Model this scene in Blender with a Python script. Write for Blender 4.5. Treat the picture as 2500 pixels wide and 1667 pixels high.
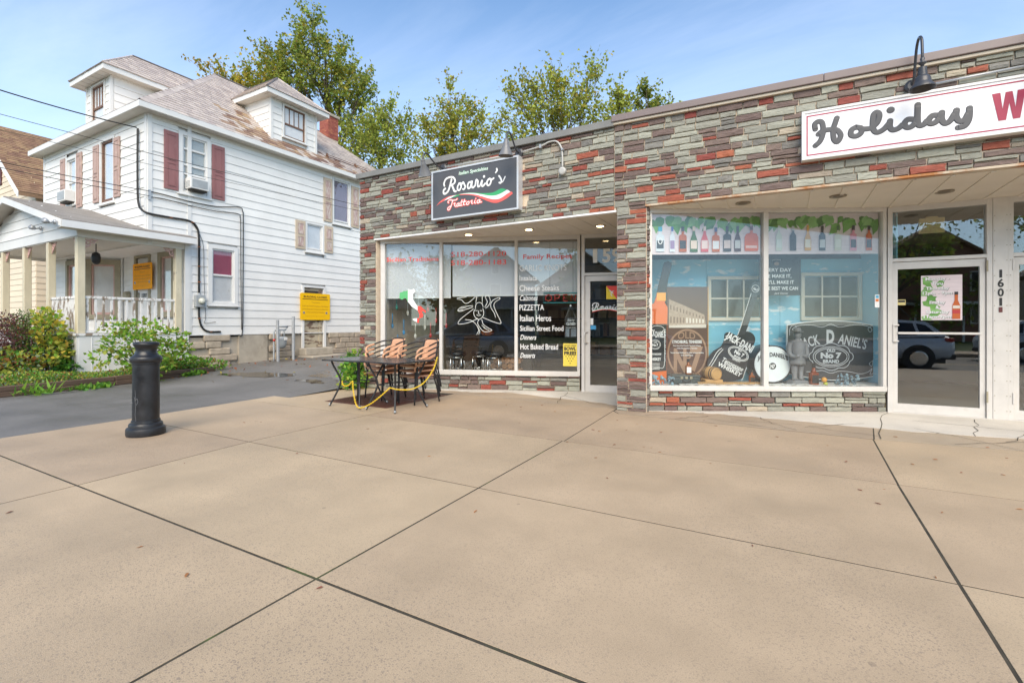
import bpy, bmesh, math, random
import numpy as np
from mathutils import Matrix, Vector
for _o in list(bpy.data.objects): bpy.data.objects.remove(_o)
SC = bpy.context.scene
COL = SC.collection
R = math.radians
# ---------------------------------------------------------------- camera
cam = bpy.data.cameras.new('camera'); cam.sensor_fit = 'HORIZONTAL'; cam.sensor_width = 36.0
cam.lens = 16.914; cam.shift_y = -0.0174; cam.clip_start = 0.05; cam.clip_end = 2000
camo = bpy.data.objects.new('camera', cam); COL.objects.link(camo)
camo.location = (0, 0, 1.28); camo.rotation_euler = (R(90), 0, R(29.5)); SC.camera = camo
# ---------------------------------------------------------------- sky, sun, exposure
SUN_EL, SUN_AZ = 42, 150            # azimuth clockwise from +Y (sun stands behind the camera)
wd = bpy.data.worlds.new('World'); SC.world = wd; wd.use_nodes = True
nt = wd.node_tree; nt.nodes.clear()
def N(t, **k):
    n = nt.nodes.new(t)
    for a, b in k.items(): setattr(n, a, b)
    return n
out = N('ShaderNodeOutputWorld'); bg = N('ShaderNodeBackground'); bg.inputs['Strength'].default_value = 0.118
sky = N('ShaderNodeTexSky', sky_type='NISHITA', sun_disc=False)
sky.sun_elevation = R(SUN_EL); sky.sun_rotation = R(SUN_AZ); sky.air_density = 1.0; sky.dust_density = 0.3; sky.ozone_density = 1.0
tc = N('ShaderNodeTexCoord'); sep = N('ShaderNodeSeparateXYZ'); nt.links.new(tc.outputs['Generated'], sep.inputs[0])
zz = N('ShaderNodeMath', operation='ADD'); zz.inputs[1].default_value = 0.18; nt.links.new(sep.outputs[2], zz.inputs[0])
zc = N('ShaderNodeMath', operation='MAXIMUM'); zc.inputs[1].default_value = 0.12; nt.links.new(zz.outputs[0], zc.inputs[0])
dv = N('ShaderNodeVectorMath', operation='DIVIDE'); cb = N('ShaderNodeCombineXYZ')
for i in range(3): nt.links.new(zc.outputs[0], cb.inputs[i])
nt.links.new(tc.outputs['Generated'], dv.inputs[0]); nt.links.new(cb.outputs[0], dv.inputs[1])
mp = N('ShaderNodeMapping'); mp.inputs['Rotation'].default_value = (0, 0, R(-22)); mp.inputs['Scale'].default_value = (0.7, 2.2, 1)
nt.links.new(dv.outputs[0], mp.inputs[0])
nz = N('ShaderNodeTexNoise'); nz.inputs['Scale'].default_value = 1.3; nz.inputs['Detail'].default_value = 9; nz.inputs['Roughness'].default_value = 0.62
nz.inputs['Distortion'].default_value = 0.5
nt.links.new(mp.outputs[0], nz.inputs['Vector'])
mr = N('ShaderNodeMapRange'); mr.inputs['From Min'].default_value = 0.44; mr.inputs['From Max'].default_value = 0.80
mr.inputs['To Min'].default_value = 0.0; mr.inputs['To Max'].default_value = 0.11
nt.links.new(nz.outputs['Fac'], mr.inputs['Value'])
hz = N('ShaderNodeMapRange'); hz.inputs['From Min'].default_value = 0.0; hz.inputs['From Max'].default_value = 0.62   # thin haze veil thickens to the horizon
hz.inputs['To Min'].default_value = 0.40; hz.inputs['To Max'].default_value = 0.0
nt.links.new(sep.outputs[2], hz.inputs['Value'])
ad = N('ShaderNodeMath', operation='ADD', use_clamp=True); nt.links.new(mr.outputs[0], ad.inputs[0]); nt.links.new(hz.outputs[0], ad.inputs[1])
mx = N('ShaderNodeMix', data_type='RGBA'); mx.inputs['B'].default_value = (8.6, 8.8, 9.2, 1)
tn = N('ShaderNodeMix', data_type='RGBA', blend_type='MULTIPLY'); tn.inputs['Factor'].default_value = 1; tn.inputs['B'].default_value = (0.76, 1.02, 1.16, 1)
nt.links.new(sky.outputs[0], tn.inputs['A'])
nt.links.new(ad.outputs[0], mx.inputs['Factor']); nt.links.new(tn.outputs['Result'], mx.inputs['A'])
nt.links.new(mx.outputs['Result'], bg.inputs['Color']); nt.links.new(bg.outputs[0], out.inputs['Surface'])
sun = bpy.data.lights.new('sun', 'SUN'); sun.energy = 2.7; sun.angle = R(48); sun.color = (1.0, 0.87, 0.69)
suno = bpy.data.objects.new('sun', sun); COL.objects.link(suno)
_d = Vector((math.sin(R(SUN_AZ))*math.cos(R(SUN_EL)), math.cos(R(SUN_AZ))*math.cos(R(SUN_EL)), math.sin(R(SUN_EL))))
suno.rotation_euler = _d.to_track_quat('Z', 'Y').to_euler(); suno.location = (0, -20, 40)
vs = SC.view_settings; vs.view_transform = 'Standard'; vs.look = 'None'; vs.gamma = 1; vs.exposure = 0.90; vs.use_curve_mapping = False
# ---------------------------------------------------------------- helpers
WM = {}
def FR_(x, y, z=0, rot=0): return Matrix.Translation((x, y, z)) @ Matrix.Rotation(R(rot), 4, 'Z')
def place(o, parent, M):
    if parent is not None:
        o.parent = parent; pm_ = WM[parent.name]
        if M is None: M = pm_
        else: o.matrix_basis = pm_.inverted() @ M
    elif M is not None: o.matrix_basis = M
    WM[o.name] = M if M is not None else Matrix.Identity(4)
def tag(o, label=None, cat=None, group=None, kind=None):
    if label: o['label'] = label
    if cat: o['category'] = cat
    if group: o['group'] = group
    if kind: o['kind'] = kind
    return o
def thing(name, label, cat, M=None, group=None):
    o = bpy.data.objects.new(name, None); o.empty_display_size = .1; COL.objects.link(o)
    place(o, None, M if M is not None else Matrix.Identity(4)); return tag(o, label, cat, group)
def mk(name, me, parent=None, M=None):
    o = bpy.data.objects.new(name, me); COL.objects.link(o); place(o, parent, M); return o
def catmull(pts, k=6):
    P = [Vector(p) for p in pts]
    if len(P) < 3: return P
    o = []
    for i in range(len(P)-1):
        a = P[i-1] if i else P[0]*2-P[1]; b, c = P[i], P[i+1]; d = P[i+2] if i+2 < len(P) else P[-1]*2-P[-2]
        for j in range(k):
            t = j/k; o.append(.5*((2*b)+(c-a)*t+(2*a-5*b+4*c-d)*t*t+(3*b-a-3*c+d)*t**3))
    o.append(P[-1]); return o
class MB:
    def __init__(s): s.v, s.f, s.m = [], [], []
    def add(s, vs, fs, m=0, M=None):
        n = len(s.v)
        s.v += [tuple(M @ Vector(v)) for v in vs] if M is not None else [tuple(v) for v in vs]
        s.f += [tuple(i+n for i in f) for f in fs]; s.m += [m]*len(fs); return s
    def box(s, x0, x1, y0, y1, z0, z1, m=0, M=None):
        return s.add([(x0,y0,z0),(x1,y0,z0),(x1,y1,z0),(x0,y1,z0),(x0,y0,z1),(x1,y0,z1),(x1,y1,z1),(x0,y1,z1)],
            [(0,1,5,4),(1,2,6,5),(2,3,7,6),(3,0,4,7),(4,5,6,7),(3,2,1,0)], m, M)
    def prism(s, poly, y0, y1, m=0, M=None):      # polygon in x,z pushed along y
        n = len(poly)
        return s.add([(x,y0,z) for x,z in poly]+[(x,y1,z) for x,z in poly],
            [tuple(range(n)), tuple(range(2*n-1,n-1,-1))]+[(i,(i+1)%n,n+(i+1)%n,n+i) for i in range(n)], m, M)
    def slab(s, poly, z0, z1, m=0, M=None):       # polygon in x,y
        n = len(poly)
        return s.add([(x,y,z0) for x,y in poly]+[(x,y,z1) for x,y in poly],
            [tuple(range(n-1,-1,-1)), tuple(range(n,2*n))]+[(i,(i+1)%n,n+(i+1)%n,n+i) for i in range(n)], m, M)
    def quad(s, a, b, c, d, m=0): return s.add([a,b,c,d], [(0,1,2,3)], m)
    def tube(s, pts, r, n=8, m=0, yf=1.0, M=None, closed=False):
        P = [Vector(p) for p in pts]; k = len(P); rr = r if isinstance(r, (list, tuple)) else [r]*k
        vs = []; up = None
        for i in range(k):
            if closed: t = P[(i+1)%k]-P[i-1]
            else: t = P[min(i+1,k-1)]-P[max(i-1,0)]
            if t.length < 1e-9: t = Vector((0,0,1))
            t.normalize()
            if up is None:
                up = Vector((0,1,0)) if abs(t.y) < .9 else Vector((1,0,0))
            u = up-t*up.dot(t)
            if u.length < 1e-6: u = t.orthogonal()
            u.normalize(); up = u; w = t.cross(u)
            for j in range(n):
                a = 2*math.pi*j/n; o = (u*math.cos(a)+w*math.sin(a))*rr[i]; o.y *= yf; vs.append(P[i]+o)
        fs = [(i*n+j, i*n+(j+1)%n, ((i+1)%k)*n+(j+1)%n, ((i+1)%k)*n+j) for i in range(k if closed else k-1) for j in range(n)]
        if not closed: fs += [tuple(range(n-1,-1,-1)), tuple(range((k-1)*n, k*n))]
        return s.add(vs, fs, m, M)
    def lathe(s, prof, n=24, m=0, M=None, c=(0,0)):
        vs = [(c[0]+r*math.cos(2*math.pi*j/n), c[1]+r*math.sin(2*math.pi*j/n), z) for r, z in prof for j in range(n)]
        k = len(prof)
        fs = [(i*n+j, i*n+(j+1)%n, (i+1)*n+(j+1)%n, (i+1)*n+j) for i in range(k-1) for j in range(n)]
        fs += [tuple(range(n-1,-1,-1)), tuple(range((k-1)*n, k*n))]
        return s.add(vs, fs, m, M)
    def ball(s, c, r, n=10, m=0, sx=1, sy=1, sz=1):
        k = max(4, n//2); pr = [(math.sin(math.pi*i/k), -math.cos(math.pi*i/k)) for i in range(k+1)]
        vs = [(c[0]+r*sx*a*math.cos(2*math.pi*j/n), c[1]+r*sy*a*math.sin(2*math.pi*j/n), c[2]+r*sz*b) for a, b in pr for j in range(n)]
        fs = [(i*n+j, i*n+(j+1)%n, (i+1)*n+(j+1)%n, (i+1)*n+j) for i in range(k) for j in range(n)]
        return s.add(vs, fs, m)
    def mesh(s, name, mats, smooth=False, fix=True):
        me = bpy.data.meshes.new(name); me.from_pydata(s.v, [], s.f)
        for m in (mats if isinstance(mats, (list, tuple)) else [mats]): me.materials.append(m)
        if any(s.m): me.polygons.foreach_set('material_index', s.m)
        if fix and len(s.f) < 20000:
            b = bmesh.new(); b.from_mesh(me); bmesh.ops.recalc_face_normals(b, faces=b.faces); b.to_mesh(me); b.free()
        if smooth: me.polygons.foreach_set('use_smooth', [True]*len(me.polygons)); 
        me.update(); return me
    def build(s, name, mats, parent=None, M=None, smooth=False, bevel=0, fix=True, auto=None):
        o = mk(name, s.mesh(name, mats, smooth or auto is not None, fix), parent, M)
        if bevel:
            b = o.modifiers.new('bevel', 'BEVEL'); b.width = bevel; b.segments = 2; b.limit_method = 'ANGLE'; b.angle_limit = R(40)
        if auto is not None: sharp(o.data, auto)
        return o
def sharp(me, deg):
    me.set_sharp_from_angle(angle=R(deg))
def bx(name, mat, parent, x0, x1, y0, y1, z0, z1, M=None, bevel=0):
    return MB().box(x0,x1,y0,y1,z0,z1).build(name, mat, parent, M, bevel=bevel)
# ---------------------------------------------------------------- materials
MATS = {}
def pm(name, col, rough=.6, var=.12, scale=4.0, bump=0.0, bscale=60.0, metal=0.0, spec=.5, island=0.0, objr=0.0,
       col2=None, c2=(.5,.62), c2scale=None, stretch=(1,1,1), rvar=0.0, detail=6, sss=0, bstretch=None, trans=0):
    m = bpy.data.materials.new(name); m.use_nodes = True; t = m.node_tree; b = t.nodes['Principled BSDF']
    L = t.links.new; A = t.nodes.new
    g = A('ShaderNodeNewGeometry'); mp = A('ShaderNodeMapping'); mp.inputs['Scale'].default_value = stretch; L(g.outputs['Position'], mp.inputs[0])
    n = A('ShaderNodeTexNoise'); n.inputs['Scale'].default_value = scale; n.inputs['Detail'].default_value = detail; n.inputs['Roughness'].default_value = .6; L(mp.outputs[0], n.inputs['Vector'])
    r = A('ShaderNodeMapRange'); r.inputs['From Min'].default_value = .3; r.inputs['From Max'].default_value = .7
    r.inputs['To Min'].default_value = 1-var; r.inputs['To Max'].default_value = 1+var; L(n.outputs['Fac'], r.inputs['Value'])
    cur = None
    if col2 is not None:
        n2 = A('ShaderNodeTexNoise'); n2.inputs['Scale'].default_value = c2scale or scale*.6; n2.inputs['Detail'].default_value = 8; n2.inputs['Roughness'].default_value = .65
        L(mp.outputs[0], n2.inputs['Vector'])
        q = A('ShaderNodeMapRange'); q.inputs['From Min'].default_value = c2[0]; q.inputs['From Max'].default_value = c2[1]; L(n2.outputs['Fac'], q.inputs['Value'])
        x = A('ShaderNodeMix'); x.data_type = 'RGBA'; x.inputs['A'].default_value = (*col, 1); x.inputs['B'].default_value = (*col2, 1)
        L(q.outputs[0], x.inputs['Factor']); cur = x.outputs['Result']
    h = A('ShaderNodeHueSaturation')
    if cur is None: h.inputs['Color'].default_value = (*col, 1)
    else: L(cur, h.inputs['Color'])
    val = r.outputs[0]
    for amt, kind in ((island, 'i'), (objr, 'o')):
        if amt:
            src = g.outputs['Random Per Island'] if kind == 'i' else A('ShaderNodeObjectInfo').outputs['Random']
            q = A('ShaderNodeMapRange'); q.inputs['To Min'].default_value = 1-amt; q.inputs['To Max'].default_value = 1+amt; L(src, q.inputs['Value'])
            mu = A('ShaderNodeMath'); mu.operation = 'MULTIPLY'; L(val, mu.inputs[0]); L(q.outputs[0], mu.inputs[1]); val = mu.outputs[0]
            hq = A('ShaderNodeMapRange'); hq.inputs['To Min'].default_value = .5-amt*.05; hq.inputs['To Max'].default_value = .5+amt*.05; L(src, hq.inputs['Value']); L(hq.outputs[0], h.inputs['Hue'])
    L(val, h.inputs['Value']); L(h.outputs[0], b.inputs['Base Color'])
    b.inputs['Roughness'].default_value = rough; b.inputs['Metallic'].default_value = metal; b.inputs['Specular IOR Level'].default_value = spec
    if rvar:
        q = A('ShaderNodeMapRange'); q.inputs['From Min'].default_value = .3; q.inputs['From Max'].default_value = .7
        q.inputs['To Min'].default_value = max(.03, rough-rvar); q.inputs['To Max'].default_value = min(1, rough+rvar); L(n.outputs['Fac'], q.inputs['Value']); L(q.outputs[0], b.inputs['Roughness'])
    if bump:
        mb = A('ShaderNodeMapping'); mb.inputs['Scale'].default_value = bstretch or stretch; L(g.outputs['Position'], mb.inputs[0])
        n3 = A('ShaderNodeTexNoise'); n3.inputs['Scale'].default_value = bscale; n3.inputs['Detail'].default_value = 5; L(mb.outputs[0], n3.inputs['Vector'])
        bp = A('ShaderNodeBump'); bp.inputs['Strength'].default_value = min(1, bump); bp.inputs['Distance'].default_value = .01*max(1, bump); L(n3.outputs['Fac'], bp.inputs['Height']); L(bp.outputs[0], b.inputs['Normal'])
    if trans:
        tr = A('ShaderNodeBsdfTranslucent'); L(h.outputs[0], tr.inputs['Color']); ms = A('ShaderNodeMixShader'); ms.inputs[0].default_value = trans
        L(b.outputs[0], ms.inputs[1]); L(tr.outputs[0], ms.inputs[2]); L(ms.outputs[0], t.nodes['Material Output'].inputs['Surface'])
    MATS[name] = m; return m
def flat(name, col, rough=.5, metal=0, spec=.5): return pm(name, col, rough, var=.04, scale=9, metal=metal, spec=spec)
def glass(name, tint=(.95,.97,.97), f0=.045):
    m = bpy.data.materials.new(name); m.use_nodes = True; t = m.node_tree; t.nodes.clear(); A = t.nodes.new; L = t.links.new
    o = A('ShaderNodeOutputMaterial'); ms = A('ShaderNodeMixShader'); tr = A('ShaderNodeBsdfTransparent'); gl = A('ShaderNodeBsdfGlossy')
    tr.inputs[0].default_value = (*tint, 1); gl.inputs['Roughness'].default_value = .005; gl.inputs['Color'].default_value = (1,1,1,1)
    lw = A('ShaderNodeLayerWeight'); lw.inputs['Blend'].default_value = .5
    p = A('ShaderNodeMath'); p.operation = 'POWER'; p.inputs[1].default_value = 4.0; L(lw.outputs['Facing'], p.inputs[0])
    q = A('ShaderNodeMath'); q.operation = 'MULTIPLY_ADD'; q.inputs[1].default_value = 1-f0; q.inputs[2].default_value = f0; L(p.outputs[0], q.inputs[0])
    L(q.outputs[0], ms.inputs[0]); L(tr.outputs[0], ms.inputs[1]); L(gl.outputs[0], ms.inputs[2]); L(ms.outputs[0], o.inputs['Surface'])
    return m
def emis(name, col, s):
    m = bpy.data.materials.new(name); m.use_nodes = True; b = m.node_tree.nodes['Principled BSDF']
    b.inputs['Base Color'].default_value = (*col, 1); b.inputs['Emission Color'].default_value = (*col, 1); b.inputs['Emission Strength'].default_value = s; return m
def concrete(name, col, speck=.5, rough=.62, blot=.14, grain=175, moss=0):
    m = pm(name, col, rough, var=blot, scale=1.1, bump=.25, bscale=220, rvar=.14, detail=9, objr=.08, col2=tuple(c*.84 for c in col), c2=(.46,.70), c2scale=.5)
    t = m.node_tree; A = t.nodes.new; L = t.links.new; b = t.nodes['Principled BSDF']; src = b.inputs['Base Color'].links[0].from_socket
    g = A('ShaderNodeNewGeometry'); v = A('ShaderNodeTexVoronoi'); v.inputs['Scale'].default_value = grain; L(g.outputs['Position'], v.inputs['Vector'])
    n = A('ShaderNodeTexNoise'); n.inputs['Scale'].default_value = grain*1.3; n.inputs['Detail'].default_value = 3; L(g.outputs['Position'], n.inputs['Vector'])
    c = A('ShaderNodeSeparateColor'); L(v.outputs['Color'], c.inputs[0])
    r1 = A('ShaderNodeMapRange'); r1.inputs['From Min'].default_value = .80; r1.inputs['From Max'].default_value = .92; r1.inputs['To Max'].default_value = speck; L(c.outputs[0], r1.inputs['Value'])
    ng = A('ShaderNodeTexNoise'); ng.inputs['Scale'].default_value = .55; ng.inputs['Detail'].default_value = 4; L(g.outputs['Position'], ng.inputs['Vector'])
    rg = A('ShaderNodeMapRange'); rg.inputs['From Min'].default_value = .38; rg.inputs['From Max'].default_value = .62; rg.inputs['To Min'].default_value = .25; L(ng.outputs['Fac'], rg.inputs['Value'])
    mm = A('ShaderNodeMath'); mm.operation = 'MULTIPLY'; L(r1.outputs[0], mm.inputs[0]); L(rg.outputs[0], mm.inputs[1])
    x = A('ShaderNodeMix'); x.data_type = 'RGBA'; x.inputs['B'].default_value = (col[0]*.42, col[1]*.45, col[2]*.55, 1); L(mm.outputs[0], x.inputs['Factor']); L(src, x.inputs['A'])
    r2 = A('ShaderNodeMapRange'); r2.inputs['From Min'].default_value = .25; r2.inputs['From Max'].default_value = .75; r2.inputs['To Min'].default_value = .82; r2.inputs['To Max'].default_value = 1.18; L(n.outputs['Fac'], r2.inputs['Value'])
    # scattered old gum spots and pits
    vg = A('ShaderNodeTexVoronoi'); vg.inputs['Scale'].default_value = 2.6; L(g.outputs['Position'], vg.inputs['Vector'])
    cg = A('ShaderNodeSeparateColor'); L(vg.outputs['Color'], cg.inputs[0])
    rr = A('ShaderNodeMapRange'); rr.inputs['From Min'].default_value = .55; rr.inputs['From Max'].default_value = 1.0; rr.inputs['To Max'].default_value = .075; L(cg.outputs[1], rr.inputs['Value'])
    lt = A('ShaderNodeMath'); lt.operation = 'LESS_THAN'; L(vg.outputs['Distance'], lt.inputs[0]); L(rr.outputs[0], lt.inputs[1])
    ml = A('ShaderNodeMath'); ml.operation = 'MULTIPLY'; ml.inputs[1].default_value = .38; L(lt.outputs[0], ml.inputs[0])
    xg = A('ShaderNodeMix'); xg.data_type = 'RGBA'; xg.inputs['B'].default_value = (col[0]*.35, col[1]*.36, col[2]*.4, 1); L(ml.outputs[0], xg.inputs['Factor']); L(x.outputs['Result'], xg.inputs['A'])
    h = A('ShaderNodeHueSaturation'); L(xg.outputs['Result'], h.inputs['Color']); L(r2.outputs[0], h.inputs['Value']); L(h.outputs[0], b.inputs['Base Color'])
    return m
M_CONC = concrete('concrete_walk', (.445,.335,.22), .6, .6, .13)
M_DRY = concrete('concrete_dry', (.54,.50,.44), .25, .8, .12)
M_WET = concrete('concrete_damp', (.40,.31,.215), .5, .5, .15)
M_JOINT = pm('joint_dirt', (.050,.042,.028), .95, var=.5, scale=8, col2=(.055,.075,.02), c2=(.56,.66), c2scale=2)
M_ASPH = pm('asphalt', (.150,.140,.128), .55, var=.3, scale=.8, bump=.6, bscale=160, rvar=.2, col2=(.21,.203,.196), c2scale=90, c2=(.55,.65))
M_ROAD = pm('road', (.06,.06,.06), .6, var=.2, scale=.8, bump=.3, bscale=150)
M_GRASS = pm('lawn', (.07,.11,.03), .9, var=.4, scale=2)
M_SOIL = pm('soil', (.085,.055,.035), .95, var=.4, scale=7, bump=.8, bscale=40)
M_SIDE = pm('white_siding', (.765,.75,.715), .5, var=.05, scale=1.6, objr=.025, col2=(.70,.68,.63), c2=(.60,.85), c2scale=1.1, stretch=(1,1,.6))
M_WHITE = pm('white_paint', (.70,.69,.665), .45, var=.04, scale=3)
M_TRIM = pm('old_white_paint', (.78,.765,.74), .5, var=.07, scale=4, col2=(.55,.51,.45), c2=(.62,.8), c2scale=6)
M_PEEL = pm('peeling_paint', (.74,.72,.69), .7, var=.1, scale=9, col2=(.26,.20,.15), c2=(.52,.58), c2scale=9, stretch=(1,1,.35), bump=.4, bscale=30)
M_CREAMP = pm('cream_post_paint', (.60,.53,.38), .6, var=.1, scale=5, col2=(.30,.25,.2), c2=(.64,.68), c2scale=5, stretch=(1,1,.4))
M_TAN = pm('tan_trim', (.33,.29,.20), .6, var=.12, scale=5)
M_PINK = pm('pink_trim', (.60,.38,.33), .6, var=.1, scale=6)
M_SHUT = pm('mauve_shutter', (.27,.115,.11), .55, var=.1, scale=6, col2=(.36,.20,.19), c2=(.6,.8), c2scale=10, stretch=(1,1,.3))
M_SHUT2 = pm('faded_shutter', (.52,.42,.31), .7, var=.1, scale=6, stretch=(1,1,.4))
M_SHUT3 = pm('faded_shutter_panel', (.45,.30,.27), .7, var=.15, scale=9, col2=(.58,.50,.44), c2=(.48,.56), c2scale=22, stretch=(1,1,.25))
M_SLATE = pm('pale_slate', (.50,.425,.375), .42, var=.14, scale=6, island=.16, bump=.2, bscale=50, spec=.5)
M_SLATEB = pm('brown_slate', (.31,.20,.135), .5, var=.25, scale=8, island=.4, bump=.3, bscale=50)
M_LEAD = pm('dark_ridge', (.13,.11,.10), .5, var=.2, scale=5)
M_PORCHROOF = pm('asphalt_roofing', (.23,.205,.18), .85, var=.18, scale=3, bump=.5, bscale=120, col2=(.27,.25,.225), c2=(.45,.6), c2scale=40)
M_NROOF = pm('brown_shingle', (.26,.155,.09), .8, var=.25, scale=5, island=.25, bump=.3, bscale=60)
M_NWALL = pm('cream_siding', (.72,.60,.45), .6, var=.05, scale=2, objr=.03)
M_FOUND = pm('foundation_block', (.40,.33,.25), .85, var=.2, scale=5, objr=.12, bump=1.6, bscale=9, col2=(.10,.085,.07), c2=(.56,.74), c2scale=1.6)
M_FCONC = pm('foundation_render', (.40,.35,.28), .85, var=.15, scale=3, bump=.3, bscale=60, col2=(.20,.17,.13), c2=(.55,.8), c2scale=2)
M_BRICK = pm('chimney_brick', (.33,.10,.065), .8, var=.2, scale=12, objr=.2)
M_MORTAR = pm('stone_mortar', (.58,.475,.36), .85, var=.14, scale=9, bump=.5, bscale=90)
_st = dict(rough=.72, scale=11, stretch=(1,1,3.2), bump=1.3, bscale=24, bstretch=(.7,.7,3.0), island=.16, objr=.2)
M_STONES = [pm('stone_sage', (.292,.288,.236), var=.16, col2=(.30,.285,.215), c2=(.62,.8), c2scale=5, **_st),
            pm('stone_plum', (.152,.105,.090), var=.20, **_st),
            pm('stone_grey', (.19,.18,.16), var=.20, **_st),
            pm('stone_red', (.28,.072,.042), var=.22, col2=(.25,.055,.035), c2=(.55,.7), c2scale=9, **_st),
            pm('stone_tan', (.37,.31,.235), var=.14, col2=(.26,.22,.16), c2=(.55,.75), c2scale=6, **_st)]
M_COPB = pm('brown_coping', (.20,.155,.145), .45, var=.08, scale=2)
M_COPG = pm('grey_coping', (.20,.195,.18), .5, var=.12, scale=3, col2=(.24,.13,.07), c2=(.70,.78), c2scale=2.2)
M_COPT = pm('tan_coping_trim', (.50,.43,.33), .5, var=.1, scale=3)
M_RUST = pm('rusty_lintel', (.52,.43,.32), .7, var=.15, scale=4, col2=(.38,.15,.04), c2=(.46,.6), c2scale=3, stretch=(1,1,.4))
M_SOFF = pm('soffit_panel', (.66,.59,.49), .55, var=.06, scale=2)
M_SOFFH = pm('house_soffit', (.66,.62,.55), .55, var=.05, scale=2)
M_SOFFG = pm('soffit_gap', (.20,.17,.14), .9, var=.1)
M_ALU = pm('aluminium_frame', (.62,.59,.55), .42, var=.07, scale=5, metal=.15, col2=(.46,.42,.37), c2=(.62,.8), c2scale=5)
M_GLASS = glass('window_glass', f0=.045)
M_GLASSR = glass('restaurant_glass', f0=.07)
M_GLASS2 = glass('door_glass', (.9,.92,.92), .10)
M_GLASSP = glass('porch_glass', (.93,.93,.93), .012)
M_GLASSD = glass('old_house_glass', (.93,.94,.95), .06)
M_BLACK = pm('black_metal', (.018,.018,.02), .42, var=.2, scale=8)
M_BOLL = pm('bollard_paint', (.014,.015,.018), .42, var=.4, scale=7, rvar=.14, bump=.05, bscale=80)
M_BLKW = pm('black_cable', (.015,.015,.015), .6, var=.1)
M_GALV = pm('galvanised', (.42,.43,.44), .45, var=.12, scale=9, metal=.5)
M_GREYP = pm('grey_enamel', (.33,.35,.36), .5, var=.1, scale=6)
M_CHROME = flat('chrome', (.7,.7,.7), .12, 1.0)
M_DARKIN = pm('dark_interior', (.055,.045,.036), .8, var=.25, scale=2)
M_WOODIN = pm('interior_panelling', (.50,.40,.25), .6, var=.2, scale=3, stretch=(1,1,6))
M_FLOORIN = pm('interior_floor', (.42,.34,.23), .35, var=.1, scale=4)
M_SHADE = pm('roller_shade', (.62,.62,.64), .8, var=.03, scale=2)
M_RUSTPL = pm('rusty_plate', (.115,.045,.032), .45, var=.25, scale=5, rvar=.15)
M_TIMBER = pm('old_timber', (.115,.072,.048), .8, var=.3, scale=7, stretch=(1,.12,1), bump=.7, bscale=30, bstretch=(1,.08,1))
M_YELLOW = pm('closure_sign_yellow', (.88,.50,.006), .55, var=.02, spec=.2)
M_ORANGE = pm('closure_sign_orange', (.95,.38,.008), .6, var=.05, spec=.2)
M_BARK = pm('bark', (.085,.065,.05), .9, var=.3, scale=9, stretch=(1,1,.2), bump=.8, bscale=30)
INK = flat('black_ink', (.02,.02,.02)); INKW = flat('white_ink', (.82,.82,.80)); INKB = flat('brown_ink', (.05,.015,.006)); INKR = flat('red_ink', (.82,.07,.05))
INKBR = flat('faint_brown_ink', (.42,.22,.01)); INKG = flat('green_ink', (.10,.42,.16))
# ---------------------------------------------------------------- lettering helpers
_TXT = {}
def text_verts(s, bold=0.0, sp=1.0):
    k = (s, bold, sp)
    if k not in _TXT:
        c = bpy.data.curves.new('lettering', 'FONT'); c.body = s; c.size = 1; c.offset = bold; c.space_character = sp; c.resolution_u = 3
        o = bpy.data.objects.new('lettering', c); me = o.to_mesh()
        V = np.array([v.co[:2] for v in me.vertices]) if len(me.vertices) else np.zeros((0, 2)); F = [tuple(p.vertices) for p in me.polygons]
        o.to_mesh_clear(); bpy.data.objects.remove(o); bpy.data.curves.remove(c); _TXT[k] = (V, F)
    return _TXT[k]
def text(s, x, z, h, mat, parent, M=None, w=None, y=-.003, bold=0.0, sp=1.0, shear=0.0, align='L', name='lettering', arc=0.0, rot=0.0, mb=None, m=0):
    V, F = text_verts(s, bold, sp); k = h/.73; P = V.copy()
    if not len(P): return
    P[:,0] -= P[:,0].min(); P *= k
    if w: P[:,0] *= w/max(1e-6, P[:,0].max())
    W = P[:,0].max(); P[:,0] += shear*P[:,1]
    if align == 'C': P[:,0] -= W/2
    if align == 'R': P[:,0] -= W
    if arc:                                        # bend upward along a parabola (arc = rise in the middle)
        P[:,1] += arc*(1-(P[:,0]/(W/2))**2)
    if rot:
        c_, s_ = math.cos(R(rot)), math.sin(R(rot)); P = P @ np.array([[c_, s_], [-s_, c_]])
    b = mb or MB(); b.add([(x+p[0], y, z+p[1]) for p in P], F, m)
    if mb is None: return b.build(name, mat, parent, M, fix=False)
def strokes(lst, r, mat, parent, M=None, y=-.003, name='lettering', yf=.12, dx=0, dz=0, sc=1.0, k=6, n=8):
    b = MB()
    for i, ln in enumerate(lst):
        rr = r
        if isinstance(ln, tuple) and isinstance(ln[0], (int, float)) and len(ln) == 2 and isinstance(ln[1], list): rr, ln = ln
        P = catmull([(dx+p[0]*sc, y, dz+p[1]*sc) for p in ln], k)
        if len(ln) == 1: b.ball((dx+ln[0][0]*sc, y, dz+ln[0][1]*sc), rr*sc, 12, sy=yf); continue
        b.tube(P, rr*sc, n, yf=yf)
        for e in (P[0], P[-1]): b.ball(e, rr*sc*.99, 10, sy=yf)
    return b.build(name, mat, parent, M, smooth=True, fix=False)
def disc(b, x, z, r, y, m=0, n=28, rz=None, a0=0, a1=360):
    rz = rz or r
    b.add([(x+r*math.cos(2*math.pi*i/n), y, z+rz*math.sin(2*math.pi*i/n)) for i in range(n)], [tuple(range(n))], m)
def ring(b, x, z, r, w, y, m=0, n=36, rz=None):
    rz = rz or r
    vs = []
    for i in range(n):
        c, s = math.cos(2*math.pi*i/n), math.sin(2*math.pi*i/n); vs += [(x+r*c, y, z+rz*s), (x+(r-w)*c, y, z+(rz-w)*s)]
    b.add(vs, [(2*i, 2*((i+1)%n), 2*((i+1)%n)+1, 2*i+1) for i in range(n)], m)
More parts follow.
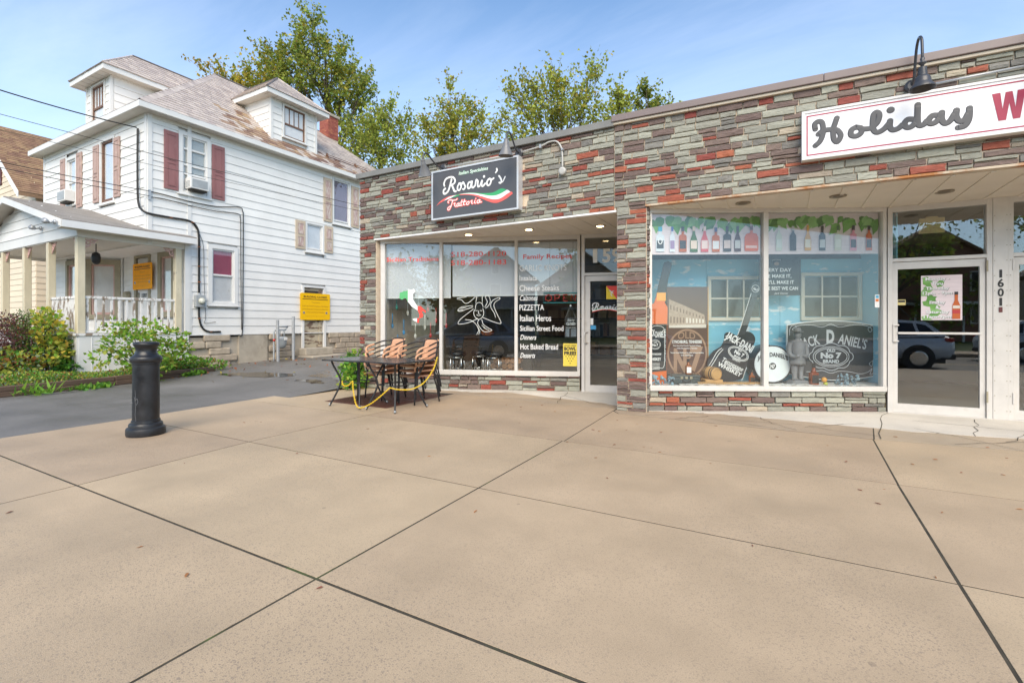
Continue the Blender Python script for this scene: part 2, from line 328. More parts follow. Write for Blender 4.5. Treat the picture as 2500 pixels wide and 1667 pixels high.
def copy_tree(o, M, label=None, group=None):
    def rec(s, par):
        c = s.copy(); COL.objects.link(c)
        if par is not None: c.parent = par
        WM[c.name] = WM.get(s.name)
        for ch in [x for x in KIDS.get(s.name, [])]: 
            d = rec(ch, c); KIDS.setdefault(c.name, []).append(d)
        return c
    c = rec(o, None); c.matrix_basis = M; WM[c.name] = M
    if label: c['label'] = label
    if group: c['group'] = group
    return c
KIDS = {}
def kids_index():
    KIDS.clear()
    for o in COL.objects:
        if o.parent: KIDS.setdefault(o.parent.name, []).append(o)
# ---------------------------------------------------------------- stone veneer
rng = random.Random(7)
def stone_unit(seed):
    r = random.Random(seed); b = MB(); xs = [.012, .35, .67, .988]; zs = [.045, .5, .955]
    vs = []
    for j, z in enumerate(zs):
        for i, x in enumerate(xs):
            edge = i in (0, 3) or j in (0, 2)
            vs.append((x+r.uniform(-.018,.018)*(1 if i in (0,3) else 3), -(r.uniform(.74,.92) if edge else r.uniform(.8,1.02)), z+r.uniform(-.06,.06)*(1 if j != 1 else 1.5)))
    per = [0,1,2,3,7,11,10,9,8,4]
    n = len(vs)
    for i in per:
        x, y, z = vs[i]; vs.append((0 if x < .2 else 1 if x > .8 else x, 0.12, 0 if z < .3 else 1 if z > .7 else z))
    fs = [(j*4+i, j*4+i+1, j*4+i+5, j*4+i+4) for j in range(2) for i in range(3)]
    fs += [(per[i], n+i, n+(i+1)%10, per[(i+1)%10]) for i in range(10)]
    return vs, fs
STU = [stone_unit(s) for s in range(9)]
STM = {}
def stone_mesh(v, m):
    if (v, m) not in STM:
        b = MB(); b.add(*STU[v]); STM[(v, m)] = b.mesh('stone', M_STONES[m])
    return STM[(v, m)]
def ashlar(s0, s1, z0, z1, M, red=.08, hs=(.046,.056,.066,.076,.086,.1), wr=(.15,.38), gap=.012, skip=None, thin=.2):
    z = z0; out = []
    while z < z1-.02:
        h = rng.choice(hs)
        if z+h > z1-.045: h = z1-z
        x = s0; first = True
        while x < s1-.01:
            w = rng.uniform(*wr)*(rng.uniform(.4, .9) if first or rng.random() < .12 else 1); first = False
            if s1-(x+w) < .11: w = s1-x
            cells = [(z, h)]
            if h > .08 and rng.random() < thin: q = rng.uniform(.38,.62)*h; cells = [(z, q), (z+q, h-q)]
            for cz, ch in cells:
                k = rng.random(); m = 3 if k < red else 1 if k < red+.25 else 2 if k < red+.36 else 4 if k < red+.41 else 0
                if not (skip and skip(x+w/2, cz+ch/2)): out.append((M, x+gap/2, cz+gap/2, w-gap, ch-gap, rng.uniform(.018,.040), rng.randrange(9), m, rng.uniform(-1.0,1.0)))
            x += w
        z += h
    return out
CAMP = Vector((0,0,1.28))
def lay_stones(parent, lst, limit=298):
    def score(t):
        M, x, z, w, h = t[:5]; p = M @ Vector((x+w/2, 0, z+h/2)); return w*h/(p-CAMP).length_squared
    def seen(t):
        M, x, z, w, h = t[:5]; p = M @ Vector((x+w/2, 0, z+h/2)); q = p-CAMP
        a = R(29.5); f = -math.sin(a)*q.x+math.cos(a)*q.y; r = math.cos(a)*q.x+math.sin(a)*q.y
        return f > 0 and abs(r/f) < 1.07
    lst = sorted(lst, key=lambda t: -score(t)*(1 if seen(t) else 1e-6)); b = MB()
    for i, (M, x, z, w, h, d, v, m, ry) in enumerate(lst):
        T = M @ Matrix.Translation((x+w/2, 0, z+h/2)) @ Matrix.Rotation(R(ry), 4, 'Y') @ Matrix.Diagonal((w, d, h, 1)) @ Matrix.Translation((-.5, 0, -.5))
        if i < limit: mk('stone', stone_mesh(v, m), parent, T)
        else: b.add(STU[v][0], STU[v][1], m, WM[parent.name].inverted() @ T)
    if b.v: tag(b.build('small_stones', M_STONES, parent), kind='stuff')
def clip(poly, x0, x1, ax=0):
    def cut(P, c, keep):
        o = []
        for i in range(len(P)):
            a, b = P[i], P[(i+1)%len(P)]; ia, ib = keep(a[ax]-c), keep(b[ax]-c)
            if ia: o.append(a)
            if ia != ib: t = (c-a[ax])/(b[ax]-a[ax]); o.append((a[0]+t*(b[0]-a[0]), a[1]+t*(b[1]-a[1])))
        return o
    P = cut(poly, x0, lambda d: d >= 0)
    return cut(P, x1, lambda d: d <= 0) if P else P
def clapboards(parent, M, s0, s1, z0, z1, openings=(), expo=.235, lim=None, mat=None, name='clapboard', out=.02):
    key = (expo, (mat or M_SIDE).name)
    if key not in CLAP:
        b = MB(); b.add([(0,-out,0),(1,-out,0),(1,0,0),(0,0,0),(0,-.004,expo-.006),(1,-.004,expo-.006),(1,0,expo),(0,0,expo)], [(0,1,5,4),(1,2,6,5),(2,3,7,6),(3,0,4,7),(4,5,6,7),(3,2,1,0)])
        CLAP[key] = b.mesh('clapboard', mat or M_SIDE)
    z = z0
    while z < z1-.02:
        hgt = min(expo, z1-z); a, c = (s0, s1) if lim is None else lim(z+expo*.5)
        iv = [(a, c)] if c > a else []
        for (o0, o1, p0, p1) in openings:
            if p0 < z+hgt-.01 and p1 > z+.01:
                nv = []
                for (u, v) in iv:
                    if o1 <= u or o0 >= v: nv.append((u, v)); continue
                    if o0 > u: nv.append((u, o0))
                    if o1 < v: nv.append((o1, v))
                iv = nv
        for u, v in iv:
            if v-u > .03: mk(name, CLAP[key], parent, M @ Matrix.Translation((u, 0, z)) @ Matrix.Diagonal((v-u, 1, hgt/expo, 1)))
        z += expo
CLAP = {}
# ================================================================ GROUND
def gz(y): return .035*max(0.0, y-5)-.012
gnd = bx('ground', M_GRASS, None, -400, 400, -400, 400, -.6, -.34); tag(gnd, kind='structure')
yard = bx('yard', M_GRASS, None, -70, 70, 7.2, 80, -.32, -.03); tag(yard, kind='structure')
road = bx('road', M_ROAD, None, -150, 150, -9.6, .2, -.33, -.17); tag(road, kind='structure')
b = MB()
for x in range(-60, 60, 6): b.box(x, x+3, -4.75, -4.63, -.168, -.166)
b.build('road_marking', flat('road_yellow', (.6,.4,.05)), road)
far = bx('far_pavement', M_CONC, None, -150, 150, -12.4, -9.6, -.33, -.03); tag(far, kind='structure')
farl = bx('far_lawn', M_GRASS, None, -150, 150, -60, -12.4, -.33, -.04); tag(farl, kind='structure')
kerb = bx('kerb', pm('kerb_stone', (.33,.31,.28), .8, var=.15), None, -150, 150, .2, .36, -.33, -.004, bevel=.02); tag(kerb, kind='structure')
sw = bx('sidewalk', M_JOINT, None, -7.55, 30, .36, 9.2, -.2, -.002); tag(sw, kind='structure')
def slab_(poly, name='concrete_slab', mat=None, z=0.0, parent=None, bevel=.001):
    return MB().slab(poly, z-.06, z).build(name, mat or M_CONC, parent or sw, bevel=bevel)
xs = [None, -5.0, -2.07, .79, 3.6, 6.5, 9.4]; ys = [.37, 1.62, 3.14, 4.85]
def edge(y): return -7.62-.09*max(0, y-2.6)
XL = {1: ([.37,1.62,3.14,4.85],[-4.80,-4.88,-5.06,-5.083]), 2: ([.37,1.62,3.14,4.85],[-2.02,-2.047,-2.077,-2.111]), 3: ([.37,1.62,3.14,4.85],[.70,.72,.75,.787])}
def xl(i, y): return float(np.interp(y, *XL[i])) if i in XL else xs[i]
for j in range(3):
    gy0 = .009 if j == 1 else .007; gy1 = .009 if j == 0 else .007
    for i in range(6):
        y0, y1 = ys[j]+gy0, ys[j+1]-gy1; g_ = .008
        a0, a1 = (edge(y0), edge(y1)) if i == 0 else (xl(i, y0)+g_, xl(i, y1)+g_)
        slab_([(a0, y0), (xl(i+1, y0)-g_, y0), (xl(i+1, y1)-g_, y1), (a1, y1)])
yt = 4.856
slab_([(edge(yt), yt), (-5.09, yt), (-5.12, 5.39), (-6.61, 5.39), (-6.61, 6.94), (-7.45, 6.94), (-8.0, 6.95)])
slab_([(-5.076, yt), (-2.1, yt), (-2.2, 7.0), (-5.24, 7.12), (-5.24, 5.39), (-5.108, 5.39)])
b = MB(); 
for i in (1,): pass
slab_([(-2.085, yt), (.783, yt), (.85, 6.60), (-2.05, 6.70), (-2.18, 6.86)])
slab_([(.797, yt), (3.6, yt), (3.6, 6.86), (.865, 6.61)]); slab_([(3.61, yt), (9.4, yt), (9.4, 7.2), (3.61, 6.87)])
# forecourt apron under the overhang: damp outer band, dry inner band
slab_([(-2.17, 6.89), (-2.05, 6.72), (.86, 6.625), (.98, 7.6), (-2.2, 7.6)], 'apron_slab', M_WET)
slab_([(.875, 6.625), (3.6, 6.875), (9.4, 7.22), (9.4, 9.1), (1.2, 9.1), (.99, 7.6)], 'apron_slab', M_WET)
slab_([(-7.45, 6.95), (-5.24, 7.135), (-2.2, 7.01), (-2.2, 9.1), (-7.45, 9.1)], 'apron_slab', M_WET)
def rag(pts, amp=.035, k=7, seed=1):
    r = random.Random(seed); o = []
    for a, c in zip(pts[:-1], pts[1:]):
        for i in range(k): t = i/k; o.append((a[0]+(c[0]-a[0])*t+r.uniform(-amp,amp), a[1]+(c[1]-a[1])*t+r.uniform(-amp,amp)))
    o.append(pts[-1]); return o
b = MB(); b.slab(rag([(-1.80, 7.11), (-1.2, 7.33), (-.67, 7.40), (.3, 7.33), (1.32, 7.29), (2.33, 7.47), (6, 7.62)], seed=2)+[(6, 9.1), (-1.80, 9.1)], -.02, .004); b.build('dry_apron', M_DRY, sw)
b = MB(); b.slab(rag([(-7.0, 7.22), (-5.9, 7.38), (-5.1, 7.46), (-4.4, 7.78), (-3.6, 7.62), (-2.9, 7.55), (-2.2, 7.35)], seed=4)+[(-2.2, 9.1), (-7.0, 9.1)], -.02, .004); b.build('dry_apron', M_DRY, sw)
b = MB(); r = random.Random(5)
for (x0, y0, x1, y1) in [(-1.7,6.75,-1.0,7.35),(-1.3,6.72,-.9,7.1),(-.9,6.95,-.1,6.7),(-.3,7.35,.1,6.68),(.2,6.9,.9,7.6),(.9,6.65,1.28,8.7),(1.4,7.5,2.1,6.75),(1.6,6.75,2.3,7.25),(1.5,8.1,2.6,7.9),(2.1,7.1,2.6,8.2),(-.6,7.0,.2,7.1),(.3,7.0,.9,6.8),
                         (-3.2,7.05,-3.5,8.3),(-4.2,7.1,-3.3,7.5),(-2.6,7.3,-3.4,7.9),(-4.9,7.25,-4.3,7.9),(1.9,7.3,2.2,8.6)]:
    P = [(x0+(x1-x0)*t+r.uniform(-.035,.035), y0+(y1-y0)*t+r.uniform(-.035,.035)) for t in [i/6 for i in range(7)]]
    for a, c in zip(P[:-1], P[1:]):
        d = Vector((c[0]-a[0], c[1]-a[1])).normalized()*r.uniform(.0025,.005); b.add([(a[0]-d.y,a[1]+d.x,.007),(c[0]-d.y,c[1]+d.x,.007),(c[0]+d.y,c[1]-d.x,.007),(a[0]+d.y,a[1]-d.x,.007)], [(0,1,2,3)])
b.build('crack', M_JOINT, sw, fix=False)
# driveway
b = MB(); nx, ny = 6, 40; X = [-13.98, -12.6, -11, -9.6, -8.4, -7.45, -7.45]; Y = [.36+i*(32-.36)/ny for i in range(ny+1)]
for y in Y:
    for x in X[:6]: b.v.append((x, y, gz(y)))
for j in range(ny):
    for i in range(5): a = j*6+i; b.f.append((a, a+1, a+7, a+6)); b.m.append(0)
drive = b.build('driveway', M_ASPH, None, fix=False); tag(drive, kind='structure')
M_PUD = pm('puddle_water', (.03,.026,.02), .04, var=.1, scale=3, spec=.6)
M_WETA = pm('wet_asphalt', (.12,.12,.125), .28, var=.3, scale=2.2, rvar=.15, bump=.2, bscale=120)
def patch(pts, name, mat, dz, seed):
    P = rag(pts+[pts[0]], .09, 6, seed)[:-1]; b = MB(); b.add([(x, y, gz(y)+dz) for x, y in P], [tuple(range(len(P)))]); return b.build(name, mat, drive, fix=False)
patch([(-11.9,6.6),(-10.4,6.75),(-9.9,7.15),(-10.3,7.5),(-11.3,7.3),(-12.0,6.95)], 'puddle', M_PUD, .006, 3)
patch([(-9.5,7.4),(-8.2,7.2),(-7.8,8.2),(-8.3,9.8),(-9.6,9.6),(-10.0,8.2)], 'damp_patch', M_WETA, .004, 4)
patch([(-9.3,6.75),(-8.5,6.6),(-8.2,6.8),(-8.9,7.0)], 'puddle', M_PUD, .006, 6)
bed = MB().slab([(-14.02,.5),(-12.0,.5),(-12.15,4.4),(-12.75,7.0),(-13.9,7.4),(-24,7.4),(-24,.5)], -.2, .13).build('garden_bed', M_SOIL); tag(bed, kind='structure')
te = thing('timber_edging', 'weathered brown landscape timbers stacked along the driveway edge of the garden bed', 'edging')
for z, dx in ((-.01, 0), (.085, -.012)):
    for (x0, y0), (x1, y1) in (((-11.78,1.2),(-12.02,3.55)), ((-12.02,3.56),(-12.2,4.65)), ((-12.2,4.66),(-12.62,6.75))):
        a = math.degrees(math.atan2(y1-y0, x1-x0)); L_ = math.hypot(x1-x0, y1-y0)
        MB().box(0, L_, -.06, .06, 0, .092).build('timber', M_TIMBER, te, FR_(x0+dx, y0, z+.6*max(0, gz((y0+y1)/2)), a), bevel=.012)
# ================================================================ SHOPS
FL = FR_(-7.5, 7.0); GL = FR_(-7.045, 7.121, 0, 21.0125); DL = FR_(-3.34, 8.545, 0, 15)
FRR = FR_(-2.2, 7.0, 0, 2.5); GR = FR_(-1.762, 7.149, 0, 27.904); DR = FR_(1.299, 8.77, 0, 2.5)
ZL, ZR = 2.965, 3.0
rest = thing('restaurant_building', 'single storey stone veneer restaurant front with grey coping and slanted shop window', 'building', FL)
liq = thing('liquor_store_building', 'single storey stone veneer liquor store front with brown coping and deep angled entrance', 'building', FRR)
# --- restaurant walls
b = MB(); b.box(0, 5.32, 0, .3, ZL, 4.22); b.box(0, .44, 0, .35, -.1, ZL+.01); b.build('wall', M_MORTAR, rest)
bx('side_wall', M_MORTAR, rest, .02, .3, .34, 13, -.2, 4.15)
b = MB(); b.box(0, 3.95, .02, .16, -.1, .31); b.build('window_plinth', M_MORTAR, rest, GL)
bx('roof_deck', M_DARKIN, rest, .1, 5.4, .25, 13, 4.0, 4.1)
for i, (x0, x1) in enumerate(((-.06, 2.1), (2.104, 4.0), (4.004, 5.3))):
    b = MB(); b.prism([(x0,4.20),(x1,4.20),(x1,4.305),(x0,4.305)], -.075, .34); b.build('coping', M_COPG, rest, bevel=.006)
bx('lintel_trim', M_TRIM, rest, .40, 5.33, -.028, .05, ZL-.03, ZL-.002)
stn = ashlar(0, 5.3, ZL, 4.2, FL, red=.11, skip=lambda x, z: 2.03 < x < 3.7 and 3.2 < z < 3.95)
stn += ashlar(0, .435, 0, ZL, FL, red=.15, wr=(.15,.3)) + ashlar(0, 3.95, .0, .30, GL, red=.16, wr=(.15,.38))
lay_stones(rest, stn)
# --- restaurant soffit
SL = [(-7.06,7.05),(-2.18,7.05),(-2.18,8.86),(-3.34,8.56),(-7.06,7.13)]
x = -7.06
while x < -2.19:
    P = clip(SL, x+.004, min(x+.30, -2.18)-.004)
    if len(P) > 2: MB().slab(P, ZL-.012, ZL).build('soffit_board', M_SOFF, rest, Matrix.Identity(4))
    x += .30
MB().slab(SL, ZL+.002, ZL+.03).build('soffit_backing', M_SOFFG, rest, Matrix.Identity(4))
M_LAMPON = emis('lamp_lit', (1.0,.72,.36), 9.0); M_LAMPOFF = flat('lamp_off', (.16,.13,.10), .5)
def downlight(x, y, z, lit, label):
    t = thing('recessed_light', label, 'ceiling light', FR_(x, y, z), 'recessed lights under the '+('restaurant' if lit else 'liquor store')+' overhang')
    b = MB(); b.lathe([(.055,.0),(.095,.0),(.098,-.008),(.09,-.012),(.055,-.004)], 24); b.build('trim_ring', M_SOFF if lit else flat('brass_ring%d'%int(x*9), (.30,.25,.18)), t, smooth=True)
    b = MB(); b.lathe([(.058,-.002),(.058,-.010),(.04,-.013)], 20); b.build('bulb', M_LAMPON if lit else M_LAMPOFF, t)
def at(u, v, z):
    r = (u-1250)/1174.6; a = R(29.5); dx, dy, dz = -math.sin(a)+math.cos(a)*r, math.cos(a)+math.sin(a)*r, (790-v)/1174.6; k = (z-1.28)/dz; return dx*k, dy*k
for (u, v), lab in zip(((1144,573),(1291,560.6),(1465,552)), ('lit warm recessed light left of the restaurant overhang', 'lit warm recessed light in the middle of the restaurant overhang', 'lit warm recessed light above the restaurant door')):
    downlight(*at(u, v, ZL-.014), ZL-.014, True, lab)
# --- restaurant window
def frame_window(parent, M, ss, z0, z1, mat, dep=(-.045,.06), name='window_frame', top=.08, bot=.075):
    for a, c in ss: bx('mullion', mat, parent, a, c, dep[0], dep[1], z0+bot, z1-top, M, bevel=.004)
    bx(name, mat, parent, ss[0][0], ss[-1][1], dep[0]-.004, dep[1], z1-top, z1, M, bevel=.004)
    bx(name, mat, parent, ss[0][0], ss[-1][1], dep[0]-.012, dep[1], z0, z0+bot, M, bevel=.004)
frame_window(rest, GL, [(0,.092),(1.217,1.277),(2.708,2.768),(3.90,3.955)], .30, 2.955, M_ALU)
bx('frame_bead', M_ALU, rest, .02, 3.94, -.06, -.049, .285, .30, GL)
for a, c in ((.092,1.217),(1.277,2.708),(2.768,3.90)): bx('pane', M_GLASSR, rest, a, c, .0, .008, .375, 2.875, GL)
bx('blind_box', M_SOFFG, rest, .09, 3.9, .012, .05, 2.84, 2.875, GL)
# --- restaurant door
def shop_door(parent, M, s0, s1, zt, label, hinge='R', jamb=.06, push=False, stile=.1, bot=.13, glm=None):
    glm = glm or M_GLASS2
    bx('door_frame', M_ALU, parent, s0-jamb, s0, -.05, .06, 0, 2.96, M, bevel=.003); bx('door_frame', M_ALU, parent, s1, s1+jamb, -.05, .06, 0, 2.96, M, bevel=.003)
    bx('transom_bar', M_ALU, parent, s0, s1, -.05, .06, zt, zt+.05, M, bevel=.003); bx('transom_head', M_ALU, parent, s0, s1, -.05, .06, 2.885, 2.96, M, bevel=.003)
    bx('transom_pane', glm, parent, s0, s1, .0, .008, zt+.05, 2.885, M)
    d = MB(); g = .006
    d.box(s0+g, s0+stile, -.022, .022, .012, zt-g); d.box(s1-stile, s1-g, -.022, .022, .012, zt-g); d.box(s0+stile, s1-stile, -.022, .022, zt-g-.10, zt-g); d.box(s0+stile, s1-stile, -.022, .022, .012, bot)
    do = d.build('door', M_ALU, parent, M); 
    if label: do['label'] = label
    bx('door_pane', glm, do, s0+stile, s1-stile, .0, .008, bot, zt-g-.10, M)
    bx('threshold', M_ALU, parent, s0-jamb, s1+jamb, -.06, .06, -.01, .010, M)
    return do
ld = shop_door(rest, DL, .075, 1.0, 2.18, 'aluminium framed glass door of the restaurant', glm=M_GLASS)
b = MB(); b.tube(catmull([(.135,-.02,1.12),(.085,-.075,1.11),(.07,-.085,1.02),(.085,-.075,.93),(.135,-.02,.92)], 5), .012, 8); b.lathe([(.022,-.03),(.022,-.022)], 14, M=Matrix.Translation((.118,0,1.02)) @ Matrix.Rotation(R(90),4,'X') ); b.build('door_handle', M_ALU, ld, DL, smooth=True)
# --- interior of restaurant
b = MB(); b.slab([(-7.0,7.26),(-3.4,8.64),(-2.2,8.93),(-2.2,13.6),(-7.0,13.6)],-.1,.015); b.build('interior_floor', M_FLOORIN, rest, Matrix.Identity(4))
b = MB(); b.box(-7.2,-2.05,13.5,13.7,0,3.0); b.build('interior_back_wall', M_WOODIN, rest, Matrix.Identity(4))
b = MB(); b.box(-2.12,-2.0,7.35,13.6,0,3.0); b.build('party_wall', pm('party_wall_paint', (.32,.28,.22), .8), rest, Matrix.Identity(4))
b = MB(); b.box(-7.2,-2.1,7.6,13.6,ZL+.03,ZL+.06); b.build('interior_ceiling', pm('dim_ceiling', (.36,.33,.28), .8), rest, Matrix.Identity(4))
# --- liquor store walls
b = MB(); b.box(.0, 6.2, 0, .3, ZR, 4.24); b.box(.035, .468, 0, .40, -.1, ZR+.01); b.build('wall', M_MORTAR, liq)
b = MB(); b.box(0, 3.43, .02, .16, -.1, .315); b.build('window_plinth', M_MORTAR, liq, GR)
bx('roof_deck', M_DARKIN, liq, -.05, 9, .25, 13, 4.0, 4.1)
for x0, x1 in ((-.03, 2.62), (2.623, 6.2)):
    bx('coping', M_COPB, liq, x0, x1, -.09, .34, 4.255, 4.352, bevel=.008)
for x0, x1 in ((-.015, 1.05), (1.053, 3.35), (3.353, 6.2)): bx('coping_trim', M_COPT, liq, x0, x1, -.065, .0, 4.215, 4.253, bevel=.006)
bx('lintel_trim', M_RUST, liq, .455, 6.2, -.034, .05, ZR-.028, ZR-.002)
stn = ashlar(.0, 5.1, ZR, 4.22, FRR, red=.10, skip=lambda x, z: 2.45 < x and 3.34 < z < 3.86)
stn += ashlar(.035, .468, 0, ZR, FRR, red=.14, wr=(.15,.32)) + ashlar(0, 3.43, 0, .312, GR, red=.16, wr=(.18,.42))
PS = FRR @ FR_(.468, 0, 0, 90)
stn += ashlar(.0, .13, 0, ZR, PS, red=.14, wr=(.14,.2))
lay_stones(liq, stn)
SR = [(-1.73,7.06),(4.2,7.32),(4.2,8.95),(1.3,8.80),(-1.73,7.20)]
SR0 = SR
x = -1.73
while x < 4.19:
    P = clip(SR, x+.002, min(x+.34, 4.2)-.002)
    if len(P) > 2:
        MB().slab(P, ZR-.04, ZR-.028).build('soffit_panel', M_SOFF, liq, Matrix.Identity(4))
    P = clip(SR, x-.02, x+.02)
    if len(P) > 2 and x > -1.6: MB().slab(P, ZR-.052, ZR-.0401).build('soffit_batten', M_SOFF, liq, Matrix.Identity(4))
    x += .34
MB().slab(SR, ZR-.02, ZR-.002).build('soffit_backing', M_SOFFG, liq, Matrix.Identity(4))
for (u, v), lab in zip(((1814,496),(2046,479),(2306,468)), ('unlit recessed light above the left half of the display window', 'unlit recessed light above the right half of the display window', 'unlit recessed light in front of the liquor store door')):
    downlight(*at(u, v, ZR-.045), ZR-.045, False, lab)
frame_window(liq, GR, [(0,.066),(1.678,1.748),(3.38,3.43)], .315, 2.962, M_ALU, top=.06, bot=.055)
bx('frame_bead', M_ALU, liq, .01, 3.42, -.062, -.05, .30, .315, GR)
for a, c in ((.066,1.678),(1.748,3.38)): bx('pane', M_GLASS, liq, a, c, .0, .008, .37, 2.902, GR)
rd = shop_door(liq, DR, .058, 1.07, 2.165, 'white framed glass door of the liquor store', stile=.062, jamb=.058, bot=.135)
b = MB(); b.box(.12,1.02,-.05,-.03,1.13,1.16); b.box(.06,.075,-.07,-.055,1.02,1.27); b.box(.06,.13,-.06,-.02,1.25,1.27); b.box(.06,.13,-.06,-.02,1.02,1.04); b.build('door_handle', M_ALU, rd, DR, bevel=.003)
for z in (.22, 1.98): bx('hinge', M_TAN, rd, 1.062, 1.082, -.062, -.05, z, z+.15, DR, bevel=.004)
bx('door_post', M_ALU, liq, 1.13, 1.28, -.055, .06, 0, 2.96, DR, bevel=.003)
rd2 = shop_door(liq, DR, 1.335, 2.36, 2.165, 'second glass door of the liquor store at the picture edge', stile=.062, jamb=.055, bot=.135)
for z in (.22, 1.98): bx('hinge', M_ALU, rd2, 1.322, 1.342, -.062, -.05, z, z+.15, DR, bevel=.004)
b = MB(); r = random.Random(3)
for xx in (1.145, 1.265, 1.30): 
    for zi in range(14): b.lathe([(.006,-.003),(.005,0)], 8, M=Matrix.Translation((xx, -.056, .12+zi*.2)) @ Matrix.Rotation(R(-90),4,'X'))
b.build('screws', M_TAN, liq, DR)
text('1601', 0, 0, .01, INK, None) if False else None
for i, ch in enumerate('1601'): text(ch, 1.205, 1.895-i*.125, .105, INK, liq, DR, w=(.028 if ch == '1' else .062), y=-.058, bold=.03, align='C', name='house_number')
b = MB(); b.box(1.185,1.222,-.064,-.056,1.43,1.50); b.build('bell_push', flat('bell_red', (.12,.03,.03)), liq, DR, bevel=.006)
b = MB(); b.slab([(-1.75,7.3),(1.25,8.89),(5.2,9.06),(5.2,14),(-2,14),(-2,7.4)],-.1,.010); b.build('interior_floor', M_FLOORIN, liq, Matrix.Identity(4))
b = MB(); b.box(-2.0,5.2,13.5,13.7,0,3.0); b.build('interior_back_wall', M_DARKIN, liq, Matrix.Identity(4))
b = MB(); b.box(-1.98,5.2,7.25,13.6,ZR-.015+.02,ZR+.03); b.build('interior_ceiling', pm('dim_ceiling_b', (.42,.40,.36), .8), liq, Matrix.Identity(4))
b = MB(); b.box(2.45,5.2,-.05,.3,0,3.0); b.build('end_wall', M_MORTAR, liq, DR)
b = MB(); b.box(5.1,5.3,7.4,14,-.1,4.1); b.build('side_wall', M_MORTAR, liq, Matrix.Identity(4))
# ================================================================ WHITE HOUSE
SW = FR_(-14, 6.04, 0, 90); FW = FR_(-20.6, 6.04, 0, 0)
house = thing('clapboard_house', 'two storey white clapboard house with slate hip roof and front porch', 'house', FR_(-14, 6.04))
def Y_(y): return y-6.04
b = MB()
b.box(-20.6,-14.05,6.09,15.5,3.3,6.62); b.box(-20.6,-14.05,7.06,15.5,.9,3.32); b.build('wall', M_TRIM, house, Matrix.Identity(4))
b = MB(); b.box(-18.4,-14.05,7.05,7.1,1.0,3.35); b.slab([(-18.42,6.28),(-17.65,7.05),(-17.65,7.2),(-18.6,7.2),(-20.6,7.2),(-20.6,6.28)],1.0,3.35); b.build('porch_wall', M_TRIM, house, Matrix.Identity(4))
side_open = [(Y_(6.75),Y_(7.575),4.75,6.42),(Y_(11.74),Y_(12.57),4.84,6.5),(Y_(10.63),Y_(11.39),3.70,4.725),(Y_(7.50),Y_(8.345),1.80,3.505),(Y_(10.5),Y_(11.455),.4,2.57)]
clapboards(house, SW, 0, 9.4, .98, 6.60, side_open, lim=lambda z: (.95 if z < 3.3 else .10, 9.4))
front_open = [(3.99,4.87,4.57,6.37),(1.70,2.48,4.80,6.26)]
clapboards(house, FW, .0, 6.5, 3.33, 6.60, front_open)
for M, x0, x1, z0 in ((SW,-.0,.10,3.3),(SW,.93,1.03,.98),(FW,6.5,6.60,3.3),(FW,-.02,.08,3.3)): bx('corner_board', M_WHITE, house, x0, x1, -.03, .03, z0, 6.60, M)
bx('frieze_board', M_SOFFH, house, .1, 9.4, -.026, .0, 6.50, 6.60, SW); bx('frieze_board', M_SOFFH, house, .1, 6.5, -.026, .0, 6.50, 6.60, FW)
# windows
def win(parent, M, s0, s1, z0, z1, trim=.09, meet=None, sash=M_WHITE, trimm=M_WHITE, inside=None, gl=None, vm=0, name='window', depth=.06, sill=True, blind=None, deep=.22):
    w = MB(); w.box(s0,s0+trim,-depth*.6,.02,z0,z1); w.box(s1-trim,s1,-depth*.6,.02,z0,z1); w.box(s0+trim,s1-trim,-depth*.6,.02,z1-trim,z1); w.box(s0+trim,s1-trim,-depth*.6,.02,z0,z0+trim*.7)
    o = w.build(name, trimm, parent, M)
    a, c, p, q = s0+trim, s1-trim, z0+trim*.7, z1-trim; t = .042
    f = MB(); f.box(a,a+t,.0,.05,p,q); f.box(c-t,c,.0,.05,p,q); f.box(a+t,c-t,.0,.05,q-t,q); f.box(a+t,c-t,.0,.05,p,p+t)
    me = meet if meet is not None else (p+q)/2
    f.box(a+t,c-t,-.004,.05,me-.025,me+.025)
    for i in range(vm): x = a+t+(c-a-2*t)*(i+1)/(vm+1); f.box(x-.008,x+.008,.008,.04,me+.025,q-t)
    f.build('sash', sash, o, M)
    bx('pane', gl or M_GLASSD, o, a+t, c-t, .028, .034, p+t, q-t, M)
    if sill: bx('sill', trimm, o, s0-.03, s1+.03, -depth-.02, .0, z0-.035, z0, M, bevel=.005)
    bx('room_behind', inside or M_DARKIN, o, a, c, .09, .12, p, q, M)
    if blind:
        mat, zb = blind; bx('blind', mat, o, a+t, c-t, .045, .055, zb, q-t, M)
    return o
M_CURT = pm('grey_curtain', (.30,.29,.28), .8, var=.12, scale=5, stretch=(6,6,.3)); M_LIL = pm('lilac_blind', (.30,.24,.29), .7, var=.03)
M_ROSE = pm('rose_curtain', (.38,.07,.13), .8, var=.12, scale=5, stretch=(5,5,.2)); M_MAUVE = pm('mauve_curtain', (.33,.21,.22), .8, var=.05, scale=5, stretch=(5,5,.2))
M_GREENC = pm('pale_blind', (.50,.51,.46), .8, var=.08, scale=4, stretch=(.4,.4,5)); M_DARKROSE = pm('dark_rose_curtain', (.10,.03,.045), .8, var=.4, scale=4, stretch=(4,4,.3))
M_BROWNSASH = pm('brown_sash', (.17,.085,.05), .6, var=.2, scale=8)
w1 = win(house, SW, Y_(6.75), Y_(7.575), 4.75, 6.42, .10, meet=5.55, inside=M_GREENC, blind=(M_GREENC, 5.2))
w2 = win(house, SW, Y_(11.74), Y_(12.57), 4.84, 6.5, .06, meet=4.98, inside=M_LIL, gl=M_GLASSD, blind=(M_LIL, 5.0))
w3 = win(house, SW, Y_(10.63), Y_(11.39), 3.70, 4.725, .07, meet=3.83, inside=M_CURT)
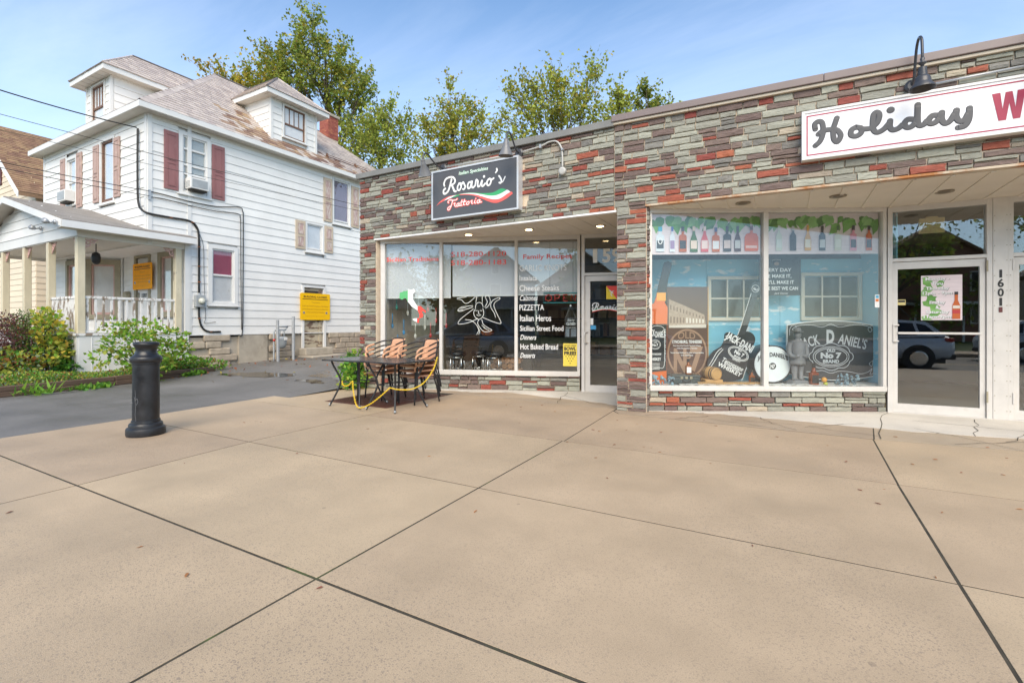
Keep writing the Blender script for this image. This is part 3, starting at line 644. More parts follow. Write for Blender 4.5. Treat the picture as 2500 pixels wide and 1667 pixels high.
w4 = win(house, SW, Y_(7.50), Y_(8.345), 1.80, 3.505, .11, meet=2.66, inside=M_MAUVE, blind=(M_ROSE, 2.67))
w5 = win(house, FW, 3.99, 4.87, 4.57, 6.37, .07, meet=4.68, sash=M_BROWNSASH, inside=M_CURT)
w6 = win(house, FW, 1.70, 2.48, 4.80, 6.26, .09, meet=5.5, inside=M_GREENC)
for z in (5.28, 5.95): bx('storm_rail', M_WHITE, w1, Y_(6.89), Y_(7.43), -.012, .004, z, z+.05, SW)
def shutter(M, s0, s1, z0, z1, m1, m2):
    o = bx('shutter', m1, house, s0, s1, -.05, -.022, z0, z1, M, bevel=.004)
    zm = z0+(z1-z0)*.48; k = (s1-s0)*.2
    for p, q in ((z0+.09, zm-.04), (zm+.04, z1-.09)):
        b = MB(); w = .018
        b.box(s0+k,s1-k,-.064,-.0505,p,p+w); b.box(s0+k,s1-k,-.064,-.0505,q-w,q); b.box(s0+k,s0+k+w,-.056,-.0505,p+w,q-w); b.box(s1-k-w,s1-k,-.056,-.0505,p+w,q-w); b.box(s0+k+w+.012,s1-k-w-.012,-.054,-.0505,p+w+.012,q-w-.012)
        b.build('shutter_panel', m2, o, M)
for a, c in ((6.40,6.74),(7.60,7.95)): shutter(SW, Y_(a), Y_(c), 4.79, 6.31, M_SHUT, M_SHUT)
for a, c in ((11.36,11.72),(12.60,12.96)): shutter(SW, Y_(a), Y_(c), 4.86, 6.39, M_SHUT2, M_SHUT3)
for a, c in ((10.255,10.62),(11.40,11.755)): shutter(SW, Y_(a), Y_(c), 3.76, 4.70, M_SHUT2, M_SHUT3)
M_SHUT4 = pm('faded_pink_shutter', (.42,.29,.25), .7, var=.12, scale=6, col2=(.52,.42,.32), c2=(.55,.7), c2scale=9)
for a, c in ((3.60,3.96),(4.86,5.20),(1.34,1.67),(2.49,2.85)): shutter(FW, a, c, 4.67, 6.27, M_SHUT4, M_SHUT4)
# side door (boarded, peeling) and steps
dr = MB(); dr.box(Y_(10.5),Y_(10.58),-.04,.02,.42,2.57); dr.box(Y_(11.36),Y_(11.455),-.04,.02,.42,2.57); dr.box(Y_(10.58),Y_(11.36),-.04,.02,2.50,2.57)
sd = dr.build('side_door', M_WHITE, house, SW)
M_DOORP = pm('peeling_door', (.50,.43,.31), .75, var=.1, scale=4, col2=(.17,.11,.075), c2=(.50,.56), c2scale=4, stretch=(1,.5,1.6))
bx('door_leaf', M_DOORP, sd, Y_(10.60), Y_(11.34), .03, .06, .46, 2.5, SW)
for z in (.62,.98,1.12,1.44,1.60): bx('rail', M_DOORP, sd, Y_(10.62), Y_(11.18), .018, .029, z, z+.05, SW)
bx('door_stile', M_DOORP, sd, Y_(11.2), Y_(11.27), .010, .029, .46, 2.4, SW); bx('door_window', M_DARKIN, sd, Y_(10.64), Y_(11.16), .02, .029, 2.22, 2.40, SW)
bx('door_step', M_FCONC, house, Y_(10.4), Y_(11.5), -.35, .0, .22, .47, SW, bevel=.03); bx('door_step', M_FCONC, house, Y_(10.35), Y_(11.75), -.75, -.0, .0, .225, SW, bevel=.03)
# foundation
bx('foundation', M_FCONC, house, .93, 9.4, .05, .3, -.2, .98, SW)
bx('foundation_patch', M_FCONC, house, Y_(8.38), Y_(9.28), -.012, .06, -.1, .975, SW)
r = random.Random(11)
fb = {}
for L_ in (.45,.6,.75):
    q = MB(); q.box(0,L_-.012,-.03,.06,0,.188); fb[L_] = q.mesh('foundation_block', M_FOUND)
for k in range(5):
    x = .95+(k%2)*.2-.2
    while x < 9.2:
        L_ = r.choice((.45,.6,.75)); e = x+L_
        if x >= .90 and not (e > Y_(8.38) and x < Y_(9.28)) and not (e > Y_(10.4) and x < Y_(11.5)):
            o = mk('foundation_block', fb[L_], house, SW @ Matrix.Translation((x, r.uniform(-.008,.008), .02+k*.19)))
            bv = o.modifiers.new('bevel','BEVEL'); bv.width = .03; bv.segments = 2
        x = e
bx('water_table', M_WHITE, house, .95, 9.4, -.026, .03, .955, .983, SW)
# eaves
EX0, EX1, EY0, EY1, EZ = -20.9, -13.7, 5.74, 15.8, 6.74
def soff_strip(x0, x1, y0, y1, step, ax):
    c = x0 if ax == 0 else y0; e = x1 if ax == 0 else y1
    while c < e-.02:
        d = min(c+step, e)
        if ax == 0: bx('soffit_panel', M_SOFFH, house, c+.004, d-.004, y0, y1, 6.600, 6.612, Matrix.Identity(4))
        else: bx('soffit_panel', M_SOFFH, house, x0, x1, c+.004, d-.004, 6.600, 6.612, Matrix.Identity(4))
        c = d
soff_strip(-14.0, EX1+.02, 6.04, EY1, .32, 1); soff_strip(EX0+.02, EX1+.02, EY0-.02+.04, 6.04, .32, 0)
b = MB(); b.box(EX0,EX1-.02,EY0+.02,6.1,6.614,6.63); b.box(-14.1,EX1-.02,6.1,EY1,6.614,6.63); b.build('soffit_backing', M_SOFFG, house, Matrix.Identity(4))
b = MB(); b.box(EX1-.02,EX1+.012,EY0-.012,EY1,6.595,6.745); b.box(EX0-.012,EX1-.02,EY0-.012,EY0+.02,6.595,6.745); b.box(EX0-.012,EX0+.02,EY0+.02,EY1,6.595,6.745); b.build('fascia', M_WHITE, house, Matrix.Identity(4))
# roof
RX, RY0, RY1, RZ = -17.3, 9.5, 11.5, 9.96
roofm = MB(); e = [(EX0,EY0,EZ),(EX1,EY0,EZ),(EX1,EY1,EZ),(EX0,EY1,EZ),(RX,RY0,RZ),(RX,RY1,RZ)]
roofm.add(e, [(0,1,4),(1,2,5,4),(2,3,5),(3,0,4,5),(0,3,2,1)]); roof = roofm.build('roof', M_SLATE, house, Matrix.Identity(4), fix=True)
def slates(A, B, Cc, D, name, parent, mats, expo=.165, wid=.24, th=.012, lift=.004, pick=None, seed=0, jit=.012, wj=.25):
    """A,B eave ends (viewer left, right), D,Cc the upper ends over A and B"""
    A, B, Cc, D = map(Vector, (A, B, Cc, D)); r = random.Random(seed); mb = MB()
    ex = (B-A).normalized(); nrm = (B-A).cross(((D+Cc)/2)-A).normalized()
    if nrm.z < 0: nrm = -nrm
    up = nrm.cross(ex); 
    if up.z < 0: up = -up
    H = (D-A).dot(up); rows = int(H/expo)+1; a0 = (D-A).dot(ex)/H; b0 = (Cc-B).dot(ex)/H; Lb = (B-A).dot(ex)
    for k in range(rows):
        h0 = k*expo; h1 = min(h0+expo*1.15, H)
        x = a0*h0-r.uniform(0, wid)
        while x < Lb+b0*h0:
            w = wid*(1+r.uniform(-wj, wj)); l, q = x+.003, x+w-.003
            l0, q0 = max(l, a0*h0), min(q, Lb+b0*h0); l1, q1 = max(l, a0*h1), min(q, Lb+b0*h1)
            if q0-l0 > .02:
                if q1 < l1: q1 = l1 = max(min((l1+q1)/2, q0), l0)
                dz = r.uniform(0, jit); t = th+lift+r.uniform(0,.005)
                P = lambda s, h, n: A+ex*s+up*h+nrm*n
                vs = [P(l0,h0-dz,lift),P(q0,h0-dz,lift),P(l0,h0-dz,t),P(q0,h0-dz,t),P(q1,h1,lift),P(l1,h1,lift)]
                mb.add(vs, [(0,1,3,2),(2,3,4,5)], pick((vs[2]+vs[3])/2, r) if pick else 0)
            x += w
    o = mb.build(name, mats, parent, Matrix.Identity(4), fix=False); tag(o, kind='stuff'); return o
def brown(p, r):
    d = math.hypot((p.y-9.0)/1.0, (p.x+14.0)/.9); q = max(0, 1-d*.85)
    if p.x > -14.35 and p.y > 8.6: q = max(q, .75 if p.y < 12.4 else .3)
    if p.y < 9.4 and p.y > 8.2 and p.x > -15.2 and p.x+15.2 > (9.4-p.y)*.1: q = max(q, .75*(p.y-8.2)/1.2)
    return 1 if r.random() < q else 0
slates(e[1], e[2], e[5], e[4], 'slates', roof, [M_SLATE, M_SLATEB], pick=brown, seed=1)
slates(e[0], e[1], e[4], e[4], 'slates', roof, [M_SLATE, M_SLATEB], seed=2)
b = MB()
def cap(b, p, q, r=.05): b.tube([Vector(p)+Vector((0,0,.01)), Vector(q)+Vector((0,0,.01))], r, 6, yf=1)
cap(b, e[4], e[5], .04); b.build('ridge', M_LEAD, roof, Matrix.Identity(4))
b = MB()
for k in range(26):
    P0 = Vector(e[1]).lerp(Vector(e[4]), k/26); P1 = Vector(e[1]).lerp(Vector(e[4]), (k+1.15)/26); u = (P1-P0).normalized()
    s1 = Vector((-.03,.85,.0)); s1 = Vector((.10,.13,0)).normalized()
    lft = Vector((-.13,0,-.0)); 
    b.add([P0+Vector((0,0,.045)), P1+Vector((0,0,.03)), P1+Vector((.02,.17,-.02))+Vector((0,0,.02)), P0+Vector((.02,.17,.0)), P0+Vector((-.17,-.02,.0)), P1+Vector((-.17,-.02,-.0))], [(0,1,2,3),(4,5,1,0)])
b.build('hip_slates', M_SLATE, roof, Matrix.Identity(4), fix=False)
# snow guards
for yy in (11.75, 13.05):
    b = MB(); b.prism([(-.05,0),(.07,0),(.0,.16),(-.05,.16)], -.02, .02, M=FR_(-14.25, yy, 7.22, 0)); b.build('snow_guard', M_BROWNSASH, roof, Matrix.Identity(4))
b = MB()
for dz in (.05,.11): b.tube([(-14.24, 11.7, 7.22+dz),(-14.24, 13.6, 7.22+dz)], .012, 6)
b.build('snow_rail', M_BROWNSASH, roof, Matrix.Identity(4))
# chimney: bricks one by one
ch = MB().box(-.25,.25,-.25,.25,8.0,9.75).build('chimney', M_MORTAR, roof, FR_(-16.4, 13.6))
q = MB(); q.box(0,1,-.03,0,0,.060); bm_ = q.mesh('brick', M_BRICK)
for k in range(14):
    for f in range(2):
        for x, w in ([(-.25,.16),(-.08,.16),(.09,.16)] if (k+f)%2 else [(-.25,.075),(-.165,.16),(.005,.16),(.175,.075)]):
            mk('brick', bm_, ch, FR_(-16.4,13.6,8.85+k*.0665) @ (Matrix.Identity(4) if f == 0 else Matrix.Rotation(R(90),4,'Z')) @ Matrix.Translation((x, -.25, 0)) @ Matrix.Diagonal((w,.5,1,1)))
bx('chimney_cap', M_FCONC, ch, -.31, .31, -.31, .31, 9.75, 9.86, FR_(-16.4, 13.6), bevel=.02)
# dormers
def dormer(M, w, zb, zt, ze, yap, zr, yback, label, oh=.30, zsill=7.35, seed=5):
    d = thing_part = bpy.data.objects.new('dormer', None); COL.objects.link(d); place(d, house, M); d['label'] = label
    h = w/2
    wl = MB(); wl.box(-h+.02,h-.02,.03,1.9,zb,zt); wl.build('dormer_wall', M_TRIM, d)
    op = [(-.46,.46,zsill-.08,zt-.05)]
    clapboards(d, M, -h+.07, h-.07, zb, zt, op, expo=.215)
    for s in (-1, 1):
        MM = M @ (FR_(h, 0, 0, 90) if s > 0 else FR_(-h, 1.9, 0, -90))
        clapboards(d, MM, .06 if s > 0 else 0, 1.9 if s > 0 else 1.84, zb, zt, expo=.215)
    for x in (-h, h-.07): bx('corner_board', M_WHITE, d, x-.006, x+.076, -.03, .05, zb, zt)
    win(d, M, -.45, .45, zsill-.06, zt-.05, .06, meet=zsill+.40, sash=M_BROWNSASH, vm=3, inside=pm('dormer_dark', (.09,.09,.10), .6), sill=True)
    H = h+oh
    sf = MB(); sf.box(-H+.02,H-.02,-oh+.02,1.7,ze-.14,ze-.125); so = sf.build('soffit', M_SOFFH, d)
    x = -H+.1
    while x < H: bx('soffit_joint', M_SOFFG, so, x, x+.008, -oh+.03, .0, ze-.1425, ze-.1395, M); x += .3
    fa = MB(); fa.box(-H,H,-oh,-oh+.02,ze-.145,ze); fa.box(-H,-H+.02,-oh+.02,1.6,ze-.145,ze); fa.box(H-.02,H,-oh+.02,1.6,ze-.145,ze); fa.build('fascia', M_WHITE, d)
    rf = MB(); E_ = [(-H-.02,-oh-.02,ze),(H+.02,-oh-.02,ze),(H+.02,2.6,ze),(-H-.02,2.6,ze),(0,yap,zr),(0,yback,zr)]
    rf.add(E_, [(0,1,4),(1,2,5,4),(3,0,4,5),(0,3,2,1)]); ro = rf.build('dormer_roof', M_SLATE, d)
    W_ = [M @ Vector(p) for p in E_]
    slates(W_[0], W_[1], W_[4], W_[4], 'slates', ro, M_SLATE, seed=seed); slates(W_[1], W_[2], W_[5], W_[4], 'slates', ro, M_SLATE, seed=seed+1); slates(W_[3], W_[0], W_[4], W_[5], 'slates', ro, M_SLATE, seed=seed+2)
    b = MB(); cap(b, E_[4], E_[5], .035); cap(b, E_[0], E_[4], .03); b.build('ridge', M_LEAD, ro, M)
    b = MB(); cap(b, E_[1], E_[4], .025); b.build('hip', M_SLATE, ro, M)
dormer(FR_(-17.18, 6.2), 1.57, 6.9, 8.24, 8.37, .82, 9.37, 2.95, 'front dormer with a dark sash window', zsill=7.1, seed=21)
dormer(FR_(-14.2, 10.38, 0, 90), 1.73, 7.15, 8.50, 8.62, .90, 9.66, 2.95, 'side dormer with a brown sash window', zsill=7.42, seed=31)
# ---------------------------------------------------------------- porch
PF = 4.66
porch = bpy.data.objects.new('porch', None); COL.objects.link(porch); place(porch, house, Matrix.Identity(4))
bx('porch_deck', M_PEEL, porch, -20.6, -13.96, PF-.06, 7.0, 1.0, 1.06)
b = MB(); b.box(-20.6,-13.99,PF-.02,PF+.02,.0,1.0); b.box(-14.02,-13.98,PF+.02,7.0,.0,1.0); b.build('skirt', M_WHITE, porch)
for i in range(22): bx('skirt_groove', M_TRIM, porch, -20.5+i*.3, -20.5+i*.3+.012, PF-.028, PF-.0205, .02, .99)
for i in range(7): bx('skirt_groove', M_TRIM, porch, -13.979, -13.972, PF+.25+i*.31, PF+.262+i*.31, .02, .99)
for (x, y) in ((-14.07,PF+.07),(-15.74,PF+.07),(-17.33,PF+.07),(-18.94,PF+.07),(-20.5,PF+.07),(-14.06,6.76)):
    bx('porch_post', M_CREAMP, porch, x-.075, x+.075, y-.075, y+.075, 1.06, 3.26, bevel=.012)
bx('porch_beam', M_SOFFH, porch, -20.6, -13.98, PF, PF+.14, 3.26, 3.50); bx('porch_beam', M_SOFFH, porch, -14.13, -13.985, PF+.14, 6.98, 3.26, 3.50); bx('porch_beam', M_SOFFH, porch, -20.6, -20.45, PF+.14, 6.2, 3.26, 3.5)
bx('beam_face', M_WHITE, porch, -20.6, -13.97, PF-.024, PF-.002, 3.28, 3.52)
bx('end_board', M_WHITE, porch, -14.02, -13.96, 6.90, 7.02, 1.0, 3.45)
x = -20.45
while x < -14.2: bx('ceiling_board', M_SOFFH, porch, x+.003, x+.197, PF+.14, 7.05, 3.33, 3.345); x += .2
bx('ceiling_backing', M_SOFFG, porch, -20.5, -14.1, PF+.1, 7.05, 3.348, 3.36)
# porch gable roof
GX, GZ, GE, GY0, GY1 = -17.35, 4.50, 3.53, 4.30, 7.04
for sgn, xe, nm in ((1, -13.65, 'r'), (-1, -21.05, 'l')):
    n = Vector((GE-GZ, 0, GX-xe)); t = .04
    b = MB(); b.add([(GX,GY0,GZ),(xe,GY0,GE),(xe,GY1,GE),(GX,GY1,GZ),(GX,GY0,GZ+t),(xe,GY0,GE+t),(xe,GY1,GE+t),(GX,GY1,GZ+t)], [(0,1,2,3),(4,5,6,7),(0,1,5,4),(1,2,6,5),(2,3,7,6),(3,0,4,7)])
    b.build('porch_roof', M_PORCHROOF, porch)
    b = MB(); b.add([(GX,GY0-.03,GZ-.14),(xe,GY0-.03,GE-.14),(xe,GY0-.03,GE+.01),(GX,GY0-.03,GZ+.01),(GX,GY0-.002,GZ-.14),(xe,GY0-.002,GE-.14),(xe,GY0-.002,GE+.01),(GX,GY0-.002,GZ+.01)], [(0,1,2,3),(4,5,6,7),(0,1,5,4),(1,2,6,5),(2,3,7,6),(3,0,4,7)]); b.build('rake_board', M_WHITE, porch)
    b = MB(); b.add([(GX,GY0,GZ-.03),(xe,GY0,GE-.03),(xe,PF,GE-.03),(GX,PF,GZ-.03),(GX,GY0,GZ-.015),(xe,GY0,GE-.015),(xe,PF,GE-.015),(GX,PF,GZ-.015)], [(0,1,2,3),(4,5,6,7),(0,1,5,4),(1,2,6,5),(2,3,7,6),(3,0,4,7)]); b.build('rake_soffit', M_SOFFH, porch)
bx('eave_fascia', M_WHITE, porch, -13.66, -13.63, GY0-.03, GY1, GE-.14, GE+.012); bx('eave_soffit', M_SOFFH, porch, -14.0, -13.66, GY0, GY1, GE-.135, GE-.12)
GF = FR_(GX, PF-.02)
b = MB(); b.prism([(-3.4,3.5),(3.4,3.5),(0,4.43)], 0, .05); b.build('gable_wall', M_TRIM, porch, GF)
clapboards(porch, GF, 0, 0, 3.52, 4.42, expo=.23, lim=lambda z: (-(4.47-z)/.93*3.42, (4.47-z)/.93*3.42))
# railings
def rail(M, L_, n, mat, bw=.045):
    rl = bpy.data.objects.new('railing', None); COL.objects.link(rl); place(rl, porch, M)
    bx('top_rail', mat, rl, 0, L_, -.035, .035, 1.86, 1.92, bevel=.006); bx('bottom_rail', mat, rl, 0, L_, -.025, .025, 1.07, 1.12)
    q = MB(); q.box(0,bw,-.02,.02,1.12,1.86); me = q.mesh('baluster', mat)
    for i in range(n): mk('baluster', me, rl, M @ Matrix.Translation((.03+i*(L_-.06-bw)/(n-1), 0, 0)))
rail(FR_(-14.06, PF+.145, 0, 90), 1.95, 13, M_PEEL); rail(FR_(-15.66, PF+.07), 1.51, 13, M_PEEL, .075)
# scroll brackets at the post heads
def bracket(M):
    b = MB(); b.tube(catmull([(0,0,-.02),(.07,0,-.05),(.14,0,-.02),(.20,0,-.035),(.25,0,-.008)],5), .014, 6); b.tube(catmull([(.0,0,-.26),(.03,0,-.2),(.02,0,-.13),(.06,0,-.09)],5), .013, 6)
    b.tube(catmull([(.03,0,-.2),(.10,0,-.17),(.12,0,-.10),(.18,0,-.09),(.21,0,-.04)],5), .014, 6)
    for cx, cz, rr in ((.075,-.095,.038),(.145,-.06,.026),(.05,-.155,.026)): b.tube([(cx+rr*math.cos(t*.63), 0, cz+rr*math.sin(t*.63)) for t in range(9)], .010, 6)
    b.build('bracket', M_PINK, porch, M, smooth=True, fix=False)
for x in (-14.07,-15.74,-17.33,-18.94):
    bracket(FR_(x-.075, PF+.07, 3.26, 180))
    if x < -14.5: bracket(FR_(x+.075, PF+.07, 3.26, 0))
bracket(FR_(-14.07, PF+.145, 3.26, 90)); bracket(FR_(-14.06, 6.685, 3.26, -90))
# porch back walls: door wall, angled bay side, bay front
DW = FR_(-17.65, 7.0); BS = FR_(-18.42, 6.23, 0, 45); BF = FR_(-20.6, 6.23)
clapboards(porch, DW, 0, 3.62, 1.06, 3.34, [(.70,1.65,1.0,3.36),(2.05,3.02,1.5,3.36)], expo=.17, out=.015)
clapboards(porch, BS, .04, 1.05, 1.06, 3.34, [(.10,1.0,1.45,3.22)], expo=.17, out=.015); clapboards(porch, BF, 0, 2.15, 1.06, 3.34, [(1.1,2.08,1.45,3.22)], expo=.17, out=.015)
win(porch, BS, .10, 1.0, 1.45, 3.22, .15, trimm=M_TAN, sash=M_PINK, meet=1.6, inside=M_DARKROSE, gl=M_GLASSP); win(porch, BF, 1.1, 2.08, 1.45, 3.22, .14, trimm=M_TAN, sash=M_PINK, meet=1.6, inside=M_DARKIN, gl=M_GLASSP)
win(porch, DW, 2.08, 3.0, 1.5, 3.34, .17, trimm=M_TAN, sash=M_PINK, meet=1.62, inside=M_DARKIN, gl=M_GLASSP)
b = MB(); b.box(.70,.82,-.04,.02,1.06,3.34); b.box(1.54,1.65,-.04,.02,1.06,3.34); b.box(.82,1.54,-.04,.02,3.22,3.34); fd = b.build('front_door', M_TAN, porch, DW)
bx('door_leaf', M_WHITE, fd, .83, 1.53, .01, .05, 1.08, 3.2, DW); bx('door_light', M_DARKIN, fd, .98, 1.4, -.0, .009, 2.3, 3.05, DW); bx('door_panel', M_TRIM, fd, .95, 1.42, .0, .009, 1.25, 1.95, DW, bevel=.004)
text('1597', 1.1, 2.05, .12, INK, fd, DW, w=.3, y=-.002, bold=.02, name='house_number')
b = MB(); b.ball((.90,-.04,2.02), .035, 10); b.box(.86,.94,-.012,.008,1.95,2.2); b.build('door_knob', M_TAN, fd, DW, smooth=True)
b = MB(); b.prism([(.22,1.95),(.46,1.95),(.48,2.15),(.42,2.25),(.24,2.22)], -.14, -.02); b.build('mailbox', M_TAN, porch, DW, bevel=.01)
b = MB(); b.tube([(-15.4,5.5,3.33),(-15.4,5.5,3.12)], .012, 6); b.lathe([(.02,3.12),(.08,3.08),(.10,2.98),(.09,2.86),(.04,2.80)], 12, c=(-15.4,5.5)); b.build('porch_lantern', M_BLACK, porch, smooth=True)
for x, y, z in ((-13.86, 4.24, 3.50), (-15.9, 4.6, 3.62)):
    b = MB(); b.lathe([(.05,0),(.05,.03)], 12, M=Matrix.Translation((x, y, z)) @ Matrix.Rotation(R(90),4,'X')); b.tube([(x,y-.03,z),(x-.05,y-.12,z-.03)], .018, 6); b.lathe([(.03,0),(.055,.06),(.06,.11)], 12, M=Matrix.Translation((x-.05,y-.1,z-.02)) @ Matrix.Rotation(R(65),4,'Y') @ Matrix.Rotation(R(60),4,'X')); b.build('floodlight', M_GALV, porch, smooth=True)
# wiring fixed to the house
X0 = -13.955
def wt(pts, r, name, mat=M_BLKW, par=house): return MB().tube(catmull([(X0, y, z) for y, z in pts], 6), r, 8).build(name, mat, par, Matrix.Identity(4), smooth=True)
b = MB(); b.tube(catmull([(-14.35,5.98,6.25),(-14.34,5.97,5.4),(-14.33,5.97,4.6),(-14.28,5.97,4.32),(-14.1,5.95,4.16),(-13.95,6.05,4.06),(X0,6.55,4.05),(X0,6.98,4.05),(X0,7.18,3.93),(X0,7.25,3.6),(X0,7.25,2.6),(X0,7.25,2.1)],6), .026, 8); b.build('service_conduit', M_BLKW, house, Matrix.Identity(4), smooth=True)
wt([(7.25,1.74),(7.255,1.45),(7.33,1.18),(7.5,1.06),(7.83,1.05)], .026, 'service_conduit')
em = bx('electric_meter', M_GREYP, house, Y_(7.13), Y_(7.38), -.13, -.02, 1.73, 2.06, SW, bevel=.012)
b = MB(); b.lathe([(.085,0),(.085,.03),(.07,.09),(.0,.10)], 20, M=Matrix.Translation((Y_(7.27),-.13,1.9)) @ Matrix.Rotation(R(90),4,'X')); b.build('meter_dial', pm('dial_glass', (.55,.55,.47), .2), em, SW, smooth=True)
b = MB(); b.tube([(Y_(7.25),-.06,2.06),(Y_(7.25),-.06,2.12)], .035, 10); b.build('hub', M_GALV, em, SW)
for y, z in ((6.55,4.05),(7.08,4.02),(7.25,3.38),(7.25,2.85),(7.25,2.42),(7.255,1.42),(7.56,1.055)): b = MB(); b.box(y-.035,y+.035,-.01,.01,z-.012,z+.012, M=Matrix.Translation((X0+.015,0,0)) @ Matrix.Rotation(R(90),4,'Z')); b.build('cable_clip', pm('rust%d'%int(z*99+y*10), (.3,.11,.04), .8), house, Matrix.Identity(4))
wt([(6.05,4.62),(6.4,4.61),(7.05,4.57),(7.73,4.585),(8.36,4.70),(8.47,4.6),(8.49,4.3),(8.48,2.3),(8.46,1.02),(8.35,.95)], .013, 'telephone_cable'); wt([(6.05,4.48),(6.4,4.5),(7.05,4.46),(7.73,4.45),(8.32,4.50),(8.40,4.4),(8.41,4.1),(8.42,2.3),(8.44,1.1)], .010, 'telephone_cable'); wt([(6.95,4.06),(7.1,3.98),(7.35,3.5),(7.38,2.6),(7.42,1.5),(7.40,1.3),(7.7,1.33)], .006, 'telephone_cable')
bx('cable_bracket', M_GALV, house, .0, .06, -.06, -.03, 4.4, 4.66, SW)
bx('outlet_box', M_GREYP, porch, -13.97, -13.90, 6.55, 6.68, .68, .84, bevel=.01)
# window air conditioner
def aircon(M, s0, s1, z0, z1, label):
    t = thing('air_conditioner', label, 'air conditioner', M)
    bx('casing', M_WHITE, t, s0, s1, -.26, .03, z0, z1, bevel=.012)
    for i in range(5): bx('louvre', M_GREYP, t, s0-.004, s0-.0005, -.22, -.03, z0+.04+i*.035, z0+.055+i*.035)
    bx('rear_grille', M_GREYP, t, s0+.04, s1-.04, -.267, -.2605, z0+.04, z1-.04); bx('tray', M_DARKIN, t, s0+.05, s1-.02, -.2, .0, z0-.04, z0)
aircon(SW, Y_(6.93), Y_(7.40), 4.90, 5.19, 'white window air conditioner under the mauve shuttered side window'); aircon(FW, 1.8, 2.36, 4.88, 5.2, 'white window air conditioner in the street facing upper window')
# closure signs
def closed_sign(M, w, h, mat, label, k):
    t = thing('closure_sign', label, 'sign', M)
    P = []; rr = .045
    for cx_, cz_, a0 in ((w-rr,rr,-90),(w-rr,h-rr,0),(rr,h-rr,90),(rr,rr,180)):
        P += [(cx_+rr*math.cos(R(a0+i*18)), cz_+rr*math.sin(R(a0+i*18))) for i in range(6)]
    MB().prism(P, 0, .012).build('panel', mat, t)
    text('BUILDING CLOSED', w/2, h*.835, h*.072, INKB, t, w=w*.78, align='C', bold=.022, sp=1.0)
    bx('underline', INKB, t, w*.07, w*.93, -.003, -.001, h*.768, h*.790)
    q = INKBR
    text('This property', w/2, h*.64, h*.05, q, t, w=w*.27, align='C')
    for i, s in enumerate(('is NOT been closed for occupancy as a Public Nuisance', 'and the building ordered closed pursuant to chapter 167 of', 'the City Code of the City of Schenectady')): text(s, w/2, h*(.50-i*.115), h*.05, q, t, w=w*(.86 if i < 2 else .6), align='C')
    text('removal of this sign is a violation', w/2, h*.13, h*.025, q, t, w=w*.66, align='C')
    for x in (.115,.87):
        b = MB(); b.lathe([(.042,0),(.042,.004)], 18, M=Matrix.Translation((w*x,0,h*.27)) @ Matrix.Rotation(R(90),4,'X')); b.build('fixing_washer', M_GALV, t); b = MB(); b.lathe([(.018,.004),(.014,.012)], 6, M=Matrix.Translation((w*x,0,h*.27)) @ Matrix.Rotation(R(90),4,'X')); b.build('bolt', INKB, t)
closed_sign(FR_(-13.93, 10.40, 1.405, 90), 1.20, .90, M_YELLOW, 'yellow building closed sign over the side door by the gas meter', 0)
closed_sign(FR_(-16.86, 6.90, 2.28), 1.13, .76, M_ORANGE, 'orange building closed sign on the front porch door', 1)
# gas meter and guard posts
gm = thing('gas_meter', 'grey gas meter with pipework between two steel guard posts', 'gas meter', FR_(-13.6, 9.5, gz(9.5)))
b = MB(); b.lathe([(.03,.36),(.10,.40),(.135,.50),(.14,.62),(.15,.64),(.15,.68),(.13,.72),(.05,.74)], 16); b.build('meter_body', M_GREYP, gm, smooth=True)
b = MB(); b.tube(catmull([(0,-.27,-.02),(0,-.27,.5),(0,-.27,.85),(0,-.2,.93),(0,.12,.94)],5), .025, 8); b.tube([(0,-.07,.72),(0,-.07,.94)], .022, 8); b.tube([(0,.08,.72),(0,.08,.94)], .022, 8); b.tube([(0,-.15,1.05),(0,.2,1.04)], .028, 8); b.tube([(0,.12,.94),(0,.2,1.04),(-.3,.2,1.04)], .022, 8); b.build('pipework', M_GREYP, gm, smooth=True)
b = MB(); b.box(.10,.17,-.02,.08,.62,.71); b.build('index', M_WHITE, gm, bevel=.01); b = MB(); b.ball((.03,-.28,.63), .04, 8); b.build('valve', flat('valve_red', (.5,.04,.03)), gm)
for y, h_, lab in ((9.22,1.25,'galvanised steel guard post left of the gas meter'),(9.74,1.34,'taller galvanised steel guard post right of the gas meter')):
    t = thing('guard_post', lab, 'post', FR_(-13.38, y, gz(y))); b = MB(); b.tube([(0,0,-.1),(.0,-.02 if h_ < 1.3 else 0,h_)], .045, 12); b.build('tube', M_GALV, t, smooth=False); b = MB(); b.lathe([(.047,h_-.01),(.047,h_+.004),(.02,h_+.012)], 12, c=(0,-.02 if h_ < 1.3 else 0)); b.build('cap', M_GALV, t)
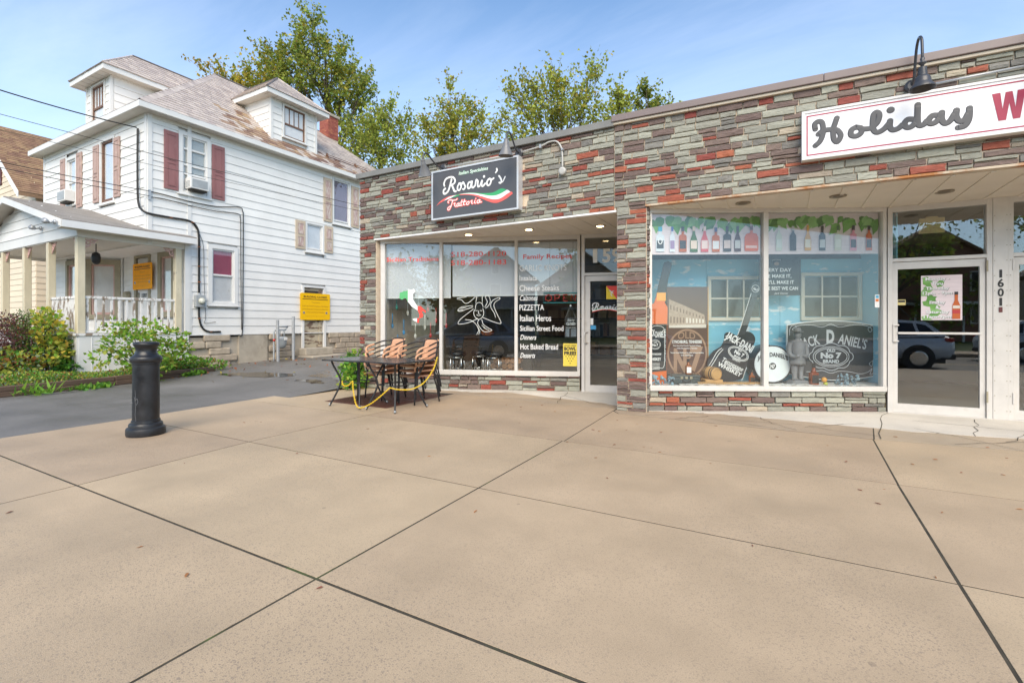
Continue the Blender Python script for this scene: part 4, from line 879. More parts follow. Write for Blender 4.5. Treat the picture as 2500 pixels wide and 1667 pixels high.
# ================================================================ NEIGHBOUR HOUSE (far left)
nb = thing('cream_house', 'cream sided house with steep brown shingle roof beyond the white house', 'house', FR_(-24, 6.8))
b = MB(); b.box(-31.95,-24.05,6.85,18,0,6.3); b.prism([(-31.95,6.25),(-24.05,6.25),(-28,9.2)], 6.85, 18); b.build('wall', M_NWALL, nb, Matrix.Identity(4))
clapboards(nb, FR_(-24,6.8,0,90), 0, 11, .8, 6.2, expo=.22, mat=M_NWALL); clapboards(nb, FR_(-32,6.8), 0, 8, .8, 9.1, [(5.9,6.9,4.2,5.6)], expo=.22, mat=M_NWALL, lim=lambda z: (0,8) if z < 6.3 else ((z-6.3)/2.85*4, 8-(z-6.3)/2.85*4))
for s in (1,-1):
    A_ = Vector((-28+s*4.5, 6.2, 5.95)); B_ = Vector((-28+s*4.5, 18.4, 5.95)); C_ = Vector((-28,18.4,9.38)); D_ = Vector((-28,6.2,9.38))
    b = MB(); o_ = Vector((0,0,-.14)); b.add([A_,B_,C_,D_,A_+o_,B_+o_,C_+o_,D_+o_], [(0,1,2,3),(4,5,6,7),(0,1,5,4),(1,2,6,5),(2,3,7,6),(3,0,4,7)]); ro = b.build('roof', M_NROOF, nb, Matrix.Identity(4))
    if s > 0: slates(A_, B_, C_, D_, 'shingles', ro, M_NROOF, expo=.16, wid=.3, seed=8, th=.014)
    b = MB(); b.add([A_+Vector((0,-.03,.0)),D_+Vector((0,-.03,.0)),D_+Vector((0,-.03,-.22)),A_+Vector((0,-.03,-.22)),A_+Vector((0,-.004,.0)),D_+Vector((0,-.004,.0)),D_+Vector((0,-.004,-.22)),A_+Vector((0,-.004,-.22))], [(0,1,2,3),(4,5,6,7),(0,1,5,4),(1,2,6,5),(2,3,7,6),(3,0,4,7)]); b.build('rake_board', M_TRIM, nb, Matrix.Identity(4))
M_BURG = pm('burgundy_trim', (.10,.035,.035), .6)
NB = FR_(-28, 6.78); b = MB(); b.prism([(-.45,6.9),(.45,6.9),(.45,7.4)]+[(.45*math.cos(R(a)),7.4+.45*math.sin(R(a))) for a in range(15,180,15)]+[(-.45,7.4)], -.03, .02); aw = b.build('attic_window', M_BURG, nb, NB)
for i in range(4): bx('pane', M_GLASSD, aw, -.36+(i%2)*.38, -.02+(i%2)*.38, -.034, -.031, 6.98+(i//2)*.4, 7.32+(i//2)*.4, NB)
win(nb, FR_(-32,6.8), 5.95, 6.85, 4.25, 5.55, .12, trimm=M_BURG, sash=M_WHITE)
for y, z in ((8.6, 4.2), (13, 4.2), (9.5, 1.3)): win(nb, FR_(-24,6.8,0,90), y-6.8, y-5.9, z, z+1.4, .1, trimm=M_BURG)
b = MB(); b.tube(catmull([(-23.92,7.9,1.2),(-23.92,7.9,3.0),(-23.92,8.1,3.3),(-23.92,8.6,3.45),(-23.92,9.2,3.5)],5), .035, 8); b.build('downpipe', M_GALV, nb, Matrix.Identity(4), smooth=True)
# ================================================================ SIGNS AND LAMPS ON THE SHOPS
RS = FR_(-5.52, 6.85)
sg = thing('shop_sign', 'dark grey restaurant sign with a tricolour swoosh in a silver frame', 'sign', RS)
M_SGREY = pm('sign_grey', (.085,.085,.09), .35, var=.06, scale=2); M_SILV = pm('silver_frame', (.62,.62,.62), .35, var=.05, metal=.3)
bx('cabinet', M_SILV, sg, -.02, 1.77, .004, .14, 3.137, 4.013, bevel=.004)
b = MB()
for a, c, p, q in ((-.02,1.77,3.137,3.165),(-.02,1.77,3.985,4.013),(-.02,.012,3.165,3.985),(1.738,1.77,3.165,3.985)): b.box(a,c,-.012,.0035,p,q)
b.build('frame', M_SILV, sg); bx('face', M_SGREY, sg, .012, 1.738, -.002, .0035, 3.165, 3.985)
RG = [(.018,[(0.268,3.723),(0.257,3.762),(0.294,3.831),(0.376,3.857),(0.458,3.844),(0.499,3.785),(0.479,3.735),(0.415,3.715)]),(.019,[(0.423,3.813),(0.387,3.702),(0.346,3.616),(0.285,3.578),(0.248,3.595),(0.25,3.645),(0.285,3.67)]),(.019,[(0.43,3.711),(0.464,3.641),(0.485,3.597),(0.519,3.592)]),
 (.017,[(0.59,3.722),(0.553,3.664),(0.558,3.612),(0.598,3.604),(0.63,3.66),(0.605,3.72),(.645,3.70)]),(.016,[(0.645,3.70),(0.672,3.728),(0.695,3.69),(0.715,3.64),(0.69,3.604),(0.665,3.612)]),(.017,[(0.835,3.712),(0.789,3.703),(0.765,3.649),(0.784,3.604),(0.825,3.625),(0.85,3.702)]),(.017,[(0.858,3.716),(0.849,3.637),(0.876,3.605),(0.925,3.64)]),
 (.016,[(0.925,3.64),(0.944,3.730),(0.978,3.70),(0.973,3.651),(0.984,3.607),(1.021,3.618)]),(.017,[(1.021,3.618),(1.066,3.705),(1.052,3.633),(1.078,3.602),(1.125,3.64)]),(.024,[(1.103,3.762)]),(.017,[(1.195,3.705),(1.158,3.657),(1.176,3.605),(1.219,3.612),(1.243,3.675),(1.209,3.712),(1.256,3.69),(1.293,3.705)]),(.016,[(1.353,3.855),(1.36,3.823),(1.335,3.795)]),(.016,[(1.398,3.728),(1.421,3.697),(1.444,3.646),(1.428,3.606),(1.402,3.618)]),(.011,[(1.43,3.606),(1.475,3.63),(1.516,3.698)])]
strokes(RG, .016, INKW, sg, y=-.004)
def band(up, lo, mat, y, name='swoosh'):
    U = catmull([(p[0],0,p[1]) for p in up], 5); Lw = catmull([(p[0],0,p[1]) for p in lo], 5)
    MB().add([(p.x,y,p.z) for p in U]+[(p.x,y,p.z) for p in reversed(Lw)], [tuple(range(len(U)+len(Lw)))]).build(name, mat, sg, fix=False)
INKSG = flat('sign_green', (.05,.40,.15)); INKSR = flat('sign_red', (.80,.13,.11))
band([(.6,3.537),(.779,3.533),(.925,3.514),(1.068,3.486),(1.256,3.469),(1.348,3.488),(1.448,3.514),(1.547,3.481)], [(.6,3.533),(.779,3.529),(.925,3.505),(1.068,3.466),(1.209,3.428),(1.33,3.416),(1.439,3.437),(1.547,3.477)], INKSG, -.0045)
band([(.6,3.534),(.779,3.528),(.925,3.505),(1.068,3.466),(1.209,3.428),(1.33,3.416),(1.439,3.437),(1.547,3.478),(1.619,3.436)], [(.6,3.530),(.779,3.513),(.925,3.481),(1.068,3.431),(1.209,3.377),(1.33,3.35),(1.439,3.359),(1.619,3.434)], INKW, -.0045)
band([(.6,3.531),(.779,3.513),(.925,3.481),(1.068,3.431),(1.209,3.377),(1.33,3.35),(1.439,3.359),(1.619,3.436),(1.663,3.403)], [(.6,3.516),(.779,3.497),(.925,3.457),(1.068,3.391),(1.209,3.325),(1.302,3.294),(1.394,3.291),(1.529,3.332),(1.663,3.402)], INKSR, -.0045)
band([(.083,3.386),(.168,3.455),(.273,3.5),(.376,3.525),(.499,3.529),(.6,3.536)], [(.083,3.385),(.168,3.43),(.252,3.457),(.346,3.504),(.448,3.524),(.6,3.533)], INKSR, -.0045)
band([(.252,3.458),(.346,3.504),(.448,3.524),(.53,3.527)], [(.252,3.457),(.325,3.473),(.40,3.487),(.53,3.526)], INKW, -.0045)
band([(.41,3.489),(.47,3.51),(.54,3.526),(.6,3.532)], [(.41,3.488),(.45,3.495),(.53,3.501),(.6,3.516)], INKSG, -.0045)
text('Italian Specialties', .58, 3.868, .058, INKSG, sg, w=.60, y=-.003, bold=.055, shear=.18); text('Italian Specialties', .58, 3.868, .058, INKW, sg, w=.60, y=-.0055, bold=.012, shear=.18)
TR = [[(.36,3.41),(.345,3.43),(.39,3.455),(.46,3.44),(.52,3.44),(.545,3.455)],[(.45,3.44),(.42,3.36),(.38,3.29),(.345,3.285),(.345,3.32),(.40,3.345)],[(.47,3.38),(.50,3.385),(.49,3.345),(.52,3.325)],[(.58,3.375),(.545,3.365),(.54,3.33),(.57,3.33),(.595,3.375),(.585,3.335),(.615,3.33)],[(.65,3.42),(.625,3.34),(.65,3.33)],[(.70,3.42),(.68,3.34),(.71,3.335)],[(.62,3.385),(.73,3.39)],[(.775,3.38),(.745,3.36),(.75,3.33),(.785,3.335),(.80,3.37),(.775,3.38)],[(.83,3.375),(.86,3.385),(.85,3.345),(.87,3.335)],[(.92,3.38),(.905,3.345),(.93,3.335)],[(.935,3.41)],[(1.01,3.38),(.97,3.37),(.965,3.335),(1.0,3.335),(1.025,3.38),(1.015,3.34),(1.05,3.34)]]
strokes(TR, .022, INKSR, sg, y=-.003, yf=.06); strokes(TR, .008, INKW, sg, y=-.0055, yf=.25)
# Holiday sign
HS = FRR @ FR_(0, -.12)
hs = thing('shop_sign', 'long white liquor store sign with grey script and a red border line', 'sign', HS)
M_SWH = pm('sign_white', (.82,.82,.84), .35, var=.02)
bx('cabinet', M_WHITE, hs, 2.386, 6.1, .004, .115, 3.303, 3.906, bevel=.006)
b = MB()
for a, c, p, q in ((2.386,6.1,3.303,3.335),(2.386,6.1,3.874,3.906),(2.386,2.42,3.335,3.874),(6.07,6.1,3.335,3.874)): b.box(a,c,-.014,.0035,p,q)
b.build('frame', M_WHITE, hs, bevel=.004); bx('face', M_SWH, hs, 2.42, 6.07, -.002, .0035, 3.335, 3.874)
INKM = flat('maroon_ink', (.36,.02,.06)); INKD = flat('charcoal_ink', (.07,.07,.075))
b = MB()
for a, c, p, q in ((2.437,6.05,3.352,3.366),(2.437,6.05,3.832,3.846),(2.437,2.451,3.366,3.832),(6.036,6.05,3.366,3.832)): b.box(a,c,-.005,-.0025,p,q)
b.build('border_line', INKM, hs)
HL = [[(2.53,3.668),(2.525,3.73),(2.563,3.758),(2.600,3.735),(2.612,3.644),(2.602,3.569),(2.574,3.505),(2.53,3.465)],[(2.562,3.60),(2.605,3.632),(2.687,3.637),(2.755,3.615),(2.79,3.545),(2.758,3.475),(2.722,3.512),(2.713,3.62),(2.732,3.70),(2.751,3.762)],
 [(2.943,3.618),(2.898,3.592),(2.893,3.532),(2.943,3.510),(2.990,3.54),(2.993,3.595),(2.943,3.618)],[(2.99,3.585),(3.08,3.580),(3.145,3.632),(3.167,3.716),(3.143,3.755),(3.112,3.729),(3.103,3.63),(3.113,3.55),(3.15,3.518),(3.209,3.545),(3.255,3.60)],[(3.267,3.63),(3.265,3.56),(3.292,3.52),(3.345,3.53),(3.38,3.562)],(.040,[(3.272,3.755)]),
 [(3.48,3.608),(3.43,3.615),(3.40,3.575),(3.414,3.53),(3.459,3.525),(3.50,3.565)],[(3.52,3.765),(3.517,3.60),(3.529,3.53),(3.571,3.53),(3.60,3.565)],[(3.695,3.612),(3.648,3.615),(3.615,3.57),(3.63,3.53),(3.672,3.534),(3.71,3.575)],[(3.73,3.635),(3.728,3.565),(3.753,3.51),(3.798,3.525),(3.84,3.60)],[(3.855,3.635),(3.852,3.569),(3.876,3.512),(3.921,3.515),(3.955,3.582)],[(3.964,3.635),(3.958,3.52),(3.925,3.452),(3.87,3.440)]]
strokes(HL, .032, INKD, hs, y=-.004, yf=.02, n=10)
b = MB(); b.add([(x,-.005,z) for x, z in ((4.147,3.748),(4.214,3.750),(4.231,3.573),(4.255,3.748),(4.309,3.748),(4.333,3.574),(4.349,3.750),(4.412,3.752),(4.369,3.452),(4.313,3.451),(4.284,3.628),(4.259,3.45),(4.198,3.451))], [tuple(range(13))]); b.build('lettering', INKM, hs)
# gooseneck lamps
M_LAMPB = pm('lamp_black', (.045,.045,.05), .35, var=.15, scale=5); M_LAMPG = pm('lamp_grey', (.16,.16,.165), .4, var=.1, scale=5)
def gooseneck(M, pts, label, shade, tilt=(0,0), group='gooseneck lamps above the shop signs'):
    t = thing('gooseneck_lamp', label, 'wall lamp', M, group)
    b = MB(); b.lathe([(.075,0),(.075,.02),(.05,.035)], 20, M=Matrix.Rotation(R(90),4,'X')); b.build('wall_plate', M_LAMPB, t, smooth=False)
    b = MB(); b.tube(catmull(pts, 8), .014, 10); b.build('arm', M_LAMPB, t, smooth=True)
    e = Vector(pts[-1]); Ms = Matrix.Translation(e) @ Matrix.Rotation(R(tilt[0]),4,'X') @ Matrix.Rotation(R(tilt[1]),4,'Y')
    if shade == 'bell':
        b = MB(); b.lathe([(.014,.0),(.022,-.02),(.016,-.045),(.036,-.06),(.036,-.07),(.016,-.09),(.014,-.11)], 14, M=Ms); b.build('knuckle', M_LAMPB, t, smooth=True)
        b = MB(); b.lathe([(.02,-.105),(.040,-.115),(.040,-.165),(.045,-.168),(.045,-.205),(.060,-.215),(.074,-.24),(.078,-.275),(.085,-.29),(.115,-.33),(.119,-.345),(.115,-.345),(.08,-.295),(.05,-.23)], 28, M=Ms); b.build('lamp_shade', M_LAMPB, t, auto=40)
    else:
        b = MB(); b.lathe([(.018,.01),(.035,.0),(.036,-.05),(.04,-.055),(.04,-.08),(.12,-.26),(.117,-.26),(.035,-.085)], 24, M=Ms); b.build('lamp_shade', M_LAMPG, t, auto=40)
    return t
gooseneck(FR_(-5.36, 6.97, 4.085), [(0,-.02,0),(-.0,-.16,-.015),(-.02,-.30,.06),(-.03,-.42,.14),(-.03,-.52,.10),(-.03,-.55,.0)], 'left cone lamp on the restaurant sign, its arm arching low', 'cone', (28,10))
gooseneck(FR_(-3.80, 6.97, 4.085), [(0,-.02,0),(0,-.12,.02),(-.01,-.20,.14),(-.01,-.30,.235),(-.01,-.40,.20),(-.01,-.42,.10)], 'right cone lamp on the restaurant sign under the coping', 'cone', (4,4))
gooseneck(FRR @ FR_(3.49, -.03, 4.02), [(0,-.02,0),(0,-.07,.04),(0,-.12,.20),(0,-.18,.36),(0,-.27,.42),(0,-.36,.36),(0,-.385,.22),(0,-.385,.15)], 'black bell lamp arching above the liquor store sign', 'bell')
gooseneck(FRR @ FR_(4.52, -.03, 4.03), [(0,-.02,0),(0,-.07,.04),(0,-.12,.20),(0,-.18,.36),(0,-.27,.42),(0,-.36,.36),(0,-.385,.22),(0,-.385,.15)], 'black bell lamp at the right picture edge, only its wall plate and pipe showing', 'bell')
M_COND = pm('painted_conduit', (.45,.44,.41), .5, var=.12)
cd = thing('electrical_conduit', 'pale conduit running to a round box beside the restaurant sign', 'conduit', FR_(-3.8, 6.94, 4.085))
b = MB(); b.tube([(-1.5,0,.0),(-.07,0,.0)], .014, 8); b.tube(catmull([(.07,0,.0),(.4,0,.035),(.55,0,.075),(.68,0,.06),(.76,0,-.05),(.78,0,-.2),(.78,0,-.36)],6), .014, 8); b.build('pipe', M_COND, cd, smooth=True)
b = MB(); b.lathe([(.06,0),(.06,.05),(.04,.06)], 18, M=Matrix.Translation((.78,.03,-.42)) @ Matrix.Rotation(R(90),4,'X')); b.build('junction_box', M_COND, cd); b = MB(); b.box(.77,.80,-.03,.03,-.10,-.07); b.box(.39,.42,-.03,.03,.0,.06); b.build('strap', M_GALV, cd)
cd = thing('electrical_conduit', 'grey conduit joining the two bell lamps above the white sign', 'conduit', FRR @ FR_(3.49, -.055, 4.02))
b = MB(); b.tube([(.08,0,-.03),(.97,0,.0)], .014, 8); b.build('pipe', M_GALV, cd, smooth=True)
# ================================================================ RESTAURANT WINDOW CONTENTS
t = None
for a, c, z, lab in ((.05,1.19,1.81,'white roller shade half down behind the left restaurant pane'),(1.255,1.41,1.81,'narrow strip of white roller shade beside the middle restaurant pane'),(1.447,2.69,1.84,'wide white roller shade half down behind the phone numbers'),(2.756,3.905,1.85,'white roller shade half down behind the menu lettering')):
    t = thing('roller_shade', lab, 'shade', GL, 'roller shades in the restaurant window'); bx('fabric', M_SHADE, t, a, c, .10, .104, z, 2.86); bx('hem_bar', M_WHITE, t, a, c, .095, .109, z-.025, z)
t = thing('window_lettering', 'red and white vinyl lettering with phone numbers and menu on the restaurant window', 'lettering', GL)
yy = -.002
def vt(s, a, c, z0, h, mat, **k): text(s, a, z0, h, mat, t, w=c-a, y=yy, **k)
INKP = flat('pink_ink', (.78,.22,.20))
vt('Sicilian Traditions', .11, 1.192, 2.52, .085, INKR, bold=.01); vt('518-280-1120', 1.443, 2.541, 2.590, .10, INKR, bold=.004); vt('518-280-1183', 1.443, 2.541, 2.425, .10, INKR, bold=.004); vt('Family Recipes', 2.872, 3.804, 2.52, .09, INKR, bold=.01)
for s, a, c, z, h, sh in (('GARLIC KNOTS',2.80,3.70,2.29,.12,0),('Insalata',2.80,3.137,2.105,.10,0),('Cheese Steaks',2.80,3.558,1.908,.115,0),('Calzones',2.80,3.142,1.722,.105,.2),('PIZZETTA',2.80,3.272,1.535,.115,0),('Italian Heros',2.81,3.408,1.328,.125,0),('Sicilian Street Food',2.81,3.641,1.142,.105,0),('Dinners',2.813,3.116,.972,.10,.2),('Hot Baked Bread',2.818,3.539,.788,.11,0),('Desserts',2.813,3.092,.625,.10,.25)): vt(s, a, c, z, h, INKW, bold=.008, shear=sh)
t = thing('window_decal', 'green white and red map of Italy stuck on the left restaurant pane', 'decal', GL)
IT = [(.378,1.795),(.389,1.899),(.43,1.905),(.476,1.929),(.52,1.925),(.557,1.949),(.563,1.97),(.62,1.95),(.683,1.975),(.715,1.917),(.675,1.89),(.661,1.855),(.668,1.80),(.661,1.772),(.704,1.699),(.758,1.626),(.823,1.625),(.88,1.57),(.931,1.532),(.931,1.49),(.866,1.532),(.845,1.511),(.877,1.459),(.866,1.408),(.835,1.40),(.823,1.387),(.79,1.40),(.801,1.449),(.769,1.532),(.70,1.58),(.639,1.616),(.59,1.68),(.552,1.721),(.53,1.77),(.487,1.794),(.45,1.76),(.422,1.759)]
def clipx(P, a, c): return clip(P, a, c, 0)
b = MB()
for P, m in ((clip(IT,0,.557),0),(clip(IT,.5575,.758),1),(clip(IT,.7585,1.2),2),([(.65,1.366),(.70,1.385),(.747,1.387),(.745,1.31),(.70,1.33)],1),([(.7475,1.387),(.80,1.39),(.78,1.294),(.7475,1.304)],2)): b.add([(x,-.002,z) for x, z in P], [tuple(range(len(P)))], m)
b.build('map', [INKG, INKW, INKR], t, fix=False)
t = thing('window_drawing', 'white outline drawing of a three legged winged head on the middle pane', 'decal', GL)
c0 = (2.005,1.50)
TL = [[(1.93,1.56),(1.90,1.50),(1.92,1.42),(2.0,1.36),(2.08,1.42),(2.10,1.50),(2.08,1.57)],[(1.96,1.45),(2.0,1.435),(2.04,1.45)],[(2.0,1.53),(1.99,1.48),(2.015,1.475)],[(1.94,1.53),(1.975,1.535)],[(2.03,1.535),(2.065,1.53)],
 [(1.93,1.58),(1.95,1.66),(2.0,1.69),(2.06,1.67),(2.09,1.6)],[(1.88,1.60),(1.75,1.56),(1.64,1.52),(1.58,1.54),(1.65,1.60),(1.78,1.62),(1.88,1.63)],[(1.60,1.535),(1.68,1.555)],[(1.64,1.575),(1.74,1.59)],[(2.0,1.36),(1.98,1.28),(2.05,1.17),(2.13,1.12),(2.26,1.15),(2.18,1.20),(2.09,1.27),(2.06,1.36)],[(2.06,1.25),(2.14,1.18)],[(2.10,1.2),(2.2,1.15)],[(2.12,1.60),(2.17,1.70),(2.13,1.80),(2.19,1.82),(2.23,1.72),(2.2,1.64),(2.14,1.58)],
 [(1.98,1.38),(1.80,1.30),(1.60,1.27),(1.62,1.35),(1.78,1.48),(1.89,1.56)],[(1.73,1.36),(1.85,1.34),(1.95,1.26),(2.0,1.16),(1.96,1.07)],[(2.0,1.07),(2.02,1.14),(1.98,1.2)],[(2.08,1.40),(2.25,1.33),(2.42,1.28),(2.43,1.33),(2.36,1.47),(2.30,1.62),(2.33,1.70),(2.42,1.76),(2.38,1.78),(2.26,1.71),(2.24,1.6),(2.31,1.48),(2.33,1.40)],[(1.57,1.76),(1.66,1.74),(1.72,1.68),(1.80,1.69),(1.93,1.80)],[(1.57,1.78),(1.66,1.79),(1.74,1.80),(1.79,1.84)],[(1.94,1.68),(1.96,1.80)],[(2.07,1.68),(2.07,1.80)]]
strokes(TL, .0065, flat('chalk_ink', (.62,.64,.60)), t, y=-.003, yf=.3, name='line', k=5, n=6)
r = random.Random(2)
sp = [(.202,1.559,0),(.443,1.437,1),(.671,1.611,1),(.871,1.512,2),(1.044,1.283,2),(1.19,1.674,2),(.807,1.142,1),(.603,.966,1),(.927,.979,2),(.11,1.173,3),(.356,1.042,3),(.225,.734,3),(1.257,1.175,2),(1.152,.86,2)]
cols = [flat('spoon_teal', (.02,.25,.18)), flat('spoon_white', (.55,.52,.45)), flat('spoon_red', (.42,.02,.02)), flat('spoon_blue', (.02,.20,.42))]; nm = ['teal','white','red','blue']
SPL = ['teal wooden spoon hanging left of the Italy map', 'white wooden spoon hanging behind the middle of the Italy map', 'white wooden spoon hanging at the top right of the Italy map', 'red wooden spoon hanging just right of the Italy map', 'red wooden spoon beside the first mullion at mid height', 'red wooden spoon hanging highest, just right of the first mullion', 'white wooden spoon below the toe of the Italy map', 'lowest white wooden spoon above the right chair stack', 'lowest red wooden spoon left of the first mullion', 'leftmost blue wooden spoon, highest of the blue ones', 'blue wooden spoon hanging under the map island', 'lowest blue wooden spoon between the chair stacks', 'red wooden spoon right of the first mullion at mid height', 'lowest red wooden spoon right of the first mullion']
for i, (x, z, k) in enumerate(sp):
    t = thing('hanging_spoon', SPL[i], 'spoon', GL @ FR_(x, .3, z), '%s spoons hanging in the restaurant window' % nm[k])
    b = MB(); b.tube([(0,0,.10),(0,0,.32)], .010, 6); b.build('handle', cols[k], t, smooth=True); b = MB(); b.ball((0,0,.06), .05, 10, sx=.55, sy=.25, sz=1.1); b.build('bowl', cols[k], t, smooth=True)
    MB().tube([(0,0,.32),(0,0,2.94-z)], .0015, 4).build('string', M_BLKW, t)
# neon sign, hanging card, poster
t = thing('neon_sign', 'unlit open sign of red tubes in a teal tube border', 'sign', GL)
M_TEAL = flat('teal_tube', (.03,.30,.32), .25); M_REDT = flat('red_tube', (.62,.05,.04), .25)
b = MB(); rr = .02; b.tube([(3.26,.06,1.68),(3.93,.06,1.68),(3.93,.06,1.865),(3.26,.06,1.865)], .010, 8, closed=True); b.build('border_tube', M_TEAL, t, smooth=True)
OPN = [[(3.36,1.835),(3.305,1.81),(3.30,1.74),(3.35,1.71),(3.41,1.74),(3.41,1.80),(3.36,1.835)],[(3.475,1.71),(3.475,1.83),(3.55,1.83),(3.57,1.79),(3.54,1.765),(3.48,1.765)],[(3.72,1.83),(3.64,1.83),(3.64,1.775),(3.70,1.77),(3.64,1.765),(3.64,1.71),(3.72,1.71)],[(3.78,1.71),(3.785,1.83),(3.865,1.71),(3.87,1.83)]]
b = MB()
for ln in OPN: b.tube([(p[0],.055,p[1]) for p in ln], .009, 8)
b.build('letter_tube', M_REDT, t, smooth=True); b = MB(); b.tube([(3.38,.06,1.87),(3.38,.06,2.86)], .0025, 4); b.tube([(3.82,.06,1.87),(3.82,.06,2.86)], .0025, 4); b.build('hanging_wire', M_BLKW, t)
t = thing('hanging_card', 'small black sorry we are closed card with opening hours hung by strings', 'sign', GL)
bx('card', INK, t, 3.665, 3.893, .03, .034, 1.24, 1.40); bx('hours_card', INK, t, 3.665, 3.893, .03, .034, 1.01, 1.225)
text('Sorry', 3.78, 1.325, .05, INKW, t, w=.13, y=.028, align='C', shear=.2); text('CLOSED', 3.78, 1.255, .045, INKW, t, w=.17, y=.028, align='C', bold=.03); text('BUSINESS HOURS', 3.78, 1.195, .018, INKW, t, w=.18, y=.028, align='C')
b = MB()
for i in range(7): b.box(3.68,3.75,.027,.029,1.165-i*.021,1.175-i*.021); b.box(3.785,3.88,.027,.029,1.165-i*.021,1.175-i*.021)
b.build('hours_lines', flat('pale_blue_ink', (.35,.42,.48)), t)
b = MB(); b.tube([(3.68,.03,1.40),(3.775,.03,1.61),(3.87,.03,1.40)], .002, 4); b.ball((3.775,.02,1.62), .02, 10); b.build('string', INKW, t)
t = thing('window_poster', 'small yellow bowl free poster on the right restaurant pane', 'poster', GL)
bx('sheet', flat('poster_yellow', (.80,.62,.08)), t, 3.636, 3.898, -.003, -.001, .475, .905)
text('SHOP HERE', 3.767, .855, .022, INK, t, w=.22, y=-.005, align='C', bold=.03); text('BOWL', 3.767, .775, .065, INK, t, w=.225, y=-.005, align='C', bold=.05); text('FREE!', 3.767, .69, .065, INK, t, w=.225, y=-.005, align='C', bold=.05)
b = MB()
for x, z in ((3.69,.66),(3.742,.66),(3.79,.66),(3.842,.66),(3.715,.62),(3.767,.62),(3.82,.62),(3.742,.575),(3.79,.575),(3.767,.53)): disc(b, x, z, .010, -.005)
b.build('dots', INK, t, fix=False)
# door lettering
t = thing('door_lettering', 'white restaurant name and street number lettering on the restaurant door', 'lettering', DL)
for i, (ch, x) in enumerate(zip('159', (.225,.40,.575))): text(ch, x, 2.43, .25, INKW, t, w=.08 if ch == '1' else .15, y=-.003, bold=.035)
strokes(RG, .016, INKW, t, y=-.004, dx=.21-.242*.47, dz=1.545-3.6*.47, sc=.47)
b = MB()
for k, m in ((0,0),(1,1),(2,2)): 
    P = [(.21+.5*i/10, 1.50+.075*math.sin(math.pi*(.12+.76*i/10))-.013*k) for i in range(11)]
    b.add([(x,-.004,z) for x, z in P]+[(x,-.004,z-.012) for x, z in reversed(P)], [tuple(range(22))], m)
b.build('arc', [INKG, INKW, INKR], t, fix=False)
t = thing('flag_decal', 'red and yellow flag sticker on the restaurant door', 'decal', DL)
b = MB(); b.add([(.471,-.003,1.98),(.665,-.003,1.98),(.665,-.003,1.735)], [(0,1,2)], 0); b.add([(.471,-.003,1.98),(.665,-.003,1.735),(.471,-.003,1.735)], [(0,1,2)], 1); b.build('flag', [INKR, flat('flag_yellow', (.85,.62,.03))], t, fix=False); strokes([[(.53,1.90),(.565,1.87),(.60,1.84)],[(.565,1.87),(.56,1.82),(.58,1.79)],[(.565,1.87),(.605,1.885)]], .008, INKW, t, y=-.005)
t = thing('card_stickers', 'small white and blue payment stickers by the restaurant door handle', 'sticker', DL)
bx('sticker', INKW, t, .178, .23, -.004, -.002, 1.255, 1.38); bx('sticker', flat('sticker_blue', (.05,.3,.55)), t, .178, .28, -.004, -.002, 1.17, 1.245)
# furniture inside the restaurant
def stool(M, label):
    t = thing('bar_stool', label, 'stool', M, 'chrome stools inside the restaurant')
    b = MB(); b.lathe([(.0,.50),(.17,.50),(.19,.53),(.19,.58),(.16,.60),(.0,.605)], 20); b.build('seat', M_BLACK, t, smooth=True)
    for a in (45,135,225,315): c, s = math.cos(R(a)), math.sin(R(a)); MB().tube([(c*.16,s*.16,.5),(c*.17,s*.17,.3),(c*.19,s*.19,.0)], .013, 8).build('leg', M_CHROME, t, smooth=True)
    b = MB(); b.tube([(.175*math.cos(R(i*20)),.175*math.sin(R(i*20)),.22) for i in range(18)], .009, 6, closed=True); b.tube([(.165*math.cos(R(i*20)),.165*math.sin(R(i*20)),.48) for i in range(18)], .011, 6, closed=True); b.build('ring', M_CHROME, t, smooth=True)
for s, d, lab in ((1.33,.9,'leftmost chrome stool with black seat behind the middle pane'),(1.72,1.3,'middle chrome stool set farther back behind the middle pane'),(2.15,.85,'rightmost chrome stool with black seat behind the middle pane')): stool(GL @ FR_(s, d, .08), lab)
t = thing('counter', 'dark counter inside the restaurant behind the stools', 'counter', GL); bx('top', M_BLACK, t, .9, 2.9, 1.5, 2.2, .95, 1.0); bx('front', M_DARKIN, t, .95, 2.85, 1.6, 2.15, .015, .95)
t = thing('log_stack', 'pile of cut logs beside the counter in the restaurant', 'log pile', GL); r = random.Random(4)
M_LOG = pm('log_end', (.36,.17,.07), .8, var=.3, scale=14)
k = 0
for i in range(5):
    for j in range(4): MB().lathe([(.062,0),(.062,.4)], 9, M=Matrix.Translation((2.05+i*.125+(j%2)*.06, 1.25, .12+j*.115)) @ Matrix.Rotation(R(-90),4,'X')).build('log', M_LOG, t)
t = thing('pumpkin', 'orange pumpkin decoration on the restaurant counter', 'pumpkin', GL @ FR_(1.85, 1.6, 1.08)); b = MB()
for i in range(8): a = i*math.pi/4; b.ball((.06*math.cos(a), .06*math.sin(a), 0), .10, 8, sz=.8)
b.build('fruit', flat('pumpkin_orange', (.45,.13,.02)), t, smooth=True); MB().tube([(0,0,.07),(.01,0,.13)], .018, 6).build('stem', M_BARK, t)
t = thing('shelf_rack', 'dark shelving with bottles and boxes at the back of the restaurant', 'shelf', FR_(-4.9, 12.6))
for z in (.4,.9,1.4,1.9): bx('shelf', M_BLACK, t, -1.5, 1.5, 0, .4, z, z+.03)
for x in (-1.5,0,1.46): bx('upright', M_BLACK, t, x, x+.04, 0, .4, .015, 2.2)
r = random.Random(9)
